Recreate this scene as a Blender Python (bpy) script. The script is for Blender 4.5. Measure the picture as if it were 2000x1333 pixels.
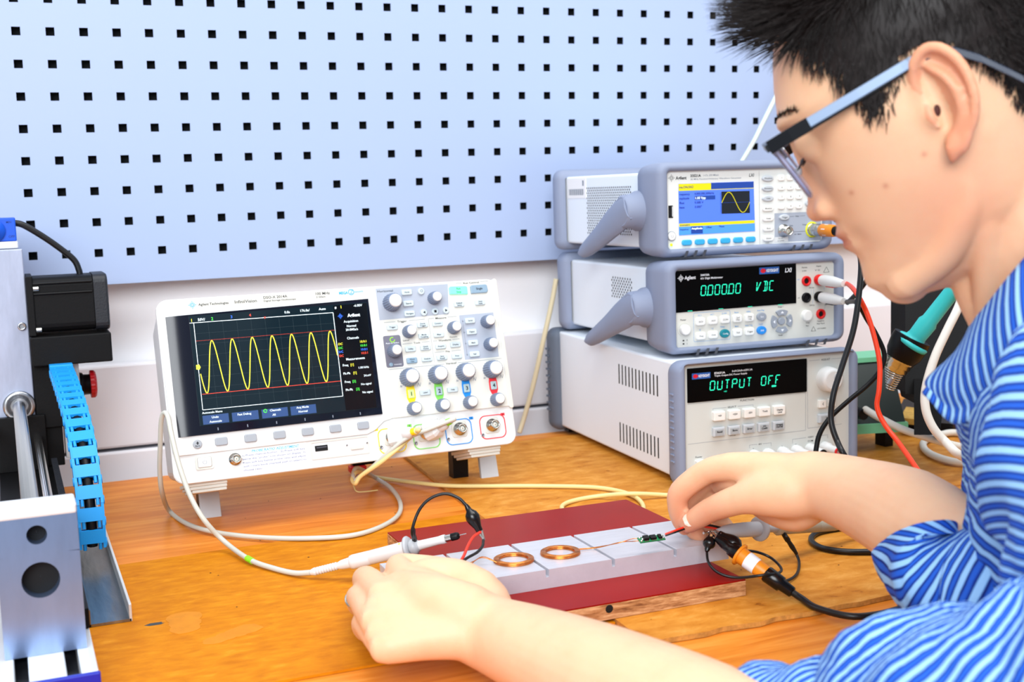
import bpy, bmesh, math, random
from mathutils import Vector, Matrix, noise
import numpy as np
random.seed(7)
for o in list(bpy.data.objects): bpy.data.objects.remove(o)
scene = bpy.context.scene
col = scene.collection
V = Vector
PI = math.pi

# ------------------------------------------------------------------ camera
cam_d = bpy.data.cameras.new('camera'); cam = bpy.data.objects.new('camera', cam_d); col.objects.link(cam)
cam_d.sensor_fit = 'HORIZONTAL'; cam_d.sensor_width = 36.0; cam_d.lens = 2439.95 * 36 / 2000
_r, _u, _f = V((0.92442, -0.38012, -0.03076)), V((0.07539, 0.10297, 0.99182)), V((0.37379, 0.91919, -0.12386))
_f.normalize(); _r = _f.cross(_u).normalized(); _u = _r.cross(_f)
cam.matrix_world = Matrix(((_r.x, _u.x, -_f.x, -0.0372), (_r.y, _u.y, -_f.y, -1.6109), (_r.z, _u.z, -_f.z, 0.3478), (0, 0, 0, 1)))
cam_d.clip_start = 0.05
cam_d.dof.use_dof = True; cam_d.dof.focus_distance = 1.17; cam_d.dof.aperture_fstop = 9.0
scene.camera = cam

# ------------------------------------------------------------------ world, lights, exposure
def srgb(r, g, b, a=1.0):
    f = lambda c: ((c / 255) / 12.92) if c / 255 <= 0.04045 else (((c / 255) + 0.055) / 1.055) ** 2.4
    return (f(r), f(g), f(b), a)
world = bpy.data.worlds.new('world'); scene.world = world; world.use_nodes = True
world.node_tree.nodes['Background'].inputs[0].default_value = (0.84, 0.92, 1.0, 1)
world.node_tree.nodes['Background'].inputs[1].default_value = 0.58
def area(name, loc, target, sx, sy, power, color=(1, 1, 1)):
    d = bpy.data.lights.new(name, 'AREA'); d.shape = 'RECTANGLE'; d.size = sx; d.size_y = sy; d.energy = power; d.color = color
    o = bpy.data.objects.new(name, d); col.objects.link(o); o.location = loc
    o.rotation_euler = (V(target) - V(loc)).to_track_quat('-Z', 'Y').to_euler(); return o
area('ceiling_light_panel', (0.65, -1.1, 2.3), (0.6, -0.3, 0), 2.4, 1.0, 54, (1.0, 0.985, 0.97))
area('window_light', (-1.0, -3.3, 1.5), (0.6, -0.1, 0.15), 2.0, 1.6, 135, (0.93, 0.97, 1.0))
scene.view_settings.view_transform = 'Standard'; scene.view_settings.look = 'None'
scene.view_settings.exposure = -0.07; scene.view_settings.gamma = 1.0; scene.view_settings.use_curve_mapping = False

# ------------------------------------------------------------------ materials
MATS = {}
def mat(name, rgb, rough=0.5, metal=0.0, bump=0.0, bscale=200, emit=0.0, spec=0.5, var=0.0, vscale=30, sss=0.0, coat=0.0, trans=0.0, ior=1.45, alpha=1.0, stretch=None):
    if name in MATS: return MATS[name]
    m = bpy.data.materials.new(name); m.use_nodes = True; nt = m.node_tree; b = nt.nodes['Principled BSDF']
    c = srgb(*rgb)
    b.inputs['Base Color'].default_value = c; b.inputs['Roughness'].default_value = rough; b.inputs['Metallic'].default_value = metal
    b.inputs['Specular IOR Level'].default_value = spec; b.inputs['IOR'].default_value = ior
    if coat: b.inputs['Coat Weight'].default_value = coat; b.inputs['Coat Roughness'].default_value = 0.1
    if trans: b.inputs['Transmission Weight'].default_value = trans
    if alpha < 1: b.inputs['Alpha'].default_value = alpha
    if sss: b.inputs['Subsurface Weight'].default_value = sss; b.inputs['Subsurface Radius'].default_value = (1.0, 0.35, 0.2); b.inputs['Subsurface Scale'].default_value = 0.004
    if emit: b.inputs['Emission Color'].default_value = c; b.inputs['Emission Strength'].default_value = emit
    if bump or var:
        tc = nt.nodes.new('ShaderNodeTexCoord'); out = tc.outputs['Object']
        if stretch:
            mp = nt.nodes.new('ShaderNodeMapping'); mp.inputs['Scale'].default_value = stretch; nt.links.new(out, mp.inputs[0]); out = mp.outputs[0]
        if bump:
            n = nt.nodes.new('ShaderNodeTexNoise'); n.inputs['Scale'].default_value = bscale; n.inputs['Detail'].default_value = 4
            bp = nt.nodes.new('ShaderNodeBump'); bp.inputs['Strength'].default_value = bump; bp.inputs['Distance'].default_value = 0.001
            nt.links.new(out, n.inputs['Vector']); nt.links.new(n.outputs[0], bp.inputs['Height']); nt.links.new(bp.outputs[0], b.inputs['Normal'])
        if var:
            n2 = nt.nodes.new('ShaderNodeTexNoise'); n2.inputs['Scale'].default_value = vscale; n2.inputs['Detail'].default_value = 6; n2.inputs['Roughness'].default_value = 0.65
            r = nt.nodes.new('ShaderNodeValToRGB'); e = r.color_ramp.elements
            e[0].position = 0.3; e[1].position = 0.72
            e[0].color = tuple(x * (1 - var) for x in c[:3]) + (1,); e[1].color = tuple(min(1, x * (1 + var)) for x in c[:3]) + (1,)
            nt.links.new(out, n2.inputs['Vector']); nt.links.new(n2.outputs[0], r.inputs[0]); nt.links.new(r.outputs[0], b.inputs['Base Color'])
    MATS[name] = m; return m

M_white = mat('white_plastic', (222, 224, 224), 0.42)
M_ivory = mat('ivory_panel', (210, 210, 202), 0.45)
M_cream = mat('cream_panel', (218, 218, 210), 0.45)
M_beige = mat('beige_front_panel', (206, 210, 206), 0.5)
M_case = mat('case_white_paint', (230, 238, 246), 0.4, bump=0.08, bscale=900)
M_bump = mat('grey_blue_bumper_rubber', (134, 144, 168), 0.62, bump=0.12, bscale=1500)
M_bumpd = mat('dark_grey_bumper_rubber', (92, 102, 118), 0.65, bump=0.12, bscale=1500)
M_lgrey = mat('light_grey_plastic', (196, 202, 208), 0.45)
M_mgrey = mat('mid_grey_plastic', (150, 156, 166), 0.45)
M_dgrey = mat('dark_grey_plastic', (70, 72, 80), 0.45)
M_black = mat('black_plastic', (8, 8, 10), 0.4, spec=.25)
M_blackgloss = mat('black_gloss', (4, 5, 8), 0.12)
M_blackmatte = mat('black_matte_metal', (9, 9, 11), 0.55, bump=0.2, bscale=700, spec=.2)
M_window = mat('black_display_window', (2, 2, 3), 0.3, spec=0.1)
M_navy = mat('navy_bezel', (5, 10, 28), 0.16, spec=0.45)
M_ink = mat('black_ink', (24, 28, 34), 0.6)
M_greyink = mat('grey_ink', (120, 130, 145), 0.6)
M_blueink = mat('blue_ink', (70, 150, 215), 0.6)
M_wink = mat('white_ink', (240, 244, 250), 0.6)
M_redink = mat('red_ink', (210, 50, 50), 0.6)
M_vfd = mat('green_segment_glow', (30, 205, 160), 0.5, emit=1.1)
M_chrome = mat('nickel', (205, 205, 200), 0.22, 1.0)
M_steel = mat('steel', (170, 172, 176), 0.3, 1.0)
M_brass = mat('brass', (190, 150, 80), 0.3, 1.0)
M_red = mat('red_plastic', (222, 22, 24), 0.4)
M_hole = mat('recess_shade', (6, 6, 8), 0.8)  # near-black colour standing in for the shade inside holes and slots

# ------------------------------------------------------------------ mesh builder
class MB:
    def __init__(s): s.v = []; s.f = []; s.sm = []
    def add(s, vs, fs, smooth=False):
        n = len(s.v); s.v += [tuple(p) for p in vs]; s.f += [tuple(i + n for i in f) for f in fs]; s.sm += [smooth] * len(fs); return s
    def box(s, a, b):
        x0, y0, z0 = a; x1, y1, z1 = b
        return s.add([(x0, y0, z0), (x1, y0, z0), (x1, y1, z0), (x0, y1, z0), (x0, y0, z1), (x1, y0, z1), (x1, y1, z1), (x0, y1, z1)],
                     [(0, 3, 2, 1), (4, 5, 6, 7), (0, 1, 5, 4), (1, 2, 6, 5), (2, 3, 7, 6), (3, 0, 4, 7)])
    def rings(s, rs, cap0=True, cap1=True, smooth=True, closed=True):
        """rs: list of rings, all of n points; side quads between them"""
        n = len(rs[0]); vs = [p for r in rs for p in r]; fs = []
        for i in range(len(rs) - 1):
            for j in range(n if closed else n - 1):
                a, b = i * n + j, i * n + (j + 1) % n
                fs.append((a, b, b + n, a + n))
        s.add(vs, fs, smooth)
        if cap0: s.add(rs[0], [tuple(reversed(range(n)))])
        if cap1: s.add(rs[-1], [tuple(range(n))])
        return s
    def lathe(s, o, axis, prof, n=24, smooth=True, cap0=True, cap1=True):
        """prof: (distance along axis, radius)"""
        o = V(o); ax = V(axis).normalized(); t = ax.orthogonal().normalized(); w = ax.cross(t)
        rs = [[o + ax * d + (t * math.cos(2 * PI * k / n) + w * math.sin(2 * PI * k / n)) * r for k in range(n)] for d, r in prof]
        return s.rings(rs, cap0, cap1, smooth)
    def cyl(s, a, b, r, n=20, r2=None, smooth=True):
        a, b = V(a), V(b); return s.lathe(a, b - a, [(0, r), ((b - a).length, r if r2 is None else r2)], n, smooth)
    def tube(s, pts, r, n=10, cap=True):
        pts = [V(p) for p in pts]; k = len(pts); rad = r if isinstance(r, (list, tuple)) else [r] * k
        tans = [(pts[min(i + 1, k - 1)] - pts[max(i - 1, 0)]).normalized() for i in range(k)]
        nn = tans[0].orthogonal().normalized(); rs = []
        for i in range(k):
            t = tans[i]; nn = (nn - t * nn.dot(t))
            nn = nn.normalized() if nn.length > 1e-6 else t.orthogonal().normalized()
            w = t.cross(nn)
            rs.append([pts[i] + (nn * math.cos(2 * PI * j / n) + w * math.sin(2 * PI * j / n)) * rad[i] for j in range(n)])
        return s.rings(rs, cap, cap)
    def plate(s, outline, y0, y1, bev=0.0, inner=None):
        """outline: (x,z) loop counter-clockwise seen from the front (-y); slab from back y0 to front y1 (y1<y0), bevelled front edge"""
        ol = outline
        if bev:
            cx = sum(p[0] for p in ol) / len(ol); cz = sum(p[1] for p in ol) / len(ol)
            hx = max(abs(p[0] - cx) for p in ol); hz = max(abs(p[1] - cz) for p in ol)
            inn = [(cx + (p[0] - cx) * (1 - bev / hx), cz + (p[1] - cz) * (1 - bev / hz)) for p in ol]
            rs = [[(x, y0, z) for x, z in ol], [(x, y1 + bev, z) for x, z in ol], [(cx + (p[0] - cx) * (1 - .3 * bev / hx), y1 + .3 * bev, cz + (p[1] - cz) * (1 - .3 * bev / hz)) for p in ol], [(x, y1, z) for x, z in inn]]
        else: rs = [[(x, y0, z) for x, z in ol], [(x, y1, z) for x, z in ol]]
        return s.rings(rs, True, True, smooth=False)
    def frame(s, outer, inner, y0, y1, smooth=False):
        """ring-shaped slab between two loops of equal length"""
        n = len(outer)
        rs = [[(x, y0, z) for x, z in inner], [(x, y0, z) for x, z in outer], [(x, y1, z) for x, z in outer], [(x, y1, z) for x, z in inner], [(x, y0, z) for x, z in inner]]
        return s.rings(rs, False, False, smooth)
    def sphere(s, c, r, n=12, m=8, sc=(1, 1, 1)):
        c = V(c); rs = []
        for i in range(m + 1):
            a = -PI / 2 + PI * i / m; q = max(math.cos(a), 1e-3)
            rs.append([c + V((math.cos(2 * PI * j / n) * q * r * sc[0], math.sin(2 * PI * j / n) * q * r * sc[1], math.sin(a) * r * sc[2])) for j in range(n)])
        return s.rings(rs)
    def xf(s, mtx):
        s.v = [tuple(mtx @ V(p)) for p in s.v]; return s
    def mesh(s, name, m):
        me = bpy.data.meshes.new(name); me.from_pydata(s.v, [], s.f)
        me.polygons.foreach_set('use_smooth', s.sm); 
        if m: me.materials.append(m)
        me.update(); return me
    def build(s, name, m, parent=None, bevel=0.0, seg=2):
        o = bpy.data.objects.new(name, s.mesh(name, m)); col.objects.link(o)
        if parent: o.parent = parent
        if bevel:
            md = o.modifiers.new('bevel', 'BEVEL'); md.width = bevel; md.segments = seg; md.limit_method = 'ANGLE'; md.angle_limit = math.radians(50); md.harden_normals = False
        return o
def inst(src, name, parent, loc=(0, 0, 0), rot=None, m=None):
    o = src.copy(); o.name = name; col.objects.link(o); o.parent = parent; o.location = loc
    if rot: o.rotation_euler = rot
    return o
def rr(cx, cz, w, h, r, n=5):
    """rounded rectangle outline, counter-clockwise seen from the front"""
    r = min(r, w / 2 - 1e-5, h / 2 - 1e-5); out = []
    for (sx, sz, a0) in ((1, 1, 0), (-1, 1, 90), (-1, -1, 180), (1, -1, 270)):
        for k in range(n + 1):
            a = math.radians(a0 + 90 * k / n); out.append((cx + sx * (w / 2 - r) + r * math.cos(a), cz + sz * (h / 2 - r) + r * math.sin(a)))
    return out
def box2(x0, x1, z0, z1, r, n=5): return rr((x0 + x1) / 2, (z0 + z1) / 2, x1 - x0, z1 - z0, r, n)
def ell(cx, cz, w, h, n=24): return [(cx + w / 2 * math.cos(2 * PI * k / n), cz + h / 2 * math.sin(2 * PI * k / n)) for k in range(n)]
def empty(name, loc, label, cat, group=None, rot=(0, 0, 0)):
    o = bpy.data.objects.new(name, None); col.objects.link(o); o.location = loc; o.rotation_euler = rot; o.empty_display_size = 0.02
    tag(o, label, cat, group); return o
def tag(o, label, cat, group=None):
    o['label'] = label; o['category'] = cat
    if group: o['group'] = group
    return o
def struct(o): o['kind'] = 'structure'; return o
def spline(pts, n=8):
    """Catmull-Rom through pts"""
    p = [V(q) for q in pts]; p = [p[0] * 2 - p[1]] + p + [p[-1] * 2 - p[-2]]; out = []
    for i in range(1, len(p) - 2):
        for k in range(n):
            t = k / n; a, b, c, d = p[i - 1], p[i], p[i + 1], p[i + 2]
            out.append(0.5 * ((2 * b) + (c - a) * t + (2 * a - 5 * b + 4 * c - d) * t * t + (3 * b - a - 3 * c + d) * t ** 3))
    out.append(p[-2]); return out
# text: flat glyph meshes laid on a panel (x right, z up, facing -y)
_tc = {}
def glyphs(txt, bold=0.0):
    k = (txt, bold)
    if k not in _tc:
        cu = bpy.data.curves.new('t', 'FONT'); cu.body = txt; cu.size = 1.0; cu.resolution_u = 2; cu.offset = bold; cu.fill_mode = 'FRONT'
        o = bpy.data.objects.new('t', cu); col.objects.link(o); dg = bpy.context.evaluated_depsgraph_get(); e = o.evaluated_get(dg); me = e.to_mesh()
        vs = [tuple(v.co) for v in me.vertices]; fs = [tuple(p.vertices) for p in me.polygons]
        e.to_mesh_clear(); bpy.data.objects.remove(o); bpy.data.curves.remove(cu)
        xs = [v[0] for v in vs] or [0]; _tc[k] = (vs, fs, min(xs), max(xs))
    return _tc[k]
def text(mb, txt, x, z, h, y, al='C', w=None, bold=0.008, slant=0.0):
    """write txt with cap height h on plane y; x is centre/left edge, z is the vertical middle"""
    vs, fs, a, b = glyphs(txt, bold)
    if not vs: return
    s = h / 0.70; sx = s
    if w: sx = w / max(b - a, 1e-6)
    x0 = x - (a + b) / 2 * sx if al == 'C' else x - a * sx
    mb.add([(x0 + p[0] * sx + slant * p[1] * s, y, z - h / 2 + p[1] * s) for p in vs], fs)
def bar(mb, a, b, w, y):
    """flat line on a panel from a to b (x,z)"""
    d = V((b[0] - a[0], b[1] - a[1])); L = d.length
    if L < 1e-9: return
    n = V((-d.y, d.x)) / L * w / 2
    mb.add([(a[0] - n.x, y, a[1] - n.y), (b[0] - n.x, y, b[1] - n.y), (b[0] + n.x, y, b[1] + n.y), (a[0] + n.x, y, a[1] + n.y)], [(0, 1, 2, 3)])
def poly(mb, pts, w, y, close=False):
    q = list(pts) + ([pts[0]] if close else [])
    for a, b in zip(q[:-1], q[1:]): bar(mb, a, b, w, y)
def flat(mb, outline, y): mb.add([(x, y, z) for x, z in outline], [tuple(range(len(outline)))])
def starburst(mb, cx, cz, r, y, w=None):
    w = w or r * 0.13
    for k in range(12):
        a = 2 * PI * k / 12; r0, r1 = r * 0.42, r * (1.0 if k % 3 == 0 else 0.72)
        bar(mb, (cx + r0 * math.cos(a), cz + r0 * math.sin(a)), (cx + r1 * math.cos(a), cz + r1 * math.sin(a)), w, y)
    poly(mb, ell(cx, cz, r * .6, r * .6, 14), w, y, True)
# 14-segment style characters: strokes on a 0..1 x 0..1 cell
SEG = {'0': 'abcdef', 'O': 'abcdef', 'U': 'bcdef', 'P': 'abefgG', 'T': 'aiI', 'F': 'aefg', 'D': 'abcdiI', 'C': 'adef', 'V': 'fejJ'}
def seg_char(mb, ch, x, z, w, h, y, t=0.0011, slant=0.1):
    q = {'a': ((0.08, 1), (.92, 1)), 'b': ((1, .95), (1, .54)), 'c': ((1, .46), (1, .05)), 'd': ((.08, 0), (.92, 0)), 'e': ((0, .46), (0, .05)), 'f': ((0, .95), (0, .54)),
         'g': ((.06, .5), (.46, .5)), 'G': ((.54, .5), (.94, .5)), 'i': ((.5, .95), (.5, .55)), 'I': ((.5, .45), (.5, .05)), 'j': ((.1, .05), (.48, .48)), 'J': ((.52, .52), (.95, .95))}
    for s in SEG.get(ch, ''):
        a, b = q[s]; P = lambda p: (x + p[0] * w + slant * p[1] * h, z + p[1] * h)
        bar(mb, P(a), P(b), t, y)

# ================================================================== room: wall, pegboard, cable duct, table
def ramp_mat(name, stops, rough, scale, stretch, dist=0.0, bump=0.1, detail=8, spec=.12):
    m = bpy.data.materials.new(name); m.use_nodes = True; nt = m.node_tree; b = nt.nodes['Principled BSDF']; b.inputs['Roughness'].default_value = rough; b.inputs['Specular IOR Level'].default_value = spec
    tc = nt.nodes.new('ShaderNodeTexCoord'); mp = nt.nodes.new('ShaderNodeMapping'); mp.inputs['Scale'].default_value = stretch
    n = nt.nodes.new('ShaderNodeTexNoise'); n.inputs['Scale'].default_value = scale; n.inputs['Detail'].default_value = detail; n.inputs['Roughness'].default_value = 0.62; n.inputs['Distortion'].default_value = dist
    r = nt.nodes.new('ShaderNodeValToRGB'); el = r.color_ramp.elements
    while len(el) < len(stops): el.new(0.5)
    for e, (p, c) in zip(el, stops): e.position = p; e.color = srgb(*c)
    nt.links.new(tc.outputs['Object'], mp.inputs[0]); nt.links.new(mp.outputs[0], n.inputs['Vector']); nt.links.new(n.outputs[0], r.inputs[0]); nt.links.new(r.outputs[0], b.inputs['Base Color'])
    bp = nt.nodes.new('ShaderNodeBump'); bp.inputs['Strength'].default_value = bump; bp.inputs['Distance'].default_value = 0.0006
    nt.links.new(n.outputs[0], bp.inputs['Height']); nt.links.new(bp.outputs[0], b.inputs['Normal'])
    m['c'] = 1; return m
M_wood = ramp_mat('varnished_beech', [(0.30, (200, 108, 26)), (0.5, (220, 132, 44)), (0.68, (232, 152, 64))], 0.38, 9.0, (0.9, 9.0, 9.0), 0.6, 0.05)
M_wall = mat('wall_paint', (246, 246, 248), 0.75, bump=0.1, bscale=300)
M_duct = mat('duct_plastic', (226, 226, 232), 0.45)
M_peg = mat('pegboard_paint', (164, 181, 214), 0.6, bump=0.05, bscale=500, spec=.25)

struct(MB().box((-1.2, 0.062, -0.9), (2.6, 0.12, 1.6)).build('wall_back', M_wall))
struct(MB().box((-1.4, -2.6, -0.80), (2.8, 0.12, -0.78)).build('floor', mat('floor_vinyl', (150, 150, 152), 0.6)))
# cable duct along the wall behind the table: upper cover, shadow gap, lower cover
duct = empty('cable_duct', (0.6, 0.0395, 0.0), 'long white plastic cable duct along the wall behind the table', 'cable duct')
d0 = MB().box((-1.7, -0.006, 0.030), (1.9, 0.022, 0.137)).build('duct_cover', M_duct, duct, bevel=0.003)
d1 = MB().box((-1.7, -0.008, -0.14), (1.9, 0.022, 0.0255)).build('duct_cover', M_duct, duct, bevel=0.003)
d2 = MB().box((-1.69, 0.004, 0.0), (1.89, 0.021, 0.12)).build('duct_back', M_dgrey, duct)

# perforated tool panel: grid sheet with real 10 mm square holes on a 38 mm pitch, leaning 2.4 degrees
PT = 0.038
peg = empty('perforated_tool_panel', (0, 0.0143, 0.2423), 'pale blue perforated metal tool panel with square holes on the wall', 'tool panel', rot=(math.radians(2.4), 0, 0))
xs, zs = [], []
C0, C1, R0, R1 = -6, 50, -5, 8      # columns, rows (row 8 is the lowest)
xs = [C0 * PT - 0.03]
for c in range(C0, C1 + 1): xs += [c * PT - 0.005, c * PT + 0.005]
xs.append(C1 * PT + 0.03)
z_of = lambda r: 0.342 - r * PT
zs = [0.0]
for r in range(R1, R0 - 1, -1): zs += [z_of(r) - 0.005, z_of(r) + 0.005]
zs.append(z_of(R0) + 0.03)
vs, fs, idx = [], [], {}
def pv(i, j, k):
    if (i, j, k) not in idx: idx[(i, j, k)] = len(vs); vs.append((xs[i], (0.0, 0.0015)[k], zs[j]))
    return idx[(i, j, k)]
for i in range(len(xs) - 1):
    for j in range(len(zs) - 1):
        if i % 2 == 1 and j % 2 == 1:
            for a, b in (((i, j), (i + 1, j)), ((i + 1, j), (i + 1, j + 1)), ((i + 1, j + 1), (i, j + 1)), ((i, j + 1), (i, j))):
                fs.append((pv(*a, 0), pv(*b, 0), pv(*b, 1), pv(*a, 1)))
            continue
        fs.append((pv(i, j, 0), pv(i + 1, j, 0), pv(i + 1, j + 1, 0), pv(i, j + 1, 0)))
        fs.append((pv(i, j + 1, 1), pv(i + 1, j + 1, 1), pv(i + 1, j, 1), pv(i, j, 1)))
b = MB(); b.add(vs, fs); b.build('perforated_sheet', M_peg, peg)
MB().box((xs[0], 0.0, -0.0015), (xs[-1], 0.020, 0.0)).build('bottom_flange', M_peg, peg)
MB().box((xs[0], 0.014, 0.004), (xs[-1], 0.016, zs[-1])).build('hole_shade_sheet', mat('hole_shade_dark', (10, 14, 20), 0.9), peg)  # dark sheet added behind the panel so its holes look shaded black

# table
table = empty('work_table', (0.6, -0.46, -0.78), 'varnished light wood work table carrying the instruments', 'table')
MB().box((-1.3, -0.48, 0.745), (1.6, 0.437, 0.78)).build('table_top', M_wood, table, bevel=0.002)
for x in (-1.2, 1.5):
    for y in (-0.4, 0.38): MB().box((x - .03, y - .03, 0.0), (x + .03, y + .03, 0.745)).build('leg', M_mgrey, table)
M_hard = ramp_mat('hardboard', [(0.30, (182, 104, 2)), (0.48, (196, 118, 6)), (0.62, (206, 130, 14)), (0.76, (218, 148, 40))], 0.6, 75.0, (0.6, 1.4, 1), 0.3, 0.15, detail=12)
M_hard2 = ramp_mat('hardboard_worn', [(0.27, (130, 66, 10)), (0.36, (190, 118, 34)), (0.55, (206, 138, 52)), (0.74, (222, 162, 82))], 0.6, 55.0, (0.7, 1.3, 1), 0.4, 0.2, detail=12)
M_hedge = mat('hardboard_cut_edge', (196, 140, 66), 0.8, var=0.35, vscale=120)
hs = MB(); hs.add([(0.0062, -0.4062, 0.0005), (0.4035, -0.3905, 0.0005), (0.3905, -0.7573, 0.0005), (0.0062, -0.7540, 0.0005), (0.0062, -0.4062, 0.0025), (0.4035, -0.3905, 0.0025), (0.3905, -0.7573, 0.0025), (0.0062, -0.7540, 0.0025)],
    [(0, 1, 2, 3), (7, 6, 5, 4), (0, 4, 5, 1), (1, 5, 6, 2), (2, 6, 7, 3), (3, 7, 4, 0)])
tag(hs.build('hardboard_sheet', M_hard), 'large thin orange-brown hardboard sheet under the left hand and grey probe', 'hardboard')
# right-hand sheet, rough cut front edge
fr = [(0.3921 + (1.36 - 0.3921) * k / 60, -0.8119 + (0.009 * k / 60 * 1.6) + 0.0016 * math.sin(k * 1.9) + random.uniform(-.001, .001)) for k in range(61)]
ol = [(0.4285, -0.078), (0.4085, -0.4246), (0.3912, -0.7605), (0.3895, -0.8065)] + fr + [(1.36, -0.078)]
n = len(ol); hb = MB(); hb.add([(x, y, 0.0005) for x, y in ol] + [(x, y, 0.0045) for x, y in ol], [tuple(reversed(range(n))), tuple(range(n, 2 * n))][:2])
o2 = hb.build('hardboard_sheet', M_hard2)
e = MB(); e.add([(x, y, 0.0005) for x, y in ol] + [(x, y, 0.0045) for x, y in ol], [(i, (i + 1) % n, (i + 1) % n + n, i + n) for i in range(n)]); e.build('cut_edge', M_hedge, o2)
tag(o2, 'worn thin hardboard sheet under the power supply and red boards', 'hardboard')
# glue stains and a dark chip on the left sheet
def blob(name, cs, z0, z1, m, label, cat, n=40, jit=0.06):
    pts = []
    for k in range(n):
        a = 2 * PI * k / n; d = V((math.cos(a), math.sin(a)))
        best = max(cs, key=lambda c: V((c[0], c[1])).dot(d) + c[2])
        far = max(V((c[0], c[1])).dot(d) + c[2] for c in cs)
        pts.append(a)
    cx = sum(c[0] for c in cs) / len(cs); cy = sum(c[1] for c in cs) / len(cs); out = []
    for k in range(n):
        a = 2 * PI * k / n; d = V((math.cos(a), math.sin(a))); r = 0
        for t in range(0, 120):
            rr_ = t * 0.0005; p = V((cx, cy)) + d * rr_
            if any((p - V((c[0], c[1]))).length < c[2] for c in cs): r = rr_
        out.append((cx + d.x * r * (1 + random.uniform(-jit, jit)), cy + d.y * r * (1 + random.uniform(-jit, jit))))
    mb = MB(); n = len(out)
    mb.add([(x, y, z0) for x, y in out] + [(x, y, z1) for x, y in out], [tuple(range(n, 2 * n))] + [(i, (i + 1) % n, (i + 1) % n + n, i + n) for i in range(n)])
    o = mb.build(name, m); tag(o, label, cat); return o
M_stain = mat('dried_glue_stain', (204, 128, 30), 0.5, spec=.15, var=0.12, vscale=60)
blob('glue_stain', [(0.0805, -0.585, 0.0145), (0.0795, -0.600, 0.0135), (0.078, -0.613, 0.0125)], 0.0024, 0.0028, M_stain, 'oval dried glue stain on the hardboard beside a dark chip', 'stain')
blob('glue_stain', [(0.094, -0.652, 0.0085), (0.104, -0.647, 0.009), (0.114, -0.642, 0.0105), (0.124, -0.637, 0.011)], 0.0024, 0.0028, M_stain, 'long dried glue stain on the hardboard towards the left hand', 'stain')
ch = MB(); ch.plate([(-.008, 0), (-.004, -.003), (.005, -.0032), (.008, -.0005), (.006, .0005), (.0065, .003), (-.003, .0032)], 0.001, 0.0)
ch.xf(Matrix.Translation((0.0562, -0.5905, 0.0026)) @ Matrix.Rotation(-PI / 2, 4, 'X'))
tag(ch.build('plastic_chip', mat('dark_chip', (52, 58, 58), 0.5)), 'small dark grey plastic chip lying on the hardboard', 'plastic chip')
# crumbs and flakes scattered over the wood and the sheets
rc = random.Random(11); b = MB()
for i in range(70):
    x, y = rc.uniform(.05, .40), rc.uniform(-.74, -.12)
    if i > 35: x, y = rc.uniform(.40, .80), rc.uniform(-.79, -.46)
    z = .0001 if y > -.385 and x < .40 else (.0026 if x < .388 else .0046); r_ = rc.uniform(.0003, .0011); a0 = rc.uniform(0, 6)
    b.add([(x + r_ * rc.uniform(.6, 1.6) * math.cos(a0 + t * 1.26), y + r_ * math.sin(a0 + t * 1.26), z + .0002) for t in range(5)] + [(x, y, z + r_ * .6)], [(t, (t + 1) % 5, 5) for t in range(5)] + [(4, 3, 2, 1, 0)])
o = b.build('crumbs', mat('dark_crumbs', (70, 40, 18), .8)); tag(o, 'dark crumbs and flakes scattered over the table and hardboard', 'crumbs'); o['kind'] = 'stuff'

# ================================================================== oscilloscope (local: x right, z up the front, y into the case; mm helper k)
k = 0.001
def kk(pts): return [(a * k, b * k) for a, b in pts]
def RR(x0, x1, z0, z1, r, n=5): return box2(x0 * k, x1 * k, z0 * k, z1 * k, r * k, n)
_btn = {}
def button(parent, cx, cz, w, h, y0, hgt, m, name='button', r=1.5, bev=0.8, shape='r', slope=0):
    key = (round(w, 2), round(h, 2), round(y0, 3), hgt, m.name, r, bev, shape)
    if key not in _btn:
        ol = rr(0, 0, w * k, h * k, r * k, 4) if shape == 'r' else ell(0, 0, w * k, h * k, 24)
        _btn[key] = MB().plate(ol, 0.0, -hgt * k, bev * k).mesh(name, m)
    o = bpy.data.objects.new(name, _btn[key]); col.objects.link(o); o.parent = parent; o.location = (cx * k, y0 * k, cz * k); return o
_kn = {}
def knob(parent, cx, cz, r, h, y0, ribs=22, m_side=None, m_cap=None, name='knob'):
    ms, mc = m_side or M_knobside, m_cap or M_white
    key = (r, h, ms.name, mc.name)
    if key not in _kn:
        b = MB(); n = ribs * 2; rs = []
        for d, s, g in ((0, 1.0, 1), (0.25 * h, 1.0, 1), (0.72 * h, 0.93, 1), (0.86 * h, 0.86, .6), (0.97 * h, 0.70, 0)):
            rs.append([((r * s * (1 - 0.075 * g * (j % 2))) * k * math.cos(2 * PI * j / n), -d * k, (r * s * (1 - 0.075 * g * (j % 2))) * k * math.sin(2 * PI * j / n)) for j in range(n)])
        b.rings(rs, True, True, smooth=False)
        c = MB(); c.lathe((0, -0.9 * h * k, 0), (0, -1, 0), [(0, 0.74 * r * k), (0.10 * h * k, 0.72 * r * k), (0.14 * h * k, 0.62 * r * k)], 24)
        _kn[key] = (b.mesh('knob', ms), c.mesh('knob_cap', mc))
    a, c = _kn[key]
    o = bpy.data.objects.new(name, a); col.objects.link(o); o.parent = parent; o.location = (cx * k, y0 * k, cz * k)
    q = bpy.data.objects.new('knob_cap', c); col.objects.link(q); q.parent = o
    return o
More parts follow.
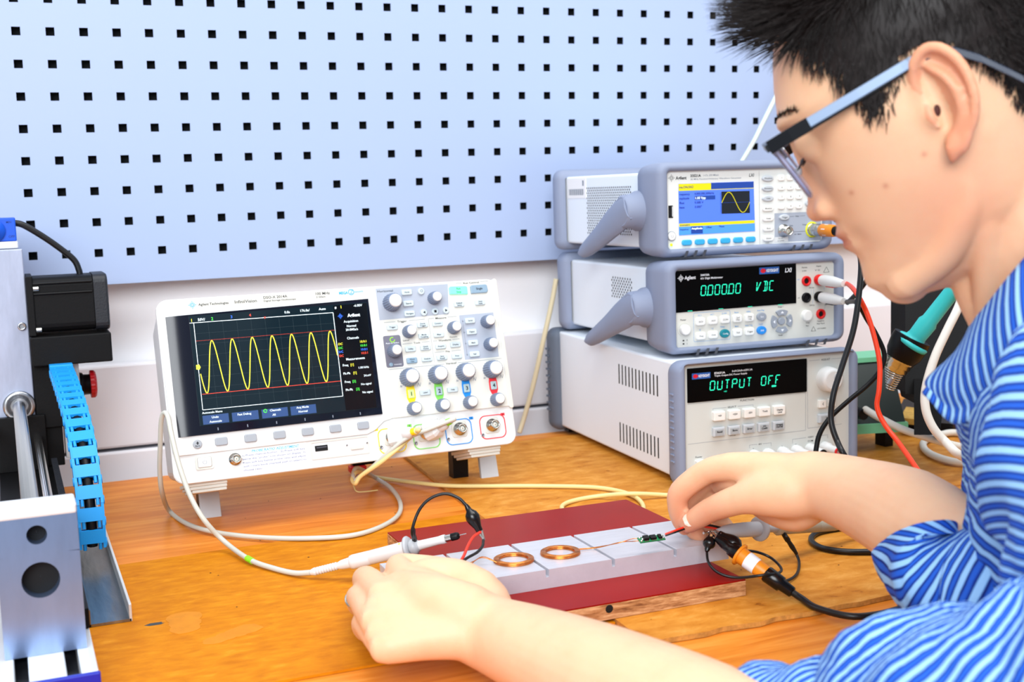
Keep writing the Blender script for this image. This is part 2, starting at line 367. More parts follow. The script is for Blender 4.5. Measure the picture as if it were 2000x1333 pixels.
def bnc(parent, cx, cz, y0, name='bnc_connector', L=11, r=4.8):
    b = MB(); b.lathe((cx * k, y0 * k, cz * k), (0, -1, 0), [(0, 1.45 * r * k), (1.6 * k, 1.45 * r * k), (1.7 * k, 1.05 * r * k), (L * .45 * k, 1.05 * r * k), (L * .46 * k, r * k), (L * k, r * k), (L * k, .8 * r * k), (L * .5 * k, .78 * r * k)], 24, cap1=True)
    for s in (1, -1): b.cyl(((cx + s * r * .8) * k, (y0 - L * .72) * k, cz * k), ((cx + s * r * 1.28) * k, (y0 - L * .72) * k, cz * k), .9 * k, 8)
    o = b.build(name, M_chrome, parent)
    c = MB(); c.lathe((cx * k, (y0 - L * .5 - .1) * k, cz * k), (0, -1, 0), [(0, .77 * r * k), (L * .35 * k, .42 * r * k), (L * .36 * k, .2 * r * k)], 16); c.build('insulator', M_ivory, o)
    MB().cyl((cx * k, (y0 - L * .5) * k, cz * k), (cx * k, (y0 - L * .9) * k, cz * k), .12 * r * k, 8).build('centre_contact', M_brass, o)
    return o
M_knobside = mat('grey_blue_knob', (118, 132, 158), 0.5)
M_btn = mat('pale_button', (196, 210, 216), 0.42)
M_btnblue = mat('blue_grey_button', (138, 164, 184), 0.42)
M_panelgrey = mat('panel_grey_print', (168, 176, 190), 0.5)
M_lcd = mat('scope_lcd_glass', (16, 30, 38), 0.1, emit=0.35, spec=0.35)
M_lcd2 = mat('scope_lcd_side', (10, 14, 20), 0.12, emit=0.25, spec=0.35)
EM = lambda n, c, e=1.0: mat(n, c, 0.5, emit=e)
E_white, E_yel, E_red, E_green, E_blue = EM('lcd_white', (225, 240, 245), .55), EM('lcd_yellow', (235, 230, 60), .6), EM('lcd_red', (225, 70, 50), .6), EM('lcd_green', (70, 220, 70), .6), EM('lcd_blue', (50, 110, 235), .6)
E_menu = EM('lcd_menu_blue', (32, 62, 110), .5)

osc = empty('oscilloscope', (0.1059, -0.2953, 0.242), 'white four-channel oscilloscope on tilt legs showing a yellow sine wave', 'oscilloscope')
osc.location = V((0.10784, -0.34310, 0.05814)); osc.rotation_euler = (math.radians(-14.608), 0, math.radians(2.466))
# case: front frame, tapering body
b = MB(); rs = []
for y, ins, r in ((122, 14, 10), (118, 12, 10), (20, 3, 12), (6, 0.2, 12), (1.2, 0, 12), (0, 1.2, 11)):
    rs.append([(x, y * k, z) for x, z in RR(ins, 380.6 - ins, ins * .7, 190 - ins * .8, r)])
b.rings(rs, smooth=False); b.build('housing', M_white, osc, bevel=0.0008)
# raised upper front frame (step line above the connector strip)
b = MB(); b.plate(kk([(3, 29), (40, 29), (206, 29.2), (216, 33), (226, 41), (236, 43.2), (376, 42.4), (379.6, 45), (379.6, 181), (377, 187), (372, 189), (9, 189), (3.5, 186), (1.2, 180), (1.2, 33)]), 0.0, -2.2 * k, 1.0 * k); b.build('front_frame', M_white, osc)
# right-hand edge trim
MB().plate(RR(375.5, 380.8, 40, 189.5, 2.4), 4 * k, -3.2 * k, .8 * k).build('edge_trim', M_ivory, osc)
# glossy bezel, curved at its left end
prof = [(1.6, 2.0), (4, -0.4), (8, -2.2), (14, -3.6), (22, -4.4), (30, -4.6), (224.6, -4.6), (225.3, -3.0)]
topz = lambda x: 171.5 + (176 - 171.5) * (x - 1.4) / 224; botz = lambda x: 47.6 + 1.5 * x / 225
rs = []
for x, y in prof:
    rs.append([(x * k, y * k, botz(x) * k), (x * k, y * k, topz(x) * k)])
b = MB(); b.rings(rs, False, False, smooth=True, closed=False)
for q in (botz, topz):
    vs = []; 
    for x, y in prof: vs += [(x * k, y * k, q(x) * k), (x * k, 0.002, q(x) * k)]
    b.add(vs, [(2 * i, 2 * i + 2, 2 * i + 3, 2 * i + 1) for i in range(len(prof) - 1)])
b.build('screen_bezel', M_navy, osc)
# LCD
lcd = MB().plate(kk([(30.4, 57), (219.2, 56.2), (222.6, 172.2), (31, 170.6)]), -4.0 * k, -4.9 * k).build('lcd_screen', M_lcd, osc)
Y = -5.15 * k; Y2 = -5.3 * k
b = MB(); flat(b, kk([(184.5, 57), (219, 56.6), (222.2, 171.5), (184.5, 171)]), Y + .00008); b.build('side_menu', M_lcd2, lcd)
b = MB()
poly(b, kk([(31, 163.3), (183.4, 163.4)]), .55 * k, Y); poly(b, kk([(183.4, 163.4), (183, 72.6)]), .6 * k, Y); poly(b, kk([(183, 72.6), (34.8, 73)]), .5 * k, Y); poly(b, kk([(34.8, 73), (35.3, 163)]), .55 * k, Y); b.build('graticule_frame', E_white, lcd)
b = MB(); M_grat = EM('lcd_grat', (48, 64, 70), .45)
for i in range(1, 10): poly(b, kk([(35 + i * 14.82, 73), (35 + i * 14.82, 163)]), .12 * k, Y + .00005)
for i in range(1, 8): poly(b, kk([(35, 73 + i * 11.28), (183, 73 + i * 11.28)]), .12 * k, Y + .00005)
b.build('graticule_grid', M_grat, lcd)
b = MB(); pts = []
for i in range(260):
    x = 36.6 + i * (182.6 - 36.6) / 259; pts.append((x, 116.7 + 26.9 * math.cos(2 * PI * (x - 51.5) / 20.98)))
poly(b, kk(pts), 0.95 * k, Y2)
flat(b, kk([(33.0, 119.5), (36.2, 119.8), (37.4, 117), (36, 114.5), (32.8, 115)]), Y2); b.build('waveform_trace', E_yel, lcd)
b = MB()
for i in range(98):
    x = 36 + i * 1.5; bar(b, (x * k, 144.3 * k), ((x + .75) * k, 144.3 * k), .35 * k, Y); bar(b, (x * k, 89 * k), ((x + 1.1) * k, 89 * k), .6 * k, Y)
flat(b, kk([(108, 164.2), (110.5, 164.2), (109.2, 162)]), Y2); text(b, '4', 94 * k, 167.2 * k, 3 * k, Y); text(b, 'DC', 187 * k, 116 * k, 2.4 * k, Y); text(b, '10.0:1', 213 * k, 117 * k, 2.4 * k, Y); b.build('red_cursors', E_red, lcd)
b = MB(); text(b, '2', 54.5 * k, 166.3 * k, 3.2 * k, Y); text(b, 'DC', 187.2 * k, 124.5 * k, 2.4 * k, Y); text(b, '10.0:1', 213 * k, 125.3 * k, 2.4 * k, Y); text(b, '[2]', 197.5 * k, 87.5 * k, 2.4 * k, Y); text(b, '[2]', 200.5 * k, 78.8 * k, 2.4 * k, Y)
poly(b, ell(98.4 * k, 65.4 * k, 3.4 * k, 3.2 * k, 12), .9 * k, Y2); b.build('green_lettering', E_green, lcd)
b = MB(); text(b, '3', 74.5 * k, 166.8 * k, 3 * k, Y); text(b, 'DC', 187 * k, 120.3 * k, 2.4 * k, Y); text(b, '10.0:1', 213 * k, 121 * k, 2.4 * k, Y); starburst(b, 191 * k, 159 * k, 3 * k, Y); b.build('blue_lettering', E_blue, lcd)
b = MB(); text(b, '1', 33.5 * k, 166 * k, 3.2 * k, Y); text(b, '1', 193 * k, 169 * k, 3.2 * k, Y); text(b, 'DC', 187.4 * k, 128.8 * k, 2.4 * k, Y); text(b, '10.0:1', 213 * k, 129.6 * k, 2.4 * k, Y); text(b, '[1]', 197.5 * k, 105.5 * k, 2.4 * k, Y); text(b, '[1]', 199.5 * k, 96.5 * k, 2.4 * k, Y); b.build('yellow_lettering', E_yel, lcd)
b = MB()
for x0, x1 in ((33.8, 60.2), (63.6, 91), (94.5, 122), (125, 152.4)): flat(b, kk([(x0, 57.8), (x1, 57.8), (x1, 67.2), (x0, 67)]), Y + .0001)
for x0, x1, z0, z1 in ((185.5, 219.5, 150.5, 155), (185.3, 218.8, 132.2, 136.6), (185, 218, 109.5, 114)): flat(b, kk([(x0, z0), (x1, z0 - .1), (x1, z1), (x0, z1)]), Y + .0001)
b.build('menu_boxes', E_menu, lcd)
b = MB()
for t, x, z, h in (('50V/', 43.5, 166.2, 2.8), ('0.0s', 133.5, 167.5, 2.6), ('176.0s/', 153, 168, 2.6), ('Auto', 172, 168.3, 2.6), ('#', 186.8, 168.6, 2.6), ('-6.00V', 212, 169.4, 2.6), ('Acquisition', 202, 152.7, 2.5), ('Normal', 202, 147.6, 2.4), ('20.0MSa/s', 202, 143.6, 2.4), ('Channels', 202, 134.4, 2.5), ('Measurements', 202, 111.7, 2.5),
                   ('Freq', 190, 105.5, 2.4), ('1.001kHz', 210, 101.5, 2.2), ('Pk-Pk', 190.5, 96.5, 2.4), ('24.mV', 213, 92.4, 2.2), ('Freq', 190, 87.5, 2.4), ('No signal', 210.5, 83.4, 2.2), ('Pk-Pk', 191, 78.8, 2.4), ('No signal', 211, 74.5, 2.2),
                   ('Undo', 46.5, 64.6, 2.2), ('Autoscale', 46.5, 60.2, 2.2), ('Autoscale Menu', 44, 69.9, 2.2), ('Fast Debug', 76.5, 64.6, 2.2), ('Channels', 109, 65.4, 2.2), ('All', 107, 60.6, 2.2), ('Acq Mode', 138, 65.4, 2.2), ('Normal', 138, 61, 2.2)):
    text(b, t, x * k, z * k, h * k, Y2)
text(b, 'Agilent', 206 * k, 159.2 * k, 3.4 * k, Y2, bold=.03); b.build('white_lettering', E_white, lcd)
b = MB()
for i in range(6): flat(b, kk([(48.2 + i * 30.35 - .5, 50.8), (48.2 + i * 30.35 + .5, 50.8), (48.2 + i * 30.35 + .5, 53.6), (48.2 + i * 30.35 - .5, 53.6)]), -4.7 * k)
b.build('softkey_ticks', M_greyink, osc)
# name strip
MB().plate(kk([(29.8, 177.2), (226.6, 180.2), (226.8, 188.6), (30.2, 187.6)]), -2.0 * k, -2.35 * k).build('name_strip', M_ivory, osc)
Yp = -2.5 * k
b = MB(); text(b, 'Agilent Technologies', 42.6 * k, 182.4 * k, 2.5 * k, Yp, 'L', 31 * k, .012); text(b, 'InfiniiVision', 80.2 * k, 182.6 * k, 3.2 * k, Yp, 'L', 23.2 * k); text(b, 'DSO-X 2014A', 110.8 * k, 185.2 * k, 2.8 * k, Yp, 'L', 25.6 * k); text(b, 'Digital Storage Oscilloscope', 110.8 * k, 181.6 * k, 1.7 * k, Yp, 'L', 34.5 * k); text(b, '100 MHz', 167.6 * k, 185.6 * k, 2.8 * k, Yp, 'L', 15.6 * k); text(b, '2 GSa/s', 167.8 * k, 182 * k, 1.7 * k, Yp, 'L', 10 * k); b.build('name_lettering', M_ink, osc)
M_cyan = mat('cyan_print', (40, 175, 215), .5)
b = MB(); starburst(b, 36.4 * k, 182.4 * k, 4.2 * k, Yp); text(b, 'MEGA', 193.5 * k, 184.6 * k, 2.9 * k, Yp, 'L', 10 * k, .04); poly(b, ell(207.2 * k, 185 * k, 6.2 * k, 6 * k, 18), .8 * k, Yp, True); text(b, 'Z', 207.2 * k, 185.1 * k, 3.6 * k, Yp, slant=.25); text(b, 'oom', 211 * k, 185.2 * k, 2.4 * k, Yp, 'L', 9.6 * k); b.build('logo_print', M_cyan, osc)
# control panel
cp = MB().plate(kk([(235, 43.8), (374.4, 42.8), (375, 188.2), (235, 187.4)]), -2 * k, -2.5 * k, .3 * k).build('control_panel', M_cream, osc)
Yc = -2.6 * k
b = MB(); flat(b, kk([(235.2, 151.5), (317, 152.7), (320.7, 186.9), (235.2, 186.9)]), Yc); flat(b, kk([(329.2, 99.5), (371, 99.5), (371.4, 150.8), (329.2, 150.3)]), Yc); b.build('grey_zones', M_panelgrey, osc)
b = MB(); flat(b, RR(236.6, 256.6, 98.6, 133.8, 2.2), Yc - .00006); b.build('select_zone', mat('dark_select_zone', (112, 112, 126), .5), osc)
Yb = -2.5
for nm, x, z, r, h in (('h', 252.5, 170.6, 9.9, 17), ('hp', 302.2, 172.0, 7.2, 14), ('tr', 267.5, 136.8, 7.2, 14), ('cu', 320.8, 137, 7.2, 14), ('sel', 247.7, 116.6, 7.4, 14), ('m1', 362.2, 141, 7.4, 14), ('m2', 362.2, 115, 7.4, 14)): knob(osc, x - (1.6 if r > 9 else 1.2), z - (.8 if r > 9 else .6), r, h, Yb)
for x in (261, 294.3, 327.3, 360.4): knob(osc, x - 1.6, 85.6, 10.2, 17, Yb); knob(osc, x - .2, 51.2, 7.6, 13, Yb)
bt = [(270.3, 180.3, 'Horiz'), (270.6, 167.6, 'Search'), (270.4, 156.2, 'Navigate'), (248.3, 142.6, 'Trigger'), (283.8, 142.8, 'Force\nTrigger'), (283.7, 130.3, 'Mode\nCoupling'), (301.7, 142.8, 'Cursors'), (301.4, 130.3, 'Meas'), (266.2, 116.9, 'Utility'), (283.8, 117.1, 'Quick\nAction'), (283.8, 104.5, 'Analyze'), (301.9, 117.1, 'Acquire'), (319.7, 117.5, 'Display'), (301.7, 104.6, 'Save\nRecall'), (319.6, 104.6, 'Print'), (341, 143.1, 'Serial'), (341.2, 130.3, 'Digital'), (341.2, 117.7, 'Math'), (341.2, 104.8, 'Ref'), (276.6, 67.5, 'Label'), (309.2, 67.6, 'Help'), (330.5, 162.8, 'Default\nSetup'), (356.3, 163.1, 'Auto\nScale')]
lab = MB()
for x, z, t in bt:
    button(osc, x, z, 12.2, 6.2, Yb, 2.4, M_btn, r=1.4)
    ls = t.split('\n')
    for i, q in enumerate(ls): text(lab, q, x * k, (z + (len(ls) - 1) * 1.15 - i * 2.3) * k, 1.7 * k, (Yb - 2.5) * k, bold=.02)
button(osc, 266.2, 104.2, 12.2, 6.4, Yb, 2.4, M_btnblue, r=1.4); text(lab, 'Wave', 266.2 * k, 105.4 * k, 1.7 * k, (Yb - 2.5) * k); text(lab, 'Gen', 266.2 * k, 103 * k, 1.7 * k, (Yb - 2.5) * k)
for x, z in ((287.4, 180.3), (287.4, 156.4), (300.8, 156.6), (314, 156.8)): button(osc, x, z, 7.6, 7.6, Yb, 2.2, M_btn, shape='e')
yl = (Yb - 2.3) * k
flat(lab, kk([(286, 156.4), (288.8, 158), (288.8, 154.8)]), yl); flat(lab, RR(299.4, 302.2, 155.2, 158, .2), yl); flat(lab, kk([(315.4, 156.8), (312.6, 158.4), (312.6, 155.2)]), yl); poly(lab, ell(287.6 * k, 180.7 * k, 2.6 * k, 2.6 * k, 12), .4 * k, yl, True)
run = MB().plate(kk([(321, 174.8), (342.6, 173.6), (343, 181.6), (341.6, 183), (322.6, 183.6), (321, 182)]), Yb * k, (Yb - 2.0) * k, .7 * k).build('run_stop_button', mat('green_lit_button', (120, 235, 190), .4, emit=.5), osc)
b = MB(); text(b, 'Run', 332 * k, 180.6 * k, 2.2 * k, (Yb - 2.1) * k, bold=.03); text(b, 'Stop', 332 * k, 176.8 * k, 2.2 * k, (Yb - 2.1) * k, bold=.03); b.build('button_lettering', mat('green_print', (30, 190, 90), .5), run)
MB().plate(kk([(347, 173.8), (366, 173.8), (368, 176), (367.4, 182.4), (365.8, 183.6), (348.4, 183.4), (346.8, 182)]), Yb * k, (Yb - 2.0) * k, .7 * k).build('single_button', M_btnblue, osc)
text(lab, 'Single', 357.3 * k, 179 * k, 2.4 * k, (Yb - 2.1) * k, bold=.02)
for x, z, t, h, w in ((246, 183.6, 'Horizontal', 2.4, 18), (261, 148.6, 'Trigger', 2.2, 11), (307, 149, 'Measure', 2.2, 13), (308, 123.6, 'Waveform', 2.2, 15), (310, 110.8, 'File', 2, 5), (275, 123.4, 'Tools', 2, 7.5), (349, 186.6, 'Run Control', 2.2, 19), (312, 97.2, 'Vertical', 2.2, 12.5), (262.8, 127.2, 'Level', 1.7, 7), (319, 126.6, 'Cursors', 1.6, 9)): text(lab, t, x * k, z * k, h * k, Yc - .0001, w=w * k)
lab.build('panel_lettering', M_ink, osc)
b = MB(); yy = Yc - .0001
for a, c in (((240, 148.7), (253, 148.7)), ((269, 148.8), (288, 149)), ((292, 149.2), (299, 149.2)), ((315, 149.3), (326, 149.4)), ((330, 186.9), (338, 187)), ((360, 187.2), (370, 187.3)), ((239, 96.6), (304, 96.9)), ((320, 97), (373.8, 97.4)), ((258, 123.2), (269.5, 123.4)), ((280.5, 123.5), (290, 123.6)), ((294, 123.6), (299, 123.7)), ((317, 123.7), (326, 123.8)), ((294, 110.8), (306, 110.9)), ((314, 110.9), (326, 111)), ((292, 149), (292.4, 100)), ((332.6, 145), (332.6, 104))): poly(b, kk([a, c]), .35 * k, yy)
for x in (261, 294.3, 327.3, 360.4):
    for s, w in ((-1, 1.2), (1, 2)):
        poly(b, kk([(x + s * 10.5 - w, 77 - w), (x + s * 10.5 - w * .4, 77 + w), (x + s * 10.5 + w * .3, 77 - w), (x + s * 10.5 + w, 77 + w)]), .45 * k, yy)
for z in (143.2, 130.4, 117.8, 104.9): flat(b, kk([(332, z + 1), (334, z), (332, z - 1)]), yy)
b.build('panel_line_print', M_greyink, osc)
b = MB(); poly(b, [(247 * k + 2.6 * k * math.cos(a), 129 * k + 2.6 * k * math.sin(a)) for a in [math.radians(t) for t in range(60, 380, 20)]], 1.1 * k, Yc - .0002); b.build('select_arrow', mat('lime_print', (150, 215, 60), .5), osc)
button(osc, 242, 101.6, 4.6, 4.6, Yb - .1, 1.4, M_btnblue, shape='e', name='intensity_button')
b = MB(); text(b, 'Push to Select', 246.8 * k, 125.4 * k, 1.4 * k, Yc - .0002, w=15 * k); text(b, 'Intensity', 250 * k, 101.6 * k, 1.4 * k, Yc - .0002, w=8.5 * k); b.build('select_lettering', M_wink, osc)
CH = [mat('channel_yellow', (250, 222, 30), .45), mat('channel_green', (130, 215, 90), .45), mat('channel_blue', (30, 140, 225), .45), mat('channel_red', (235, 50, 60), .45)]
M_chbtn = mat('channel_button', (176, 200, 205), .42); M_chlit = mat('channel_button_lit', (205, 235, 150), .42, emit=.25)
for i, x in enumerate((260.5, 293.4, 326.3, 359.3)):
    s = MB().plate(kk([(x - 4.2, 77.5), (x - 5, 72), (x - 5, 63), (x - 3, 58), (x + 3, 58), (x + 5, 63), (x + 5, 72), (x + 4.2, 77.5)][::-1]), -2.4 * k, -2.9 * k).build('channel_strip', CH[i], osc)
    q = button(osc, x, 67.6, 7, 9.4, -2.9, 1.8, M_chlit if i == 0 else M_chbtn, 'channel_button', r=1)
    b = MB(); text(b, str(i + 1), 0, 0, 4.2 * k, -1.9 * k, bold=.03); b.build('digit', M_ink, q)
# soft keys, back key, power key
M_sk = mat('grey_softkey', (158, 164, 172), .45)
for x in (50.3, 80.4, 110.8, 141, 171.2, 202): button(osc, x, 39.2, 12.6, 8.4, -2.2, 2.4, M_sk, 'soft_key', r=1.8)
q = button(osc, 26.2, 39, 9.2, 9.2, -2.2, 2.0, M_sk, 'back_key', shape='e')
b = MB(); text(b, 'Back', 0, -1.8 * k, 1.8 * k, -2.1 * k); flat(b, kk([(-1.6, .6), (1.6, .6), (0, 2.8)]), -2.1 * k); flat(b, kk([(-.6, -.6), (.6, -.6), (.6, .8), (-.6, .8)]), -2.1 * k); b.build('lettering', M_ink, q)
MB().frame(RR(22.6, 40.8, 13, 27, 2), RR(24.6, 38.9, 14.8, 25.2, 1.5), -.1 * k, -1.2 * k).build('power_surround', M_ivory, osc)
q = button(osc, 31.7, 20, 13.8, 10, 0, 2.2, M_white, 'power_button', r=1.4)
b = MB(); poly(b, [(1.9 * k * math.cos(a), 1.9 * k * math.sin(a)) for a in [math.radians(t) for t in range(120, 421, 20)]], .35 * k, -2.3 * k); bar(b, (0, 0), (0, 2.4 * k), .35 * k, -2.3 * k); b.build('power_symbol', M_greyink, q)
bnc(osc, 62.6, 19.5, 0, 'bnc_connector', 10, 4.4)
# paper sticker
MB().plate(kk([(68.9, 6), (137.9, 6.6), (138.6, 28.6), (69.4, 27.4)]), 0, -.25 * k).build('paper_sticker', mat('paper', (236, 236, 234), .8), osc)
b = MB(); text(b, 'PROBE RATIO ADJUSTMENT', 105.5 * k, 25.9 * k, 2.2 * k, -.35 * k, w=50 * k, slant=.2, bold=.02); bar(b, (80.5 * k, 24.2 * k), (130.5 * k, 24.5 * k), .25 * k, -.35 * k); b.build('sticker_title', M_cyan, osc)
b = MB()
for i, t in enumerate(('1) Press channel button   2) Press soft key', 'below the "probe" icon shown on display  3)', 'Press soft key below probe ratio and adjust', 'with rotary knob (marked push to select) to', 'choose ratio')):
    text(b, t, 70.3 * k, (22.2 - i * 3.75) * k, 1.9 * k, -.35 * k, 'L', (66.5 if i < 4 else 19) * k)
b.build('sticker_lettering', mat('sticker_ink', (70, 95, 150), .6), osc)
# usb port and cal tabs
MB().frame(RR(142.5, 207, 9, 28, 1.6), RR(144, 205.6, 10.4, 26.6, 1.2), 0, -.8 * k).build('port_recess_rim', M_ivory, osc)
MB().plate(RR(147.4, 161.2, 17.4, 23.4, .4), 0, -.5 * k).build('usb_port', M_hole, osc); MB().plate(RR(149, 160, 20.6, 22, .2), 0, -.8 * k).build('usb_tongue', M_dgrey, osc)
for x in (181.6, 204): MB().cyl((x * k, 0, 20.2 * k), (x * k, -3.2 * k, 20.2 * k), .8 * k, 10).build('cal_terminal', M_chrome, osc)
MB().plate(RR(186, 200, 14.5, 18.5, .8), 0, -2.0 * k, .5 * k).build('terminal_bridge', M_ivory, osc)
# BNC bays
for i, (x0, x1, z0, z1) in enumerate(((217.6, 249, 6, 33.4), (257.5, 288.5, 6.2, 33.8), (295.6, 327.4, 6.4, 34.6), (337.2, 368.6, 8.4, 35))):
    MB().frame(RR(x0, x1, z0, z1, 7), RR(x0 + .9, x1 - .9, z0 + .9, z1 - .9, 6.4), 0, -.7 * k).build('channel_outline', CH[i], osc)
    cx = (217.6 + 249) / 2 if i == 0 else (272.5 if i == 1 else (312.4 if i == 2 else 351.8))
    MB().plate(RR(cx - 9, cx + 9, 23.4 - 9, 23.4 + 9, 3), 0, -.8 * k, .6 * k).build('connector_boss', M_ivory, osc)
    bnc(osc, cx, 23.4, -.8, 'bnc_connector', 11, 5)
    nx, nz = ((216.4, 33.4), (254.8, 33.4), (328.2, 34), (366.8, 34.3))[i]
    q = MB().plate(RR(nx - 2.4, nx + 2.4, nz - 1.5, nz + 1.5, .3), 0, -.4 * k).build('channel_tag', CH[i], osc)
    b = MB(); text(b, str(i + 1), nx * k, nz * k, 2 * k, -.5 * k, bold=.02); b.build('tag_digit', M_ink, q)
    MB().lathe((x0 * k + 2.2 * k, 0, 13.5 * k), (0, -1, 0), [(0, 2 * k), (.8 * k, 2 * k), (.8 * k, 1.1 * k), (.3 * k, 1.0 * k)], 14).build('probe_sense_ring', M_steel, osc)
b = MB(); text(b, '1MΩ=11pF', 283.5 * k, 36.6 * k, 1.6 * k, -.1 * k); text(b, '300V RMS', 284.5 * k, 33.4 * k, 1.6 * k, -.1 * k); b.build('rating_lettering', M_ink, osc)
# feet and tilt legs. The legs swing down from the base; tips rest on the table
for x0, name in ((14, 'foot'), (322, 'foot')):
    f = MB()
    for i, (a, z0, z1) in enumerate(((0, -3.2, 0.5), (2, -6.6, -3.2), (4, -9.8, -6.6))):
        f.box(((x0 + a) * k, (6 + a * .6) * k, z0 * k), ((x0 + 40 - a * .2) * k, (60 - a) * k, z1 * k))
    f.build(name, M_ivory, osc, bevel=.0008)
mi = (Matrix.Translation(osc.location) @ osc.rotation_euler.to_matrix().to_4x4()).inverted()
for (xa, xb, ya, yb, zt) in ((0.1424, 0.1646, -0.2615, -0.255, 0.0), (0.4700, 0.4920, -0.2555, -0.249, 0.0045)):
    top = [mi @ V(p) for p in ((xa + .0005, ya + .012, .042), (xb - .0005, ya + .012, .042), (xb - .0005, yb + .012, .042), (xa + .0005, yb + .012, .042))]
    bot = [mi @ V(p) for p in ((xa, ya, zt), (xb, ya, zt), (xb, yb, zt), (xa, yb, zt))]
    MB().rings([bot, top], smooth=False).build('tilt_leg', M_lgrey, osc, bevel=.0008)
for x in (0.1435, 0.4400):
    q = [mi @ V(p) for p in ((x, -.240, .0046 if x > .4 else 0), (x + .019, -.240, .0046 if x > .4 else 0), (x + .019, -.224, .0046 if x > .4 else 0), (x, -.224, .0046 if x > .4 else 0))]
    t = [mi @ V(p) for p in ((x, -.240, .04), (x + .019, -.240, .04), (x + .019, -.224, .045), (x, -.224, .045))]
    MB().rings([q, t], smooth=False).build('rear_foot', M_black, osc)

# ================================================================== instrument stack
M_teal = mat('teal_key', (20, 130, 145), .35); M_bluekey = mat('blue_key', (40, 140, 225), .35); M_cyankey = mat('cyan_softkey', (60, 175, 225), .35); M_greykey = mat('grey_key', (152, 160, 172), .4)
M_whitekey = mat('white_key', (240, 240, 236), .4); M_greykey2 = mat('warm_grey_key', (168, 174, 178), .45)
M_redbadge = mat('badge_red', (225, 25, 45), .5); M_bluebadge = mat('badge_blue', (40, 95, 175), .5)
def stuff(o): o['kind'] = 'stuff'; return o
def case(root, W, H, D, y0, y1, front, rear_y, bw=12.0, panel=None, mrear=None, lower=10.0, upper=10.5, fd=20.0):
    """case sleeve, front bumper ring, recessed front panel, rear bumper; mm"""
    b = MB(); b.rings([[(x, y * k, z) for x, z in RR(0, W, 0, H, 3, 3)] for y in (rear_y - 8, 4)], smooth=False); b.build('case_sleeve', M_case, root, bevel=.0006)
    fp = MB().plate(RR(-.6, W + .6, -.3, H + .3, 4), 6 * k, 0.0).build('front_panel', panel or M_cream, root)
    n = 6; ro = lambda i, r=13: RR(-bw + i, W + bw - i, -lower + i, H + upper - i, r, n); ri = lambda o, r=4.5: RR(-.4 - o, W + .4 + o, -.2 - o, H + .2 + o, r, n)
    P = lambda ol, y: [(x, y * k, z) for x, z in ol]
    rs = [P(ri(0), 1.0), P(ri(0), -3.5), P(ri(1.2, 5), -6), P(ri(3.5, 6.5), -7.2), P(ro(4.2, 10), -6.6), P(ro(1.4, 12), -3.5), P(ro(0), 2), P(ro(.6), front * .55), P(ro(2.5), front - 4), P(ro(7, 7), front), P(ro(11.5, 3), front + 1)]
    b = MB(); b.rings(rs, False, False, smooth=True); fb = b.build('front_bumper', M_bump, root)
    rs = [P(ro(11.5, 3), y1 - 1), P(ro(7, 7), y1), P(ro(2, 11), y1 + 3), P(ro(.5, 13), y1 + 10), P(ro(.5, 13), rear_y - 8), P(ro(3, 11), rear_y - 2), P(ro(8, 9), rear_y)]
    b = MB(); b.rings(rs, False, True, smooth=True); b.build('rear_bumper', mrear or M_bump, root)
    return fp, fb
def notches(fb, xs, z, bw, dz=7):
    for x in xs:
        MB().add([((x + a) * k, y * k, zz * k) for a, zz, y in ((0, z, -7.6), (3.6, z, -7.6), (6.2, z + dz, -7.8), (2.6, z + dz, -7.8), (0, z - .6, 10), (3.6, z - .6, 10))], [(0, 1, 2, 3), (4, 5, 1, 0)]).build('grip_notch', M_dgrey, fb)
def ribs(fb, x, y, zs, m, w=9, h=2.2):
    for z in zs: MB().box(((x - 1.2) * k, y * k, (z - h / 2) * k), (x * k + .0005, (y + w) * k, (z + h / 2) * k)).build('grip_rib', m, fb, bevel=.0006)
def handle(root, py, pz, ty, tz, W, bw):
    """bail handle swung back: round hubs on the case sides, tapering arms, grip bar behind"""
    h = None
    for s, x0 in ((-1, -bw + 2), (1, W + bw - 2)):
        b = MB(); b.lathe((x0 * k, py * k, pz * k), (s, 0, 0), [(-2 * k, 24 * k), (3 * k, 23.5 * k), (8 * k, 20.5 * k), (20 * k, 19.5 * k), (22 * k, 17 * k)], 28); b.build('handle_hub', M_bump, root)
        d = V((ty - py, tz - pz)).normalized(); nn = V((-d.y, d.x)); L = V((ty - py, tz - pz)).length
        prof = [(-14, 15), (-4, 19), (12, 20), (40, 18), (80, 14.5), (L - 16, 10.5), (L - 5, 8), (L, 4)]
        rs = []
        for a, hw in prof:
            c = V((py, pz)) + d * a; ring = []
            for (u, xx) in ((-1, 19), (-.7, 23), (0, 24.5), (.7, 23), (1, 19), (.8, 11), (0, 10), (-.8, 11)):
                ring.append(((x0 + s * (xx - (2 if a > 60 else 0))) * k, (c.x + nn.x * hw * u) * k, (c.y + nn.y * hw * u) * k))
            rs.append(ring if s > 0 else ring[::-1])
        MB().rings(rs, smooth=True).build('handle_arm', M_bump, root, bevel=.001)
def holes(root, y0, y1, z0, z1, py, pz, ry, rz, name):
    b = MB(); j = 0; z = z0
    while z <= z1:
        y = y0 + (py / 2 if j % 2 else 0)
        while y <= y1:
            b.add([(-.0003, (y + ry * math.cos(a)) * k, (z + rz * math.sin(a)) * k) for a in [2 * PI * t / 8 for t in range(8)]], [tuple(range(8))]); y += py
        z += pz; j += 1
    stuff(b.build(name, M_hole, root))  # flat dark discs paint the shade of the vent holes
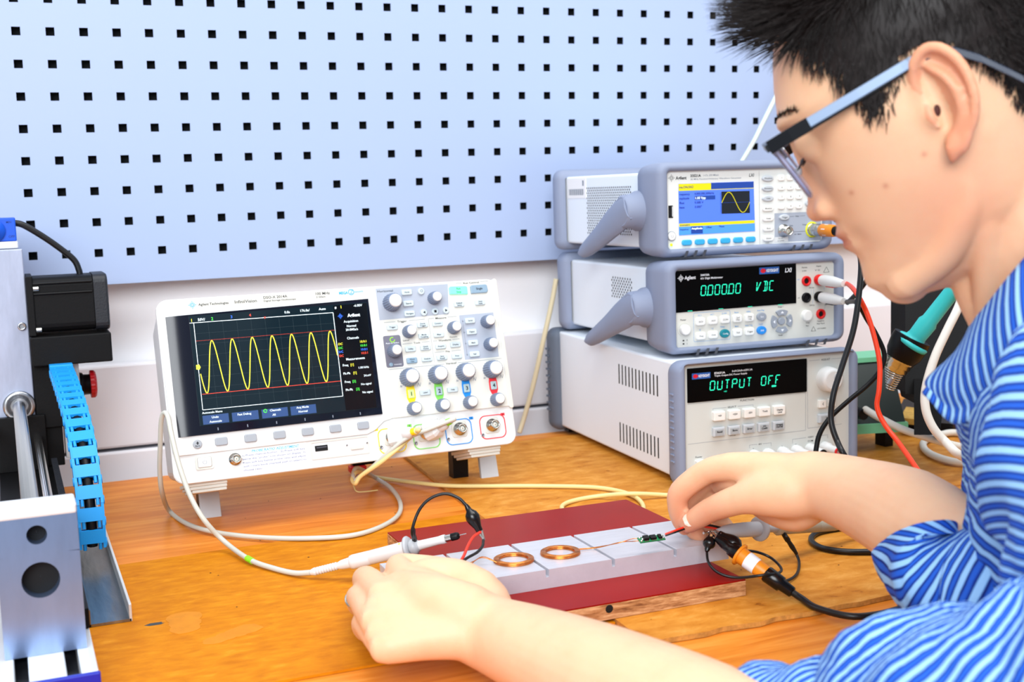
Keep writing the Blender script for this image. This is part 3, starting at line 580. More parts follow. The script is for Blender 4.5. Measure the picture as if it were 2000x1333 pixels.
def badge(root, x0, x1, z0, z1, y):
    q = MB().plate(RR(x0, x1, z0, z1, .4), y, y - .0003).build('maker_badge', M_bluebadge, root)
    b = MB(); text(b, 'KEYSIGHT', (x0 + (x1 - x0) * .66) * k, (z0 + z1) / 2 * k, (z1 - z0) * .42 * k, y - .0004, w=(x1 - x0) * .60 * k, bold=.04); b.build('badge_lettering', M_wink, q)
    b = MB(); c = x0 + (x1 - x0) * .18; zz = (z0 + z1) / 2; s = (x1 - x0) / 24
    for i, hh in enumerate((1.2, 2.6, 3.4, 2.6, 3.2, 2.2, 1.0)): flat(b, RR(c - 3 * s + i * .95 * s, c - 3 * s + (i * .95 + 1.0) * s, zz - hh * s * .75, zz + hh * s * .75, .3 * s), y - .00045)
    b.build('badge_mark', M_redbadge, q)
def rot(yaw, pitch): return (math.radians(-pitch), 0, math.radians(-yaw))

# ---------------------------------------------------------------- power supply (bottom)
psu = empty('power_supply', (0.6505, -0.419, 0.012), 'bench power supply at the bottom of the stack reading OUTPUT OFF', 'power supply', rot=rot(2.96, 0))
fp, fb = case(psu, 213, 133, 348, 4, 371, 24, 402, bw=11.5, panel=M_beige, mrear=M_bumpd, lower=7.2, upper=4.2)
ribs(fb, -11.6, 2, [24 + 7.6 * i for i in range(11)], M_bump); ribs(psu, -11.8, 384, [22 + 9.5 * i for i in range(10)], M_bumpd, 12, 3)
for y in (30, 362):
    for x in (6, 190): MB().box((x * k, y * k, -7.5 * k), ((x + 18) * k, (y + 18) * k, .5 * k)).build('foot', M_black, psu)
for z0, z1 in ((88, 112.4), (15, 39.2)):
    for i in range(12):
        y = 66 + i * 9.75; MB().box((-.35 * k, (y - 1.25) * k, z0 * k), (.3 * k, (y + 1.25) * k, z1 * k)).build('vent_slot', M_hole, psu)
win = MB().plate(RR(4.2, 156.8, 90, 128.6, .8), 0, -.8 * k).build('display_window', M_window, psu)
b = MB()
for i, c in enumerate('OUTPUT OFF'):
    seg_char(b, c, (32 + i * 9.28) * k, (102.2 + i * .02) * k, 5.6 * k, 10 * k, -.95 * k, 1.15 * k, .09)
flat(b, RR(110.5, 116.4, 99.3, 101.4, .6), -.95 * k); text(b, '+6V', 51.4 * k, 99.4 * k, 1.7 * k, -.95 * k); b.build('segment_readout', M_vfd, win)
badge(psu, 9.8, 32.8, 116, 122.8, -.8 * k)
b = MB(); text(b, 'E3631A', 37.8 * k, 121 * k, 2.2 * k, -1 * k, 'L', 13.6 * k, .03); text(b, '0-6V,5A/0-±25V,1A', 60 * k, 121.6 * k, 2.0 * k, -1 * k, 'L', 26 * k, .02); text(b, 'Triple Output DC Power Supply', 37.8 * k, 117.9 * k, 1.8 * k, -1 * k, 'L', 41.4 * k, .02); b.build('white_lettering', M_wink, win)
lab = MB()
for t, x, z, h, w in (('FUNCTION', 79.3, 87, 2.2, 17.5), ('SELECT', 60, 80.8, 2, 11), ('ADJUST', 182.2, 125.6, 2.2, 12), ('Local', 60.6, 48.6, 1.8, 7), ('6V', 95.8, 34.8, 2, 4), ('+25V', 162.2, 36.6, 1.9, 8), ('COM', 161.8, 32, 1.9, 7), ('Power', 17.6, 27.8, 2, 8.5), ('+', 86.8, 30.5, 1.6, 1.8), ('-', 104.8, 29.5, .4, 1.8), ('+', 142.4, 30, 1.6, 1.8), ('-', 180.6, 30.6, .4, 1.8)): text(lab, t, x * k, z * k, h * k, -.15 * k, w=w * k)
flat(lab, kk([(123.4, 28.6), (125, 28.6), (124.2, 30.6)]), -.15 * k)
for i, (t, x) in enumerate((('+6V', 41.7), ('+25V', 61), ('-25V', 80.2), ('Track', 99.2), ('Display\nLimit', 118.5))):
    button(psu, x, 72.6, 14.6, 10.6, 0, 5.5, M_whitekey, r=1.2, bev=1.0)
    for j, q in enumerate(t.split('\n')): text(lab, q, x * k, (73.4 - j * 2.8) * k, 1.9 * k, -5.6 * k, bold=.03)
for i, (t, x) in enumerate((('Recall', 41.5), ('Store', 60.7), ('Error', 79.7), ('I/O\nConfig', 98.7), ('Output\nOn/Off', 117.9))):
    q = button(psu, x, 54.6, 14.6, 10.6, 0, 4.5, M_lgrey, r=1.2, bev=1.0); MB().plate(rr(0, -.6 * k, 10.6 * k, 7.4 * k, .6 * k), -4.4 * k, -5.2 * k, .3 * k).build('key_face', M_greykey2, q)
    ls = t.split('\n')
    for j, s in enumerate(ls): text(lab, s, x * k, (55 + (len(ls) - 1) * 1.3 - j * 2.6) * k, 2.0 * k, -5.35 * k, bold=.04)
button(psu, 176, 74.6, 9.4, 9.4, 0, 4.5, M_whitekey, r=1, bev=.9); button(psu, 188.5, 75, 9.4, 9.4, 0, 4.5, M_whitekey, r=1, bev=.9)
poly(lab, kk([(176.8, 76.4), (175.2, 74.8), (176.8, 73.2)]), .6 * k, -4.6 * k); poly(lab, kk([(187.8, 76.6), (189.4, 75), (187.8, 73.4)]), .6 * k, -4.6 * k)
q = button(psu, 182, 57.4, 22, 10.4, 0, 4.5, M_lgrey, r=1, bev=1); MB().plate(rr(0, 0, 17 * k, 7 * k, .5 * k), -4.4 * k, -5.2 * k, .3 * k).build('key_face', M_greykey2, q)
text(lab, 'Voltage', 183 * k, 58.9 * k, 1.9 * k, -5.35 * k); text(lab, 'Current', 183 * k, 56.1 * k, 1.9 * k, -5.35 * k)
stuff(lab.build('panel_lettering', M_ink, psu))
b = MB(); yy = -.12 * k
for pl in ([(4.5, 88.8), (69, 88.8)], [(90, 88.9), (155.6, 89)], [(155.6, 89), (155.4, 45)], [(155.4, 45), (4.5, 43.4)], [(158, 127), (158.2, 47)], [(158.2, 47), (204, 48)], [(160, 125.6), (174, 125.6)], [(190, 125.6), (204, 125.6)], [(36, 79), (36, 80.8), (53, 80.8)], [(67, 80.8), (87, 80.8), (87, 79)], [(82, 31), (82, 34.8), (92, 34.8)], [(99, 34.8), (110, 34.8), (110, 31)], [(138, 31), (138, 36), (156, 36.4)], [(168, 36.6), (185, 37), (185, 33)]): poly(b, kk(pl), .3 * k, yy)
stuff(b.build('panel_line_print', M_greyink, psu))
# adjust knob with finger dimple
b = MB(); b.lathe((183.8 * k, 0, 103 * k), (0, -1, 0), [(0, 14.6 * k), (9 * k, 14.2 * k), (12.5 * k, 13.4 * k), (14.5 * k, 11.6 * k), (14.8 * k, 10 * k)], 40); q = b.build('adjust_knob', M_white, psu)
MB().lathe((187.8 * k, -14.6 * k, 106.6 * k), (0, -1, 0), [(0, 4.2 * k), (.5 * k, 4.2 * k), (.6 * k, 3.6 * k), (.2 * k, 2.8 * k), (0.05 * k, .4 * k)], 24).build('finger_dimple', M_lgrey, q)
# power switch
q = button(psu, 18, 18, 11, 13, 0, 6, M_whitekey, 'power_switch', r=1, bev=1)
# binding posts
for i, x in enumerate((86.8, 104.9, 124.1, 142.4, 161.1, 180.8)):
    c = (M_red, M_black, M_lgrey, M_red, M_black, M_red)[i]
    b = MB(); b.lathe((x * k, 0, 22.6 * k), (0, -1, 0), [(0, 6.8 * k), (8 * k, 6.6 * k), (10 * k, 5.6 * k), (10.2 * k, 5.0 * k), (26 * k, 4.9 * k), (27 * k, 4.2 * k)], 24); q = b.build('binding_post', M_white, psu)
    MB().lathe((x * k, -27 * k, 22.6 * k), (0, -1, 0), [(0, 4.6 * k), (1.5 * k, 4.5 * k), (1.5 * k, 2.4 * k), (-2 * k, 2.2 * k)], 20).build('post_tip', c, q)

# ---------------------------------------------------------------- multimeter (middle)
dmm = empty('bench_multimeter', (0.669, -0.369, 0.246), 'bench multimeter in the middle of the stack reading 0.00000 VDC', 'multimeter', rot=rot(2.4, .3))
_d = Matrix.Rotation(math.radians(-2.4), 3, 'Z') @ Matrix.Rotation(math.radians(-.3), 3, 'X') @ V((0, 0, 1)); dmm.location = V((0.669, -0.369, 0.246)) - _d * .0885
fp, fb = case(dmm, 212, 88.5, 300, 4, 302, 55, 330, bw=13.5, lower=8.2)
handle(dmm, 52, 43, 186, -9, 212, 13.5); holes(dmm, 113, 171, 48, 75, 7.2, 3.4, 1.3, 1.5, 'vent_holes'); notches(fb, (22, 34, 46, 168, 180, 192), -9.6, 10)
win = MB().plate(kk([(-.2, 40), (160, 41.4), (160, 88.4), (-.2, 87.6)]), 0, -.7 * k).build('display_window', M_window, dmm)
b = MB()
for i in range(6): seg_char(b, '0', (33.2 + i * 9.05) * k, 58 * k, 5.8 * k, 11 * k, -.9 * k, 1.1 * k, .1)
for x in (40.6, 67.8): flat(b, RR(x, x + 1.5, 57.2, 58.8, .4), -.9 * k)
for i, c in enumerate('VDC'): seg_char(b, c, (106.2 + i * 8.6) * k, 58.6 * k, 5.2 * k, 11 * k, -.9 * k, 1.1 * k, .1)
for x in (19, 59, 97.5, 138): flat(b, RR(x - 3, x + 3, 40.8, 41.4, .2), -.9 * k)
b.build('segment_readout', M_vfd, win)
b = MB(); starburst(b, 8 * k, 79.2 * k, 4.2 * k, -.9 * k, .6 * k); text(b, 'Agilent', 12.8 * k, 79.4 * k, 4.0 * k, -.9 * k, 'L', 14.2 * k, .02); text(b, '34410A', 33.2 * k, 81.4 * k, 2.4 * k, -.9 * k, 'L', 11.6 * k, .03); text(b, '6½ Digit Multimeter', 33.2 * k, 77.6 * k, 2.2 * k, -.9 * k, 'L', 29 * k, .02); text(b, 'LXI', 149 * k, 81.2 * k, 4.8 * k, -.9 * k, w=8.5 * k, bold=.03, slant=.15); b.build('white_lettering', M_wink, win)
badge(dmm, 110.2, 136.8, 78.2, 86, -.7 * k)
lab, lbl = MB(), MB()
q = button(dmm, 11.1, 20.2, 12, 12, 0, 7, M_whitekey, 'power_button', shape='e', bev=1.4); MB().frame(ell(11.1 * k, 20.2 * k, 16 * k, 16 * k, 28), ell(11.1 * k, 20.2 * k, 12.6 * k, 12.6 * k, 28), 0, -.6 * k).build('button_ring', M_ivory, dmm)
text(lab, 'Power', 10.7 * k, 31.4 * k, 2 * k, -.15 * k)
for z in (7.4, 3.6): flat(lab, kk([(9.2, z - .8), (11.6, z - .8), (11.2, z + .9), (9.6, z + .9)]), -.15 * k)
text(lab, '0', 15 * k, 7.6 * k, 1.8 * k, -.15 * k); text(lab, '1', 15 * k, 3.6 * k, 1.8 * k, -.15 * k)
for x, z, t, u in ((31.8, 28, 'DCV', 'DC I'), (47.8, 28.2, 'ACV', 'AC I'), (63.9, 28.4, 'Ω 2W', 'Ω 4W'), (80, 28.5, '2nd\nDisp', 'Reset'), (95.9, 28.6, 'Data\nLog', 'Utility'), (32, 11.5, 'Freq', '-||-'), (47.9, 11.8, 'Cont', '->|-'), (80, 12.2, 'Null', 'Math'), (95.9, 12.3, 'Trigger', 'Auto Trig')):
    button(dmm, x, z, 12.4, 9, 0, 3.2, M_whitekey, r=2.6, bev=1.1)
    ls = t.split('\n')
    for j, s in enumerate(ls): text(lab, s, x * k, (z + (len(ls) - 1) * 1.2 - j * 2.4) * k, 1.8 * k, -3.3 * k)
    text(lbl, u, x * k, (z + 7) * k, 1.7 * k, -.15 * k)
text(lbl, 'Temp', 61 * k, 20 * k, 1.7 * k, -.15 * k); text(lbl, 'Auto Rng', 112 * k, 36 * k, 1.7 * k, -.15 * k); text(lbl, 'Local', 112 * k, 19.8 * k, 1.7 * k, -.15 * k)
for x, z, m, t in ((63.5, 12.1, M_teal, 'Config'), (112.3, 28.7, M_greykey, 'Exit'), (112.3, 12.5, M_bluekey, 'Shift')):
    q = button(dmm, x, z, 12.6, 10, 0, 3, m, shape='e', bev=1.2); b = MB(); text(b, t, 0, 0, 1.9 * k, -3.1 * k); b.build('key_lettering', M_wink, q)
q = MB().plate(ell(139 * k, 21.6 * k, 9.6 * k, 9 * k), 0, -3 * k, 1.2 * k).build('enter_key', M_greykey, dmm)
def wedge(cx, cz, a0, a1, r0, r1): 
    A = [math.radians(a0 + (a1 - a0) * i / 8) for i in range(9)]
    return [((cx + r1 * math.cos(a)) * k, (cz + r1 * math.sin(a) * .98) * k) for a in A] + [((cx + r0 * math.cos(a)) * k, (cz + r0 * math.sin(a) * .98) * k) for a in reversed(A)]
for a in (90, 180, 0, 270):
    q = MB().plate(wedge(139.4, 21.5, a - 34, a + 34, 7.6, 14), 0, -3 * k).build('arrow_key', M_greykey, dmm, bevel=.0006)
    ca, sa = math.cos(math.radians(a)), math.sin(math.radians(a)); b = MB(); P = lambda u, w: ((139.4 + ca * (10.8 + u) - sa * w) * k, (21.5 + (sa * (10.8 + u) + ca * w) * .98) * k)
    flat(b, [P(1.6, 0), P(-1.2, 2.2), P(-1.2, -2.2)], -3.1 * k); b.build('arrow', M_wink, q)
text(lab, 'Range +', 139 * k, 38.4 * k, 1.6 * k, -.15 * k); text(lab, 'Range -', 139.4 * k, 5 * k, 1.6 * k, -.15 * k)
def jack(root, x, z, m, r=6.0):
    b = MB(); b.lathe((x * k, 0, z * k), (0, -1, 0), [(0, r * k), (2.2 * k, r * k), (3 * k, (r - .8) * k), (3 * k, (r - 2) * k), (0.4 * k, (r - 2.6) * k)], 28); q = b.build('input_jack', m, root)
    MB().lathe((x * k, -.4 * k, z * k), (0, -1, 0), [(0, (r - 2.7) * k), (.2 * k, (r - 2.8) * k)], 20).build('jack_hole', M_hole, q)
for x, z, m in ((173.8, 67, M_red), (173.7, 47.2, M_black), (190.6, 67.6, M_red), (190.5, 47.3, M_black), (193.6, 26.6, M_red)): jack(dmm, x, z, m)
q = button(dmm, 173.2, 26.2, 13, 13, 0, 6, M_whitekey, 'selector_button', shape='e', bev=1.4)
for t, x, z, h, w in (('Sense', 171.8, 83.2, 1.9, 7.5), ('Ω 4W', 171.6, 79, 1.6, 6), ('Input', 191.6, 83.8, 1.9, 6.5), ('V Ω', 189.5, 79, 1.6, 7), ('200Vpk', 181.5, 58.6, 1.5, 7.5), ('200Vpk', 182, 37.6, 1.5, 7.5), ('Front', 176, 17, 1.5, 5), ('Rear', 175.4, 13.6, 1.5, 4), ('Fused on', 194, 18, 1.5, 9.5), ('Rear Panel', 194, 15, 1.5, 10.5), ('CAT II (300V)', 195, 9, 1.5, 12), ('3A', 201, 37, 1.6, 3), ('HI', 163.4, 69.2, 1.6, 2.4), ('LO', 163.8, 47.4, 1.6, 2.6)): text(lab if t != 'HI' else lbl, t, x * k, z * k, h * k, -.15 * k, w=w * k)
poly(lab, kk([(198, 75.8), (206, 75.8), (202, 82.2)]), .4 * k, -.15 * k, True); poly(lab, kk([(180.6, 6.6), (187, 6.6), (183.8, 12)]), .4 * k, -.15 * k, True)
stuff(lab.build('panel_lettering', M_ink, dmm)); stuff(lbl.build('blue_lettering', M_blueink, dmm))
b = MB(); poly(b, RR(23.8, 71.4, 5, 38.2, 1.6), .3 * k, -.12 * k, True)
for pl in ([(180, 64), (182, 62), (182, 60)], [(181, 57), (181, 50), (178, 47.5)], [(184, 57), (184, 52), (187, 49)], [(183, 39), (183, 43), (186, 45)], [(199, 58), (199, 54)], [(200, 35), (199, 31)]): poly(b, kk(pl), .25 * k, -.12 * k)
stuff(b.build('panel_line_print', M_blueink, dmm))

# ---------------------------------------------------------------- function generator (top)
gen = empty('function_generator', (0.6715, -0.3485, 0.3577), 'waveform generator on top of the stack with blue and yellow screen', 'function generator', rot=rot(.6, .3))
_d = Matrix.Rotation(math.radians(-.6), 3, 'Z') @ Matrix.Rotation(math.radians(-.3), 3, 'X') @ V((0, 0, 1)); gen.location = V((0.6715, -0.3485, 0.3577)) - _d * .0885
fp, fb = case(gen, 212, 88.5, 272, 4, 276, 52, 300, bw=13.5, panel=mat('generator_panel', (232, 234, 230), .45))
handle(gen, 48, 44, 172, -9, 212, 13.5); holes(gen, 88, 212, 15, 75, 5.6, 3.2, 1.3, 1.25, 'vent_holes'); notches(fb, (18, 30, 42, 164, 176, 188), -9.6, 10)
q = MB().box((-.5 * k, 214 * k, 60 * k), (.2 * k, 272 * k, 86 * k)).build('barcode_sticker', mat('sticker', (240, 240, 240), .6), gen)
b = MB()
for i in range(22):
    y = 222 + i * 2.1; w = (.5, .9, .35)[i % 3]; b.add([(-.00065, (y - w) * k, 64 * k), (-.00065, (y + w) * k, 64 * k), (-.00065, (y + w) * k, 72 * k), (-.00065, (y - w) * k, 72 * k)], [(0, 1, 2, 3)])
b.add([(-.00065, y * k, z * k) for y, z in ((220, 76), (224, 76), (224, 83), (220, 83))], [(0, 1, 2, 3)]); stuff(b.build('barcode_print', M_greyink, q))
M_gblue = EM('generator_screen_blue', (74, 112, 220), .6); M_gblue2 = EM('generator_screen_softkeys', (70, 140, 224), .55); M_gnavy = EM('generator_screen_navy', (25, 60, 140), .6); M_gyel = EM('generator_screen_yellow', (205, 195, 10), .55); M_gblk = EM('generator_screen_black', (16, 24, 34), .3); M_gink = EM('generator_screen_ink', (20, 30, 110), .3)
lcd = MB().plate(kk([(16, 15.2), (118, 15.8), (116.6, 74.2), (16.2, 74.2)]), 0, -.4 * k).build('lcd_screen', M_gblue, gen)
y1_, y2_, y3_ = -.5 * k, -.58 * k, -.66 * k
b = MB(); flat(b, kk([(59, 66.8), (116.6, 66.8), (116.6, 74), (59, 74)]), y1_); flat(b, kk([(37, 55), (64.4, 55), (64.4, 59.6), (37, 59.6)]), y2_); flat(b, kk([(31.6, 16.4), (47.2, 16.2), (47.2, 24.4), (31.6, 24.6)]), y2_); b.build('navy_fields', M_gnavy, lcd)
b = MB(); flat(b, kk([(16.2, 66.2), (59, 66.2), (59.6, 73), (58.6, 74), (16.2, 74)]), y1_); flat(b, kk([(16.2, 66), (116.8, 66), (116.8, 66.7), (16.2, 66.6)]), y2_); flat(b, kk([(16.2, 25), (117.4, 25.2), (117.4, 28.8), (16.2, 28.6)]), y1_); b.build('yellow_bands', M_gyel, lcd)
b = MB(); flat(b, kk([(16.2, 15.4), (118, 16), (117.6, 25), (16.2, 25)]), y1_); b.build('softkey_band', M_gblue2, lcd)
b = MB(); flat(b, kk([(72.6, 37.8), (111.2, 37.4), (111, 63.4), (72.6, 63.6)]), y1_); b.build('wave_window', M_gblk, lcd)
b = MB(); poly(b, kk([(73 + 38 * i / 60, 50.6 + 12 * math.sin(2 * PI * i / 60)) for i in range(61)]), .75 * k, y3_); b.build('wave_trace', M_gyel, lcd)
b = MB(); poly(b, kk([(71.4, 62.4), (71.4, 38.6)]), .5 * k, y3_); poly(b, kk([(73, 50.6), (112.4, 50.4)]), .35 * k, y3_); b.build('wave_axes', M_gnavy, lcd)
b = MB()
for t, x, z, h in (('ine,ON,50Ω', 17, 70.2, 2.6), ('requency', 17, 62.2, 2.6), ('4.000,000,000kHz', 36.8, 62.3, 2.5), ('mplitude', 17, 57.4, 2.6), ('ffset', 17, 52.2, 2.6), ('0.000 V', 37, 52.2, 2.6), ('hase', 17, 47.2, 2.6), ('0.000°', 37, 47.2, 2.6), ('arameters', 17.4, 26.9, 2.2), ('requency', 17, 21.9, 2.2), ('Offset', 51.4, 23, 2.2), ('Phase', 69, 23.4, 2.2)): text(b, t, x * k, z * k, h * k, y3_, 'L', bold=.015)
b.build('screen_lettering', M_gink, lcd)
b = MB(); text(b, '1.00 Vpp', 38 * k, 57.3 * k, 2.8 * k, y3_, 'L', bold=.02); text(b, 'Amplitude', 32.2 * k, 22.4 * k, 2.2 * k, y3_, 'L', 14.4 * k, .03); b.build('white_lettering', E_white, lcd)
lab = MB(); starburst(lab, 7.4 * k, 81 * k, 4.2 * k, -.1 * k, .45 * k); text(lab, 'Agilent', 12.8 * k, 80.8 * k, 3.6 * k, -.1 * k, 'L', 14.2 * k, .03); text(lab, '33521A', 32.2 * k, 82.9 * k, 2.8 * k, -.1 * k, 'L', 13.8 * k, .04); text(lab, 'LXI', 113.8 * k, 81.6 * k, 3.6 * k, -.1 * k, w=6.4 * k, bold=.02, slant=.15)
b = MB(); text(b, '1-Ch, 250 MSa/s', 49.5 * k, 83 * k, 2 * k, -.1 * k, 'L', 20 * k); text(b, '30 MHz Function/Arbitrary Waveform Generator', 32.2 * k, 78.9 * k, 1.9 * k, -.1 * k, 'L', 68 * k); stuff(b.build('grey_lettering', M_greyink, gen))
q = MB().plate(RR(2.8, 8.6, 35.6, 49.8, .4), 0, -.5 * k).build('usb_port', M_hole, gen); MB().box((7.2 * k, -.9 * k, 37 * k), (8.2 * k, -.4 * k, 48.6 * k)).build('usb_tongue', M_white, q)
q = button(gen, 6, 14.6, 9.6, 9.6, 0, 2.2, M_whitekey, 'power_button', shape='e', bev=.8); MB().frame(ell(6 * k, 14.6 * k, 11.4 * k, 11.4 * k, 24), ell(6 * k, 14.6 * k, 10 * k, 10 * k, 24), 0, -.5 * k).build('button_ring', M_mgrey, gen)
b = MB(); poly(b, [(1.4 * k * math.cos(a), 1.4 * k * math.sin(a)) for a in [math.radians(t) for t in range(120, 421, 25)]], .3 * k, -2.3 * k); b.build('power_symbol', M_greyink, q)
MB().sphere((5.7 * k, 0, 4.8 * k), 1.7 * k).build('power_led', mat('lime_led', (190, 235, 20), .3, emit=1.2), gen)
for i in range(6): button(gen, 25.6 + 17.16 * i, 6.5, 12.8, 6.6, 0, 2.6, M_cyankey, 'soft_key', r=2.6, bev=1.1)
for i, t in enumerate(('Waveform', 'Parameters', 'Units', 'Modulate', 'Sweep', 'Burst', 'System')):
    x, z = 135.2, 77.2 - 11.75 * i; button(gen, x, z, 15.4, 7.4, 0, 3, M_lgrey if i < 3 else M_whitekey, r=3.6, bev=1.2, shape='e' if i < 3 else 'r'); text(lab, t, x * k, z * k, 1.7 * k, -3.1 * k)
text(lab, 'Local', 135 * k, 1.4 * k, 1.6 * k, -.1 * k)
for r_ in range(4):
    for c_ in range(3):
        x, z = 154 + 12.3 * c_, 77.4 - 11.25 * r_; button(gen, x, z, 9.2, 7.6, 0, 3, M_whitekey, r=2.6, bev=1.1); text(lab, '123456789.0±'[(r_ * 3 + c_)], x * k, z * k, 2 * k, -3.1 * k)
for x, z in ((192.5, 46), (204, 46)): button(gen, x, z, 9.6, 8, 0, 3, M_lgrey, 'arrow_key', shape='e', bev=1.1)
knob(gen, 200, 68, 10.5, 14, 0, 26, M_lgrey, M_lgrey, 'rotary_knob')
b = MB(); flat(b, kk([(145.2, 1.2), (211, 1.2), (211, 35.8), (145.2, 35.7)]), -.08 * k); b.build('connector_zone', M_panelgrey, gen)
b = MB(); flat(b, kk([(145.4, 1.4), (164, 1.6), (164, 7.6), (145.4, 7.4)]), -.14 * k); b.build('notice_sticker', M_white, gen)
button(gen, 158, 30.5, 14, 7, -.1, 2.8, M_lgrey, 'trigger_key', shape='e', bev=1.1); text(lab, 'Trigger', 158 * k, 30.5 * k, 1.8 * k, -3 * k)
for t, x, z, h in (('Setup', 177, 31.4, 1.6), ('Sync', 168.6, 20.4, 1.7), ('Output', 188, 20.8, 1.7), ('42 V MAX', 178, 9.6, 1.6), ('50Ω', 196, 5, 1.6), ('Sync out', 153.6, 5.8, 1.3), ('not available', 154, 3, 1.3)): text(lab, t, x * k, z * k, h * k, -.16 * k)
bar(lab, (166 * k, 31 * k), (173 * k, 31.1 * k), .3 * k, -.12 * k); bar(lab, (181 * k, 31.2 * k), (188 * k, 31.3 * k), .3 * k, -.12 * k); bar(lab, (165 * k, 12.6 * k), (196 * k, 12.8 * k), .35 * k, -.12 * k); bar(lab, (124.6 * k, 0), (124.4 * k, 86 * k), .25 * k, -.1 * k)
stuff(lab.build('panel_lettering', M_ink, gen))
bnc(gen, 157.4, 14.6, 0, 'bnc_connector', 13, 5.4); bnc(gen, 198, 14.4, 0, 'bnc_connector', 11, 5.2)
MB().lathe((198 * k, -.2 * k, 14.4 * k), (0, -1, 0), [(0, 9.6 * k), (.6 * k, 9.6 * k), (.7 * k, 7.6 * k)], 28).build('output_ring', mat('yellow_ring', (225, 225, 40), .45), gen)
# lettering and printed marks count as one piece of print
for o in list(bpy.data.objects):
    if any(w in o.name for w in ('lettering', 'print', 'ticks', 'grid', 'menu_boxes', 'grey_zones', 'cursors', 'navy_fields', 'yellow_bands', 'segment_readout', 'badge_mark', 'wave_axes')): o['kind'] = 'stuff'

# ================================================================== things on the table
M_lam = mat('red_laminate', (138, 14, 8), 0.34, var=0.10, vscale=9, spec=.12)
M_ply = ramp_mat('end_grain_fibre', [(0.30, (120, 74, 44)), (0.46, (176, 124, 80)), (0.6, (206, 158, 112)), (0.75, (226, 186, 142))], 0.8, 150.0, (0.35, 1, 2.2), 0.2, 0.5, detail=6)
def red_board(x0, x1, y0, y1, z0, z1, label):
    cx, cy = (x0 + x1) / 2, (y0 + y1) / 2
    r = empty('laminated_board', (cx, cy, z0), label, 'board', 'red laminated boards under the metal bar')
    MB().box((x0 - cx, y0 - cy, 0), (x1 - cx, y1 - cy, z1 - z0 - .0012)).build('fibre_core', M_ply, r, bevel=.0006)
    MB().box((x0 - cx + .0004, y0 - cy + .0004, z1 - z0 - .0012), (x1 - cx - .0004, y1 - cy - .0004, z1 - z0)).build('red_laminate_skin', M_lam, r)
    return r
rb1 = red_board(0.2885, 0.5480, -0.6150, -0.4745, 0.0046, 0.0186, 'red laminated board behind the slotted aluminium bar')
rb2 = red_board(0.2660, 0.5125, -0.7560, -0.6170, 0.0046, 0.0186, 'red laminated board in front of the aluminium bar, edge with a dark hole')
p = V((0.3861, -0.7562, 0.0137)) - rb2.location
MB().lathe(p, (0, -1, 0), [(0, .0034), (.0003, .0030)], 12).build('drill_hole', M_hole, rb2)
# slotted aluminium bar
M_alu = mat('milled_aluminium', (204, 204, 212), 0.36, 0.35, bump=0.15, bscale=260, var=0.06, vscale=40, stretch=(1, 6, 1))
X0, X1, ZB, ZTp = 0.2390, 0.5300, 0.0187, 0.0347
top = []
for x in (0.4770, 0.4180, 0.3575, 0.2970): top += [(x + .0015, ZTp), (x + .0015, ZTp - .0065), (x - .0015, ZTp - .0065), (x - .0015, ZTp)]
ol = [(X0, ZB), (X1, ZB), (X1, ZTp)] + top + [(X0, ZTp)]
bar_o = MB().plate([(x, z) for x, z in ol], -0.6205, -0.7015).build('slotted_metal_bar', M_alu, bevel=.0004)
tag(bar_o, 'slotted grey aluminium bar lying across the red boards', 'metal bar')
# copper coils
M_cu = mat('enamelled_copper', (226, 138, 70), 0.25, 1.0)
def coil(cx, cy, lead, label):
    z0 = ZTp; r = empty('copper_coil', (cx, cy, z0), label, 'coil', 'copper coils on the bar'); b = MB()
    for lay in range(3):
        pts = []
        for i in range(7 * 40): a = 2 * PI * i / 40 + lay; rad = .0124 + .0046 * (i / (7 * 40)); pts.append((rad * math.cos(a), rad * math.sin(a), .0006 + lay * .00085))
        b.tube(pts, .00046, 6)
    b.build('winding', M_cu, r)
    for L in lead: MB().tube(spline([V(p) - V((cx, cy, z0)) for p in L], 6), .00038, 6).build('lead_wire', M_cu, r)
    return r
c1, c2 = (0.3420, -0.6668, 0.0362), (0.3850, -0.6666, 0.0362)
pcbL, pcbR = V((0.2875, -0.6791, 0.0410)), V((0.4533, -0.7031, 0.0477))
coil(c1[0], c1[1], [[(c1[0] - .0155, c1[1] - .002, .0364), (0.3154, -0.6659, 0.0420), (0.3048, -0.6710, 0.0410), (0.2895, -0.6783, 0.0405)], [(c1[0] - .0150, c1[1] - .004, .0362), (0.3140, -0.6647, 0.0410), (0.2988, -0.6748, 0.0390), (0.2894, -0.6811, 0.0400)]], 'copper coil nearer the left hand on the aluminium bar')
coil(c2[0], c2[1], [[(c2[0] + .0150, c2[1] + .001, .0364), (0.4152, -0.6705, 0.0370), (0.4240, -0.6968, 0.0462), (0.4385, -0.6970, 0.0482), (0.4437, -0.6992, 0.0481)], [(c2[0] + .0154, c2[1] - .001, .0362), (0.4190, -0.6725, 0.0370), (0.4261, -0.6976, 0.0470), (0.4395, -0.6977, 0.0461), (0.4436, -0.6993, 0.0464)]], 'copper coil further right on the bar, wired to a circuit board')
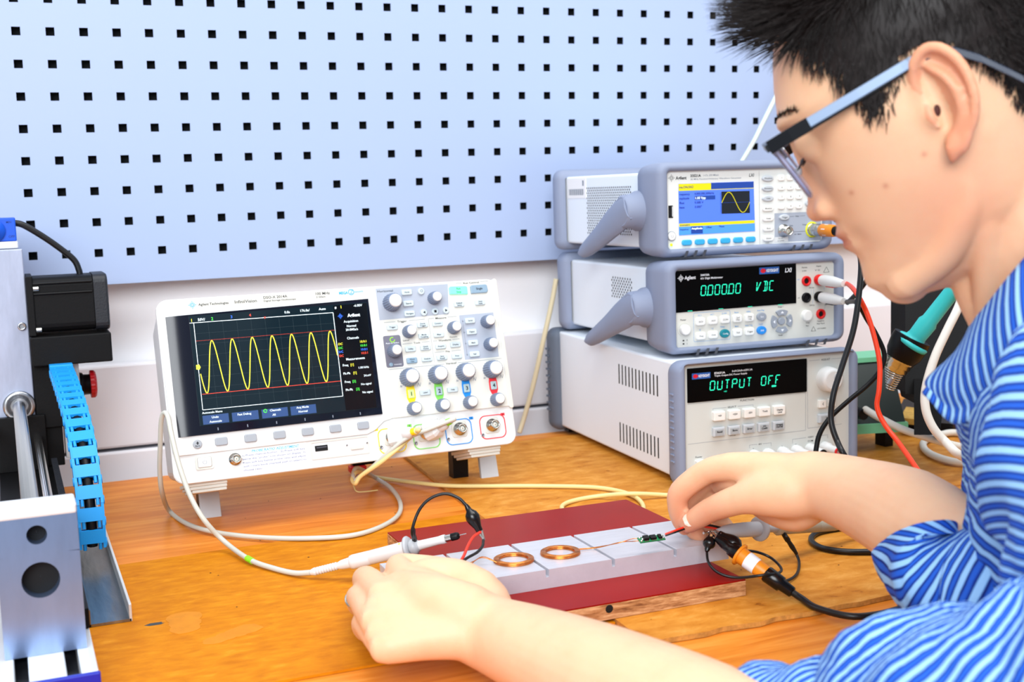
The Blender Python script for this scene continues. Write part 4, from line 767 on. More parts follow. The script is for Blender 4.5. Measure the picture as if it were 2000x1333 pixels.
# circuit boards
M_pcb = mat('green_pcb', (20, 120, 70), 0.35); M_solder = mat('solder', (225, 225, 225), 0.25, 1.0)
def pcb(loc, ang, tilt, L, W, label, chips=True):
    r = empty('circuit_board', loc, label, 'circuit board', rot=(tilt, 0, ang))
    MB().box((-L / 2, -W / 2, -.0005), (L / 2, W / 2, .0005)).build('substrate', M_pcb, r)
    if chips:
        for x, w, h in ((-.0055, .0050, .0026), (.0012, .0054, .0022), (.0076, .0030, .0020)):
            q = MB().box((x - w / 2, -W * .32, .0005), (x + w / 2, W * .32, .0005 + h)).build('chip', M_black, r, bevel=.0002)
            for i in range(3): MB().box((x - w / 2 + w * (.1 + .3 * i), -W * .45, .0004), (x - w / 2 + w * (.28 + .3 * i), -W * .32, .0012)).build('chip_pin', M_solder, q)
    for i in range(3): MB().sphere((-L / 2 + .0016 + .0018 * (i % 2), W * (.3 - .3 * i), .0008), .0011, 8, 6).build('solder_joint', M_solder, r)
    for i in range(2): MB().sphere((L / 2 - .0014, W * (.2 - .4 * i), .0008), .0010, 8, 6).build('solder_joint', M_solder, r)
    return r
pcb(pcbR, math.radians(-2), math.radians(22), .0235, .0070, 'small green circuit board with black chips hanging from the right hand')
pcb(pcbL, math.radians(-6), math.radians(10), .016, .007, 'small green circuit board end beside the left hand', False)
M_rw = mat('red_wire', (228, 52, 30), .45); M_bw = mat('black_wire', (10, 10, 11), .42); M_cable = mat('black_cable_rubber', (16, 17, 20), .38)
w1 = MB().tube(spline([(0.4644, -0.7071, 0.0512), (0.4710, -0.7095, 0.0536), (0.4804, -0.7078, 0.0546), (0.4926, -0.7040, 0.0543), (0.5078, -0.7063, 0.0510), (0.5202, -0.7086, 0.0476)], 6), .0009, 8).build('thin_wire', M_rw); tag(w1, 'thin red wire pinched by the right hand above the bar', 'wire')
w2 = MB().tube(spline([(0.4643, -0.7073, 0.0500), (0.4713, -0.7098, 0.0523), (0.4811, -0.7082, 0.0533), (0.4937, -0.7055, 0.0553), (0.5087, -0.7075, 0.0529), (0.5202, -0.7094, 0.0492)], 6), .0009, 8).build('thin_wire', M_bw); tag(w2, 'thin black wire pinched by the right hand above the bar', 'wire')
clipL = V((0.3286, -0.6308, 0.0461))
w3 = MB().tube(spline([(0.2868, -0.6787, 0.0410), (0.2973, -0.6672, 0.0450), (0.3064, -0.6540, 0.0494), (0.3160, -0.6412, 0.0523), (0.3263, -0.6312, 0.0528)], 6), .0013, 8).build('thin_wire', M_rw); tag(w3, 'red wire rising from the left hand to the black clip', 'wire')
w4 = MB().tube(spline([(0.2865, -0.6783, 0.0405), (0.2992, -0.6682, 0.0432), (0.3128, -0.6574, 0.0436), (0.3226, -0.6450, 0.0443), (0.3282, -0.6329, 0.0458)], 6), .0013, 8).build('thin_wire', M_bw); tag(w4, 'short black wire rising from the left hand to the black clip', 'wire')

# ---------------------------------------------------------------- probes
M_pgrey = mat('probe_light_grey', (214, 214, 214), .42); M_pgrey2 = mat('probe_grey', (176, 178, 182), .42); M_ptan = mat('probe_warm_grey', (176, 170, 152), .45); M_cgrey = mat('grey_cable_sheath', (196, 196, 186), .45); M_ccream = mat('cream_cable_sheath', (226, 208, 142), .45)
M_orange = mat('orange_plastic', (232, 140, 30), .38); M_lime = mat('lime_band', (140, 225, 30), .45); M_boot = mat('black_glossy_boot', (10, 10, 12), .25)
def lathe_part(name, m, parent, A, d, prof, n=24): return MB().lathe(V(A), d, prof, n).build(name, m, parent)
def croc(parent, a, bb, tip, m=M_boot, w=.0052):
    """rubber-booted crocodile clip from cable end a to boot mouth bb, jaws to tip"""
    a, bb, tip = V(a), V(bb), V(tip); L = (bb - a).length
    q = MB().lathe(a, bb - a, [(0, .0014), (L * .1, .0022), (L * .22, .0026), (L * .34, w * .85), (L * .48, w), (L * .62, w * .9), (L * .85, w * .55), (L, w * .48)], 18).build('clip_boot', m, parent)
    d = (tip - bb).normalized(); n = d.cross(V((0.4, .9, 0))).normalized()
    for s in (1, -1):
        j = MB(); j.tube([bb - d * .004 + n * s * .0014, bb + n * s * .0016, tip + n * s * .0003], [.0012, .0012, .0007], 6); j.build('clip_jaw', M_chrome, q)
    return q
# probe by the left hand
A, B_ = V((0.1991, -0.5339, 0.0085)), V((0.3090, -0.6110, 0.0460)); d = (B_ - A).normalized(); L = (B_ - A).length
pr1 = empty('oscilloscope_probe', A, 'light grey oscilloscope probe beside the left hand with looping grey cable', 'probe')
def rel(P): return V(P) - pr1.location
O = V((0, 0, 0))
lathe_part('strain_relief', M_pgrey, pr1, O, d, [(0, .0024), (.002, .0031)] + [(.004 + .0026 * i + o_, r_) for i in range(9) for o_, r_ in ((0, .0036), (.0012, .0036), (.0013, .0030), (.0025, .0030))] + [(.031, .0042), (L * .285, .0050)], 18)
lathe_part('handle', M_pgrey, pr1, O, d, [(L * .285, .0050), (L * .29, .0062), (L * .31, .0066), (L * .42, .0064), (L * .423, .0061), (L * .427, .0064), (L * .66, .0068), (L * .675, .0072)], 28)
lathe_part('finger_guard', M_pgrey2, pr1, O, d, [(L * .672, .0068), (L * .678, .0105), (L * .690, .0108), (L * .700, .0098), (L * .704, .0060)], 28)
lathe_part('ground_collar', M_pgrey2, pr1, O, d, [(L * .704, .0058), (L * .71, .0072), (L * .745, .0074), (L * .752, .0060), (L * .765, .0048)], 8)
lathe_part('barrel', M_pgrey, pr1, O, d, [(L * .76, .0042), (L * .90, .0036), (L * .93, .0040), (L * .945, .0038)], 20)
lathe_part('metal_sleeve', M_chrome, pr1, O, d, [(L * .945, .0032), (L * .985, .0030)], 18)
lathe_part('tip_insulator', M_black, pr1, O, d, [(L * .985, .0034), (L * 1.02, .0034), (L * 1.035, .0026), (L * 1.04, .0010)], 18)
MB().cyl(d * L * 1.03, d * L * 1.085, .0005, 6).build('needle_tip', M_chrome, pr1)
mk_ = V(d * L * .63) + V((0.0, -.0022, .0064)); MB().sphere(mk_, .0016, 8, 6, (1.4, 1, .4)).build('yellow_mark', mat('yellow_mark', (240, 215, 40), .5), pr1)
cpts = [A, (0.1871, -0.5204, 0.0060), (0.1734, -0.4970, 0.0058), (0.1578, -0.4629, 0.0070), (0.1442, -0.4099, 0.0120), (0.1267, -0.4050, 0.0346), (0.1163, -0.3920, 0.0573), (0.1093, -0.3780, 0.0858), (0.1058, -0.3620, 0.1139), (0.1048, -0.3500, 0.1300), (0.1024, -0.3430, 0.1333), (0.0996, -0.3370, 0.1248), (0.0982, -0.3260, 0.0979), (0.0975, -0.3120, 0.0687), (0.1006, -0.2920, 0.0398), (0.1138, -0.2307, 0.0045), (0.1253, -0.2980, 0.0045), (0.1492, -0.3462, 0.0045), (0.1883, -0.3864, 0.0045), (0.2287, -0.4142, 0.0055), (0.2682, -0.4232, 0.0055), (0.3032, -0.4033, 0.0048), (0.3328, -0.3660, 0.0045), (0.3511, -0.3124, 0.0045), (0.3603, -0.2451, 0.0045), (0.3573, -0.1984, 0.0060)]
MB().tube(spline([rel(p) for p in cpts], 7), .0025, 10).build('cable', M_cgrey, pr1)
i0 = V((0.1578, -0.4629, 0.0070)); i1 = (V((0.1521, -0.4470, 0.0085)) - i0).normalized(); lathe_part('cable_band', M_lime, pr1, rel(i0 - i1 * .005), i1, [(0, .0030), (.010, .0030)], 14)
cl = A + d * L * .735
MB().tube(spline([rel(cl + V((0, 0, .005))), rel((0.2737, -0.6042, 0.0541)), rel((0.2799, -0.6045, 0.0706)), rel((0.2893, -0.6069, 0.0809)), rel((0.3019, -0.6115, 0.0853)), rel((0.3123, -0.6173, 0.0816)), rel((0.3180, -0.6216, 0.0751))], 7), .0014, 8).build('ground_lead', M_bw, pr1)
lathe_part('lead_sleeve', M_bw, pr1, rel(cl + V((0, 0, .004))), V((0.2744, -0.6040, 0.0576)) - cl - V((0, 0, .004)), [(0, .0021), (.006, .0024), (.012, .0018), (.018, .0022), (.022, .0015)], 10)
croc(pr1, rel((0.3177, -0.6213, 0.0760)), rel((0.3268, -0.6287, 0.0530)), rel((0.3297, -0.6314, 0.0452)), w=.0062)

# scope plugs and their cables
def sc(x, y, z): return Matrix.Translation(osc.location) @ osc.rotation_euler.to_matrix().to_4x4() @ V((x * k, y * k, z * k))
def chan_plug(parent, off, cx, cz, dr, mb_):
    mw = Matrix.Translation(-off) @ Matrix.Translation(osc.location) @ osc.rotation_euler.to_matrix().to_4x4()
    d = V(dr).normalized(); o = V((cx * k, -5 * k, cz * k)); s = d.cross(V((0, 0, 1))).normalized(); n = s.cross(d); rs = []
    for t, w in ((0, 8.5), (.002, 10), (.013, 10), (.015, 9), (.018, 6.2)):
        rs.append([mw @ (o + d * t + s * u * w * k + n * v * w * k) for u, v in ((-1, -.7), (-.7, -1), (.7, -1), (1, -.7), (1, .7), (.7, 1), (-.7, 1), (-1, .7))])
    MB().rings(rs, smooth=False).build('bnc_plug', M_white, parent, bevel=.0006)
    dd = mw.to_3x3() @ d; e = mw @ (o + d * .016)
    MB().lathe(e, dd, [(0, .0064), (.003, .0068), (.010, .0060), (.0112, .0040), (.018, .0030)], 18).build('plug_sleeve', M_pgrey, parent)
    MB().lathe(e + dd * .0125, dd, [(0, .0040), (.005, .0036)], 14).build('plug_band', mb_, parent)
    return e + dd * .018 + off, dd
ex, dd = chan_plug(pr1, A, 273, 23.4, (.55, -.80, .25), M_lime)
MB().tube(spline([rel(ex - dd * .004), rel(ex + dd * .004), rel((0.3716, -0.3490, 0.0881)), rel((0.3487, -0.3513, 0.0820)), rel((0.3315, -0.3462, 0.0685)), rel((0.3168, -0.3316, 0.0516)), rel((0.3041, -0.3174, 0.0378)), rel((0.3009, -0.3114, 0.0323)), rel((0.3055, -0.2909, 0.0373)), rel((0.3162, -0.2733, 0.0383)), rel((0.3573, -0.1984, 0.0060))], 7), .0024, 10).build('cable', M_cgrey, pr1)

# right-hand probe: cream cable, grey hook probe
A2, B2 = V((0.5220, -0.7088, 0.0465)), V((0.6663, -0.6759, 0.0260)); d2 = (B2 - A2).normalized(); L2 = (B2 - A2).length
pr2 = empty('oscilloscope_probe', A2, 'grey hook probe under the right wrist with cream cable', 'probe')
rel2 = lambda P: V(P) - A2
lathe_part('hook_barrel', M_pgrey2, pr2, O, d2, [(-.010, .0022), (-.004, .0040), (0, .0050), (.008, .0060), (.024, .0066), (L2 * .285, .0066)], 24)
lathe_part('hook_flange', M_pgrey2, pr2, O, d2, [(L2 * .27, .0066), (L2 * .275, .0108), (L2 * .285, .0112), (L2 * .30, .0106), (L2 * .31, .0060)], 28)
lathe_part('hook_shaft', M_pgrey2, pr2, O, d2, [(L2 * .31, .0040), (L2 * .44, .0040)], 18)
lathe_part('ground_collar', M_ptan, pr2, O, d2, [(L2 * .425, .0050), (L2 * .435, .0072), (L2 * .475, .0074), (L2 * .485, .0056)], 8)
lathe_part('handle', M_ptan, pr2, O, d2, [(L2 * .48, .0060), (L2 * .52, .0066), (L2 * .78, .0066), (L2 * .785, .0062), (L2 * .79, .0066), (L2 * .95, .0064), (L2, .0056)], 24)
lathe_part('strain_relief', M_ptan, pr2, O, d2, [(L2, .0050), (L2 + .03, .0030)], 16)
MB().tube([d2 * -.010, d2 * -.018 + V((0, 0, .0012)), d2 * -.021, d2 * -.018 - V((0, 0, .0014))], .0006, 6).build('hook_wire', M_chrome, pr2)
ex, dd = chan_plug(pr2, A2, 232.6, 23.2, (.50, -.86, .06), CH[0])
b = MB(); b.tube(spline([rel2(ex - dd * .004), rel2(ex + dd * .004), rel2((0.3558, -0.3435, 0.0810)), rel2((0.3409, -0.3494, 0.0725)), rel2((0.3215, -0.3436, 0.0574)), rel2((0.3043, -0.3278, 0.0421)), rel2((0.2993, -0.3215, 0.0330)), rel2((0.3016, -0.3006, 0.0340)), rel2((0.3147, -0.2785, 0.0354)), rel2((0.3594, -0.1912, 0.0055)), rel2((0.3875, -0.2338, 0.0055)), rel2((0.4162, -0.2795, 0.0075)), rel2((0.4515, -0.3023, 0.0075)), rel2((0.5079, -0.3342, 0.0075)), rel2((0.5564, -0.3672, 0.0075)), rel2((0.5764, -0.3974, 0.0075)), rel2((0.5804, -0.4323, 0.0078)), rel2((0.5712, -0.4681, 0.0075)), rel2((0.5539, -0.4935, 0.0085)), rel2((0.5270, -0.5054, 0.0100)), rel2((0.5020, -0.4917, 0.0100)), rel2((0.4900, -0.4581, 0.0085)), rel2((0.4923, -0.4339, 0.0075)), rel2((0.5098, -0.4154, 0.0072)), rel2((0.5426, -0.4085, 0.0072)), rel2((0.5733, -0.4342, 0.0125)), rel2((0.6179, -0.4444, 0.0075)), rel2((0.6565, -0.4762, 0.0075)), rel2((0.6973, -0.5310, 0.0075)), rel2((0.7337, -0.5864, 0.0075)), rel2((0.7307, -0.6308, 0.0090)), d2 * (L2 + .045) + V((0, 0, -.003)), d2 * (L2 + .025)], 7), .0024, 10); b.build('cable', M_ccream, pr2)
cl2 = A2 + d2 * L2 * .455
lathe_part('lead_sleeve', M_bw, pr2, rel2(cl2 + V((.001, -.004, -.004))), V((0.5979, -0.6968, 0.0200)) - cl2, [(0, .0022), (.008, .0026), (.010, .0020), (.016, .0023), (.024, .0014)], 10)
MB().tube(spline([rel2(cl2 + V((.002, -.008, -.006))), rel2((0.6018, -0.6913, 0.0180)), rel2((0.6016, -0.7032, 0.0075)), rel2((0.5770, -0.7351, 0.0075)), rel2((0.5548, -0.7490, 0.0085)), rel2((0.5345, -0.7551, 0.0160)), rel2((0.5270, -0.7475, 0.0260)), rel2((0.5237, -0.7427, 0.0340)), rel2((0.5196, -0.7414, 0.0400))], 7), .0013, 8).build('ground_lead', M_bw, pr2)
croc(pr2, rel2((0.5226, -0.7413, 0.0360)), rel2((0.5097, -0.7189, 0.0480)), rel2((0.5107, -0.7091, 0.0490)), w=.0072)

# orange and black clip probe
A3, B3 = V((0.5036, -0.7191, 0.0480)), V((0.5398, -0.7852, 0.0105)); d3 = (B3 - A3).normalized(); L3 = (B3 - A3).length
pr3 = empty('clip_probe', A3, 'orange and black clip probe lying across the end of the bar', 'probe'); rel3 = lambda P: V(P) - A3
lathe_part('front_sleeve', M_boot, pr3, O, d3, [(.004, .0030), (.012, .0048), (L3 * .22, .0050), (L3 * .23, .0062), (L3 * .33, .0066)], 22)
lathe_part('finger_flange', M_orange, pr3, O, d3, [(L3 * .325, .0066), (L3 * .33, .0098), (L3 * .345, .0100), (L3 * .355, .0086)], 26)
q = lathe_part('handle', M_orange, pr3, O, d3, [(L3 * .35, .0074), (L3 * .50, .0070), (L3 * .66, .0066), (L3 * .67, .0060)], 24)
lathe_part('rating_sticker', M_wink, pr3, O, d3, [(L3 * .43, .0073), (L3 * .55, .0070)], 24)
lathe_part('strain_relief', M_boot, pr3, O, d3, [(L3 * .665, .0066), (L3 * .68, .0070), (L3 * .84, .0066), (L3 * .85, .0052), (L3 * .97, .0046), (L3 * .98, .0034)], 20)
MB().tube(spline([d3 * L3 * .97, rel3((0.5417, -0.7924, 0.0085)), rel3((0.5411, -0.8165, 0.0075)), rel3((0.5583, -0.8452, 0.0075)), rel3((0.6122, -0.8398, 0.0075)), rel3((0.6903, -0.7919, 0.0075)), rel3((0.7255, -0.7520, 0.0075)), rel3((0.6823, -0.7182, 0.0075)), rel3((0.6533, -0.7008, 0.0075)), rel3((0.6420, -0.6802, 0.0075)), rel3((0.6490, -0.6555, 0.0075)), rel3((0.6711, -0.6379, 0.0075)), rel3((0.7086, -0.6358, 0.0075)), rel3((0.7742, -0.6311, 0.0075)), rel3((0.9063, -0.5860, 0.0075))], 7), .0028, 10).build('cable', M_cable, pr3)
MB().tube(spline([rel3((0.4999, -0.7149, 0.0340)), rel3((0.4901, -0.7343, 0.0300)), rel3((0.4928, -0.7458, 0.0240)), rel3((0.5037, -0.7566, 0.0215)), rel3((0.5181, -0.7723, 0.0260)), rel3((0.5371, -0.7677, 0.0240)), rel3((0.5465, -0.7554, 0.0240)), rel3((0.5485, -0.7382, 0.0270)), rel3((0.5382, -0.7329, 0.0320)), rel3((0.5228, -0.7347, 0.0360)), A3 * 0 + d3 * L3 * .30], 7), .0012, 8).build('ground_lead', M_cable, pr3)
croc(pr3, rel3((0.4949, -0.7231, 0.0360)), rel3((0.5037, -0.7172, 0.0475)), rel3((0.5102, -0.7048, 0.0480)), w=.0056)
MB().tube([rel3((0.5054, -0.7094, 0.0480)), rel3((0.4991, -0.7115, 0.0485))], .0012, 6).build('clip_tip', M_chrome, pr3)
# small red and black connector under the oscilloscope, wire tie
cn = empty('cable_connector', (0.3530, -0.1431, 0.0040), 'small red and black connector block under the oscilloscope', 'connector')
MB().box((-.014, -.008, .0), (.006, .006, .008)).build('red_half', M_red, cn, bevel=.001); MB().box((-.010, -.004, .0082), (.018, .012, .017)).build('black_half', M_black, cn, bevel=.001)
MB().tube(spline([(0.3189, -0.2369, 0.0120), (0.3192, -0.2483, 0.0060), (0.3285, -0.2494, 0.0045), (0.3441, -0.2499, 0.0045)], 6), .0008, 6).build('wire_tie', M_ccream, None)
tag(bpy.data.objects['wire_tie'], 'thin pale wire tie hanging from the bundled cables under the oscilloscope', 'wire tie')
# ---------------------------------------------------------------- test leads and cables at the stack
def iw(root, x, y, z): return Matrix.Translation(root.location) @ root.rotation_euler.to_matrix().to_4x4() @ V((x * k, y * k, z * k))
def lead(name, z, m, pts, label, jx):
    base = iw(dmm, jx, -2, z); r = empty(name, base, label, 'test lead'); f = iw(dmm, jx, -60, z - 2) - base; dd = f.normalized()
    lathe_part('plug_collar', m, r, O, dd, [(0, .0066), (.006, .0066), (.007, .0058)], 20)
    lathe_part('plug_handle', M_white, r, O, dd, [(.006, .0060), (.012, .0068), (.030, .0064), (.046, .0046), (.050, .0038)], 22)
    mk = M_redink if m is M_red else M_black
    MB().box((-.0035, -.0005, 0), (.0035, .0005, .014)).xf(Matrix.Translation(dd * .018 + V((0, 0, -.0062))) @ dd.to_track_quat('Z', 'Y').to_matrix().to_4x4()).build('colour_mark', mk, r, bevel=.0004)
    MB().tube(spline([dd * .046, dd * .058] + [V(p) - base for p in pts], 7), .0026, 10).build('cable', m if m is not M_red else mat('red_lead_rubber', (238, 62, 20), .4), r)
lead('test_lead', 67.6, M_red, [(0.7772, -0.5551, 0.2266), (0.7791, -0.5693, 0.2075), (0.7817, -0.5792, 0.1818), (0.7813, -0.5879, 0.1565), (0.7757, -0.5944, 0.1316), (0.7724, -0.5955, 0.1136), (0.7750, -0.6043, 0.0964), (0.7755, -0.6287, 0.0787), (0.7626, -0.6812, 0.0535), (0.7579, -0.7148, 0.0321), (0.7899, -0.7065, 0.0085)], 'red test lead plugged into the multimeter, hanging to the table', 190.6)
lead('test_lead', 47.3, M_black, [(0.7837, -0.5484, 0.2151), (0.7914, -0.5537, 0.1989), (0.7999, -0.5595, 0.1812), (0.8058, -0.5646, 0.1614), (0.8011, -0.5648, 0.1456), (0.7876, -0.5614, 0.1302), (0.7635, -0.5592, 0.1143), (0.7420, -0.5580, 0.0985), (0.7280, -0.5598, 0.0830), (0.7195, -0.5645, 0.0634)], 'black test lead plugged into the multimeter, curling to the power supply', 190.5)
# generator output cable with orange boot
gp = iw(gen, 198, -2, 14.4); r = empty('signal_cable', gp, 'black signal cable with orange boot on the generator output', 'cable'); dd = (iw(gen, 198, -60, 13) - gp).normalized()
lathe_part('bnc_plug', M_chrome, r, O, dd, [(0, .0066), (.004, .0074), (.014, .0074), (.015, .0058), (.018, .0056)], 22); lathe_part('orange_boot', M_orange, r, O, dd, [(.017, .0060), (.020, .0076), (.040, .0074), (.044, .0066)], 24); lathe_part('boot_sticker', M_wink, r, O, dd, [(.026, .00772), (.033, .00770)], 6); lathe_part('boot_end', M_black, r, O, dd, [(.044, .0056), (.062, .0040)], 18)
MB().tube(spline([dd * .058, V((0.7698, -0.5611, 0.2810)) - gp, V((0.7715, -0.5696, 0.2629)) - gp, V((0.7653, -0.5763, 0.2350)) - gp, V((0.7537, -0.5824, 0.1947)) - gp, V((0.7367, -0.5860, 0.1574)) - gp, V((0.7235, -0.5897, 0.1305)) - gp, V((0.7192, -0.5913, 0.1051)) - gp, V((0.7198, -0.5997, 0.0857)) - gp, V((0.7251, -0.6099, 0.0663)) - gp, V((0.8052, -0.5441, 0.0080)) - gp], 7), .0030, 10).build('cable', M_cable, r)
o = MB().tube(spline([(0.8992, -0.3805, 0.1950), (0.8844, -0.4161, 0.2089), (0.8762, -0.4433, 0.2248), (0.8831, -0.4544, 0.2437), (0.9256, -0.4355, 0.2703)], 7), .0028, 8).build('power_cable', M_cable); tag(o, 'short stretch of black cable passing behind the multimeter leads', 'cable')
# pale cable hanging in front of the tool panel, cream cord beside the stack
o = MB().tube(spline([(0.9515, -0.0750, 0.3751), (0.9443, -0.0700, 0.3609), (0.9671, -0.0750, 0.3964), (0.9845, -0.0750, 0.4251), (1.0141, -0.0700, 0.4686), (1.0742, -0.0600, 0.5572), (1.1355, -0.0500, 0.6478)][1:], 7), .0032, 10).build('hanging_cable', mat('pale_mint_cable', (210, 228, 226), .4)); tag(o, 'pale cable slanting up the tool panel behind the generator', 'cable')
o = MB().tube(spline([(0.6656, -0.0500, 0.2183), (0.6607, -0.0450, 0.1865), (0.6474, -0.0400, 0.1301), (0.6360, -0.0300, 0.0725), (0.6227, -0.0250, 0.0259), (0.6128, -0.0285, 0.0050)], 7), .0034, 10).build('cord', mat('ivory_cord', (206, 196, 164), .5)); tag(o, 'ivory cord hanging between the oscilloscope and the stack', 'cord')

# ================================================================== small milling machine at the left edge
M_alub = mat('brushed_aluminium', (142, 164, 204), 0.32, 0.9, bump=0.25, bscale=60, var=0.12, vscale=26, stretch=(1, 1, .25))
M_alu2 = mat('anodised_aluminium', (224, 226, 228), 0.4, 0.35, bump=0.1, bscale=300)
M_scrap = mat('scratched_aluminium', (150, 152, 150), 0.3, 0.95, bump=0.3, bscale=70, var=0.3, vscale=18, stretch=(3, .5, 1))
M_chain = mat('blue_chain_plastic', (24, 150, 228), 0.42, bump=0.05, bscale=600); M_bluecap = mat('blue_plastic', (10, 80, 200), 0.4); M_navycap = mat('blue_end_cap', (14, 30, 160), 0.35)
cnc = empty('milling_machine', (-0.03, -0.40, 0.0), 'small aluminium milling machine axis with blue cable chain and black motor', 'machine')
cnc.location = (0, 0, 0)
def T(name, a, bb, m, bevel=.0008, parent=cnc): return MB().box(a, bb).build(name, m, parent, bevel=bevel)
# base profile with T slots, blue end cap
for x0, x1 in ((-.100, -.0495), (-.0405, -.0165), (-.0075, .0035)): T('profile_rail', (x0, -.749, .0), (x1, -.02, .030), M_alu2)
T('profile_web', (-.099, -.748, .0), (.003, -.02, .012), M_dgrey, 0)
T('end_cap', (-.101, -.7535, -.0), (.0045, -.7492, .0302), M_navycap, .001)
# bearing block with two through holes
n = 32
def ring(cx, cz, r, y): return [(cx + r * math.cos(2 * PI * i / n), y, cz + r * math.sin(2 * PI * i / n)) for i in range(n)]
bm = bmesh.new()
me = bpy.data.meshes.new('bearing_block'); 
x0, x1, z0, z1, yf, yb = -.0552, -.0008, .0302, .1345, -.7005, -.668
def face_with_holes(y):
    """quad strips from holes to the outer rectangle, split at mid heights"""
    out = MB(); zm = .1025
    for (cx, cz, r, za, zb) in ((-.0282, .1165, .0068, zm, z1), (-.0278, .0840, .0128, z0, zm)):
        hole = ring(cx, cz, r, y); outer = []
        for p in hole:
            dx, dz = p[0] - cx, p[2] - cz; t = 1e9
            if dx > 1e-9: t = min(t, (x1 - cx) / dx)
            if dx < -1e-9: t = min(t, (x0 - cx) / dx)
            if dz > 1e-9: t = min(t, (zb - cz) / dz)
            if dz < -1e-9: t = min(t, (za - cz) / dz)
            outer.append((cx + dx * t, y, cz + dz * t))
        out.rings([hole, outer], False, False, smooth=False)
        for (cxn, czn) in ((x0, za), (x1, za), (x0, zb), (x1, zb)):
            best = sorted(range(n), key=lambda i: (outer[i][0] - cxn) ** 2 + (outer[i][2] - czn) ** 2)[:2]
            out.add([outer[best[0]], outer[best[1]], (cxn, y, czn)], [(0, 1, 2)])
    return out
bb_ = face_with_holes(yf); q = face_with_holes(yb); bb_.add(q.v, q.f)
bb_.add([(x0, yf, z0), (x1, yf, z0), (x1, yf, z1), (x0, yf, z1), (x0, yb, z0), (x1, yb, z0), (x1, yb, z1), (x0, yb, z1)], [(0, 1, 5, 4), (1, 2, 6, 5), (2, 3, 7, 6), (3, 0, 4, 7)])
blk = bb_.build('bearing_block', M_alub, cnc)
T('block_top_edge', (x0 - .0002, yf - .0004, z1 - .006), (x1 + .0002, yb, z1 + .0015), M_alu2, .0016)
for cx, cz, r in ((-.0282, .1165, .0068), (-.0278, .0840, .0128)):
    MB().rings([ring(cx, cz, r, yf), ring(cx, cz, r * .97, yf + .010)], False, False).build('bore_wall', M_alub, blk)
    MB().rings([ring(cx, cz, r, yf + .010), ring(cx, cz, .0004, yf + .010)], False, False).build('bore_dark', M_hole, blk)  # dark disc closes the bore and stands in for its inner shade
# ball screw and guide rods
sx, sz = -.0300, .1195; b = MB(); pts = []
b.lathe((sx, -.668, sz), (0, 1, 0), [(i * .0012, .0066 if i % 2 else .0059) for i in range(int(.545 / .0012))], 18, smooth=False); b.build('ball_screw', M_steel, cnc)
b = MB(); b.lathe((sx, -.122, sz), (0, -1, 0), [(-.006, .0172), (.004, .0172), (.006, .0160), (.006, .0120), (.0035, .0105), (.0035, .0085)], 32); b.build('bearing_ring', M_steel, cnc)
for x, z, r in ((-.0135, .082, .0042), (-.062, .100, .0055)): MB().cyl((x, -.668, z), (x, -.11, z), r, 16).build('guide_rod', M_chrome, cnc)
T('bed_plate', (-.056, -.66, .0305), (.004, -.02, .046), M_blackmatte)
T('carriage_block', (-.070, -.13, .046), (-.004, -.06, .108), M_blackmatte)  # black colour stands in for the shade over the carriage
# upright aluminium column with screw, blue switch on top
T('column', (-.095, -.122, .056), (-.0135, -.062, .2945), mat('weathered_aluminium', (168, 176, 198), .4, .6, bump=.2, bscale=40, var=.12, vscale=30, stretch=(2, 2, .5)), .0012)
MB().lathe((-.0205, -.122, .2085), (0, -1, 0), [(0, .0046), (.003, .0046), (.0034, .0040), (.0034, .0026), (.001, .0024)], 16).build('cap_screw', M_steel, cnc)
T('column_lid', (-.090, -.118, .2950), (-.0175, -.068, .3030), M_alu2, .0015)
sw = T('switch_block', (-.080, -.116, .3032), (-.0185, -.075, .3290), M_bluecap, .0012)
MB().lathe((-.0420, -.1162, .3155), (0, -1, 0), [(0, .0125), (.003, .0122), (.0032, .0070), (.0045, .0066), (.0046, .004), (.0035, .0036)], 28).build('switch_dial', M_bluecap, sw)
b = MB(); text(b, 'MIN', -.0255, .3245, .0022, -.1163); text(b, 'OFF', -.0235, .3085, .0026, -.1163); b.build('switch_lettering', mat('dark_blue_relief', (8, 50, 140), .5), sw)['kind'] = 'stuff'
MB().tube(spline([(-.020, -.100, .3230), (-.010, -.100, .3200), (.010, -.098, .3060), (.028, -.096, .2910), (.041, -.095, .2780), (.0455, -.095, .2660), (.0460, -.095, .2600)], 7), .0036, 10).build('motor_cable', M_cable, cnc)
# stepper motor: flange, ribbed body, end bell, lower cover
mt = MB().box((-.0132, -.135, .1975), (-.006, -.070, .2640)).build('motor_flange', M_blackmatte, cnc, bevel=.001)
MB().plate(rr(0, 0, .060, .062, .010, 4), 0, -.064, .0008).xf(Matrix.Translation((-.0065, -.1025, .2310)) @ Matrix.Rotation(math.radians(90), 4, 'Z')).build('motor_body', M_blackmatte, cnc)
MB().plate(rr(0, 0, .062, .064, .009, 4), 0, -.0155, .0025).xf(Matrix.Translation((.0575, -.1025, .2310)) @ Matrix.Rotation(math.radians(90), 4, 'Z')).build('motor_end_bell', mat('motor_end_black', (24, 27, 34), .5, bump=.3, bscale=500), cnc)
for z in (.2555, .2440): MB().cyl((-.006, -.1335, z), (.0555, -.1335, z), .0014, 8).build('cooling_rib', M_black, cnc)
for z in (.2500, .2040): MB().cyl((-.006, -.133, z), (-.0005, -.133, z), .0032, 12).build('flange_bolt', M_chrome, cnc)
T('motor_cover', (-.0132, -.138, .1635), (.0725, -.066, .1965), M_blackmatte, .0015)
T('side_plate', (-.0130, -.124, .0915), (.0255, -.070, .1640), M_blackmatte, .001)
T('lower_bracket', (-.006, -.118, .046), (.014, -.075, .0915), M_blackmatte, .001)
T('pale_spacer', (.016, -.110, .052), (.022, -.085, .0890), M_alu2, .0006)
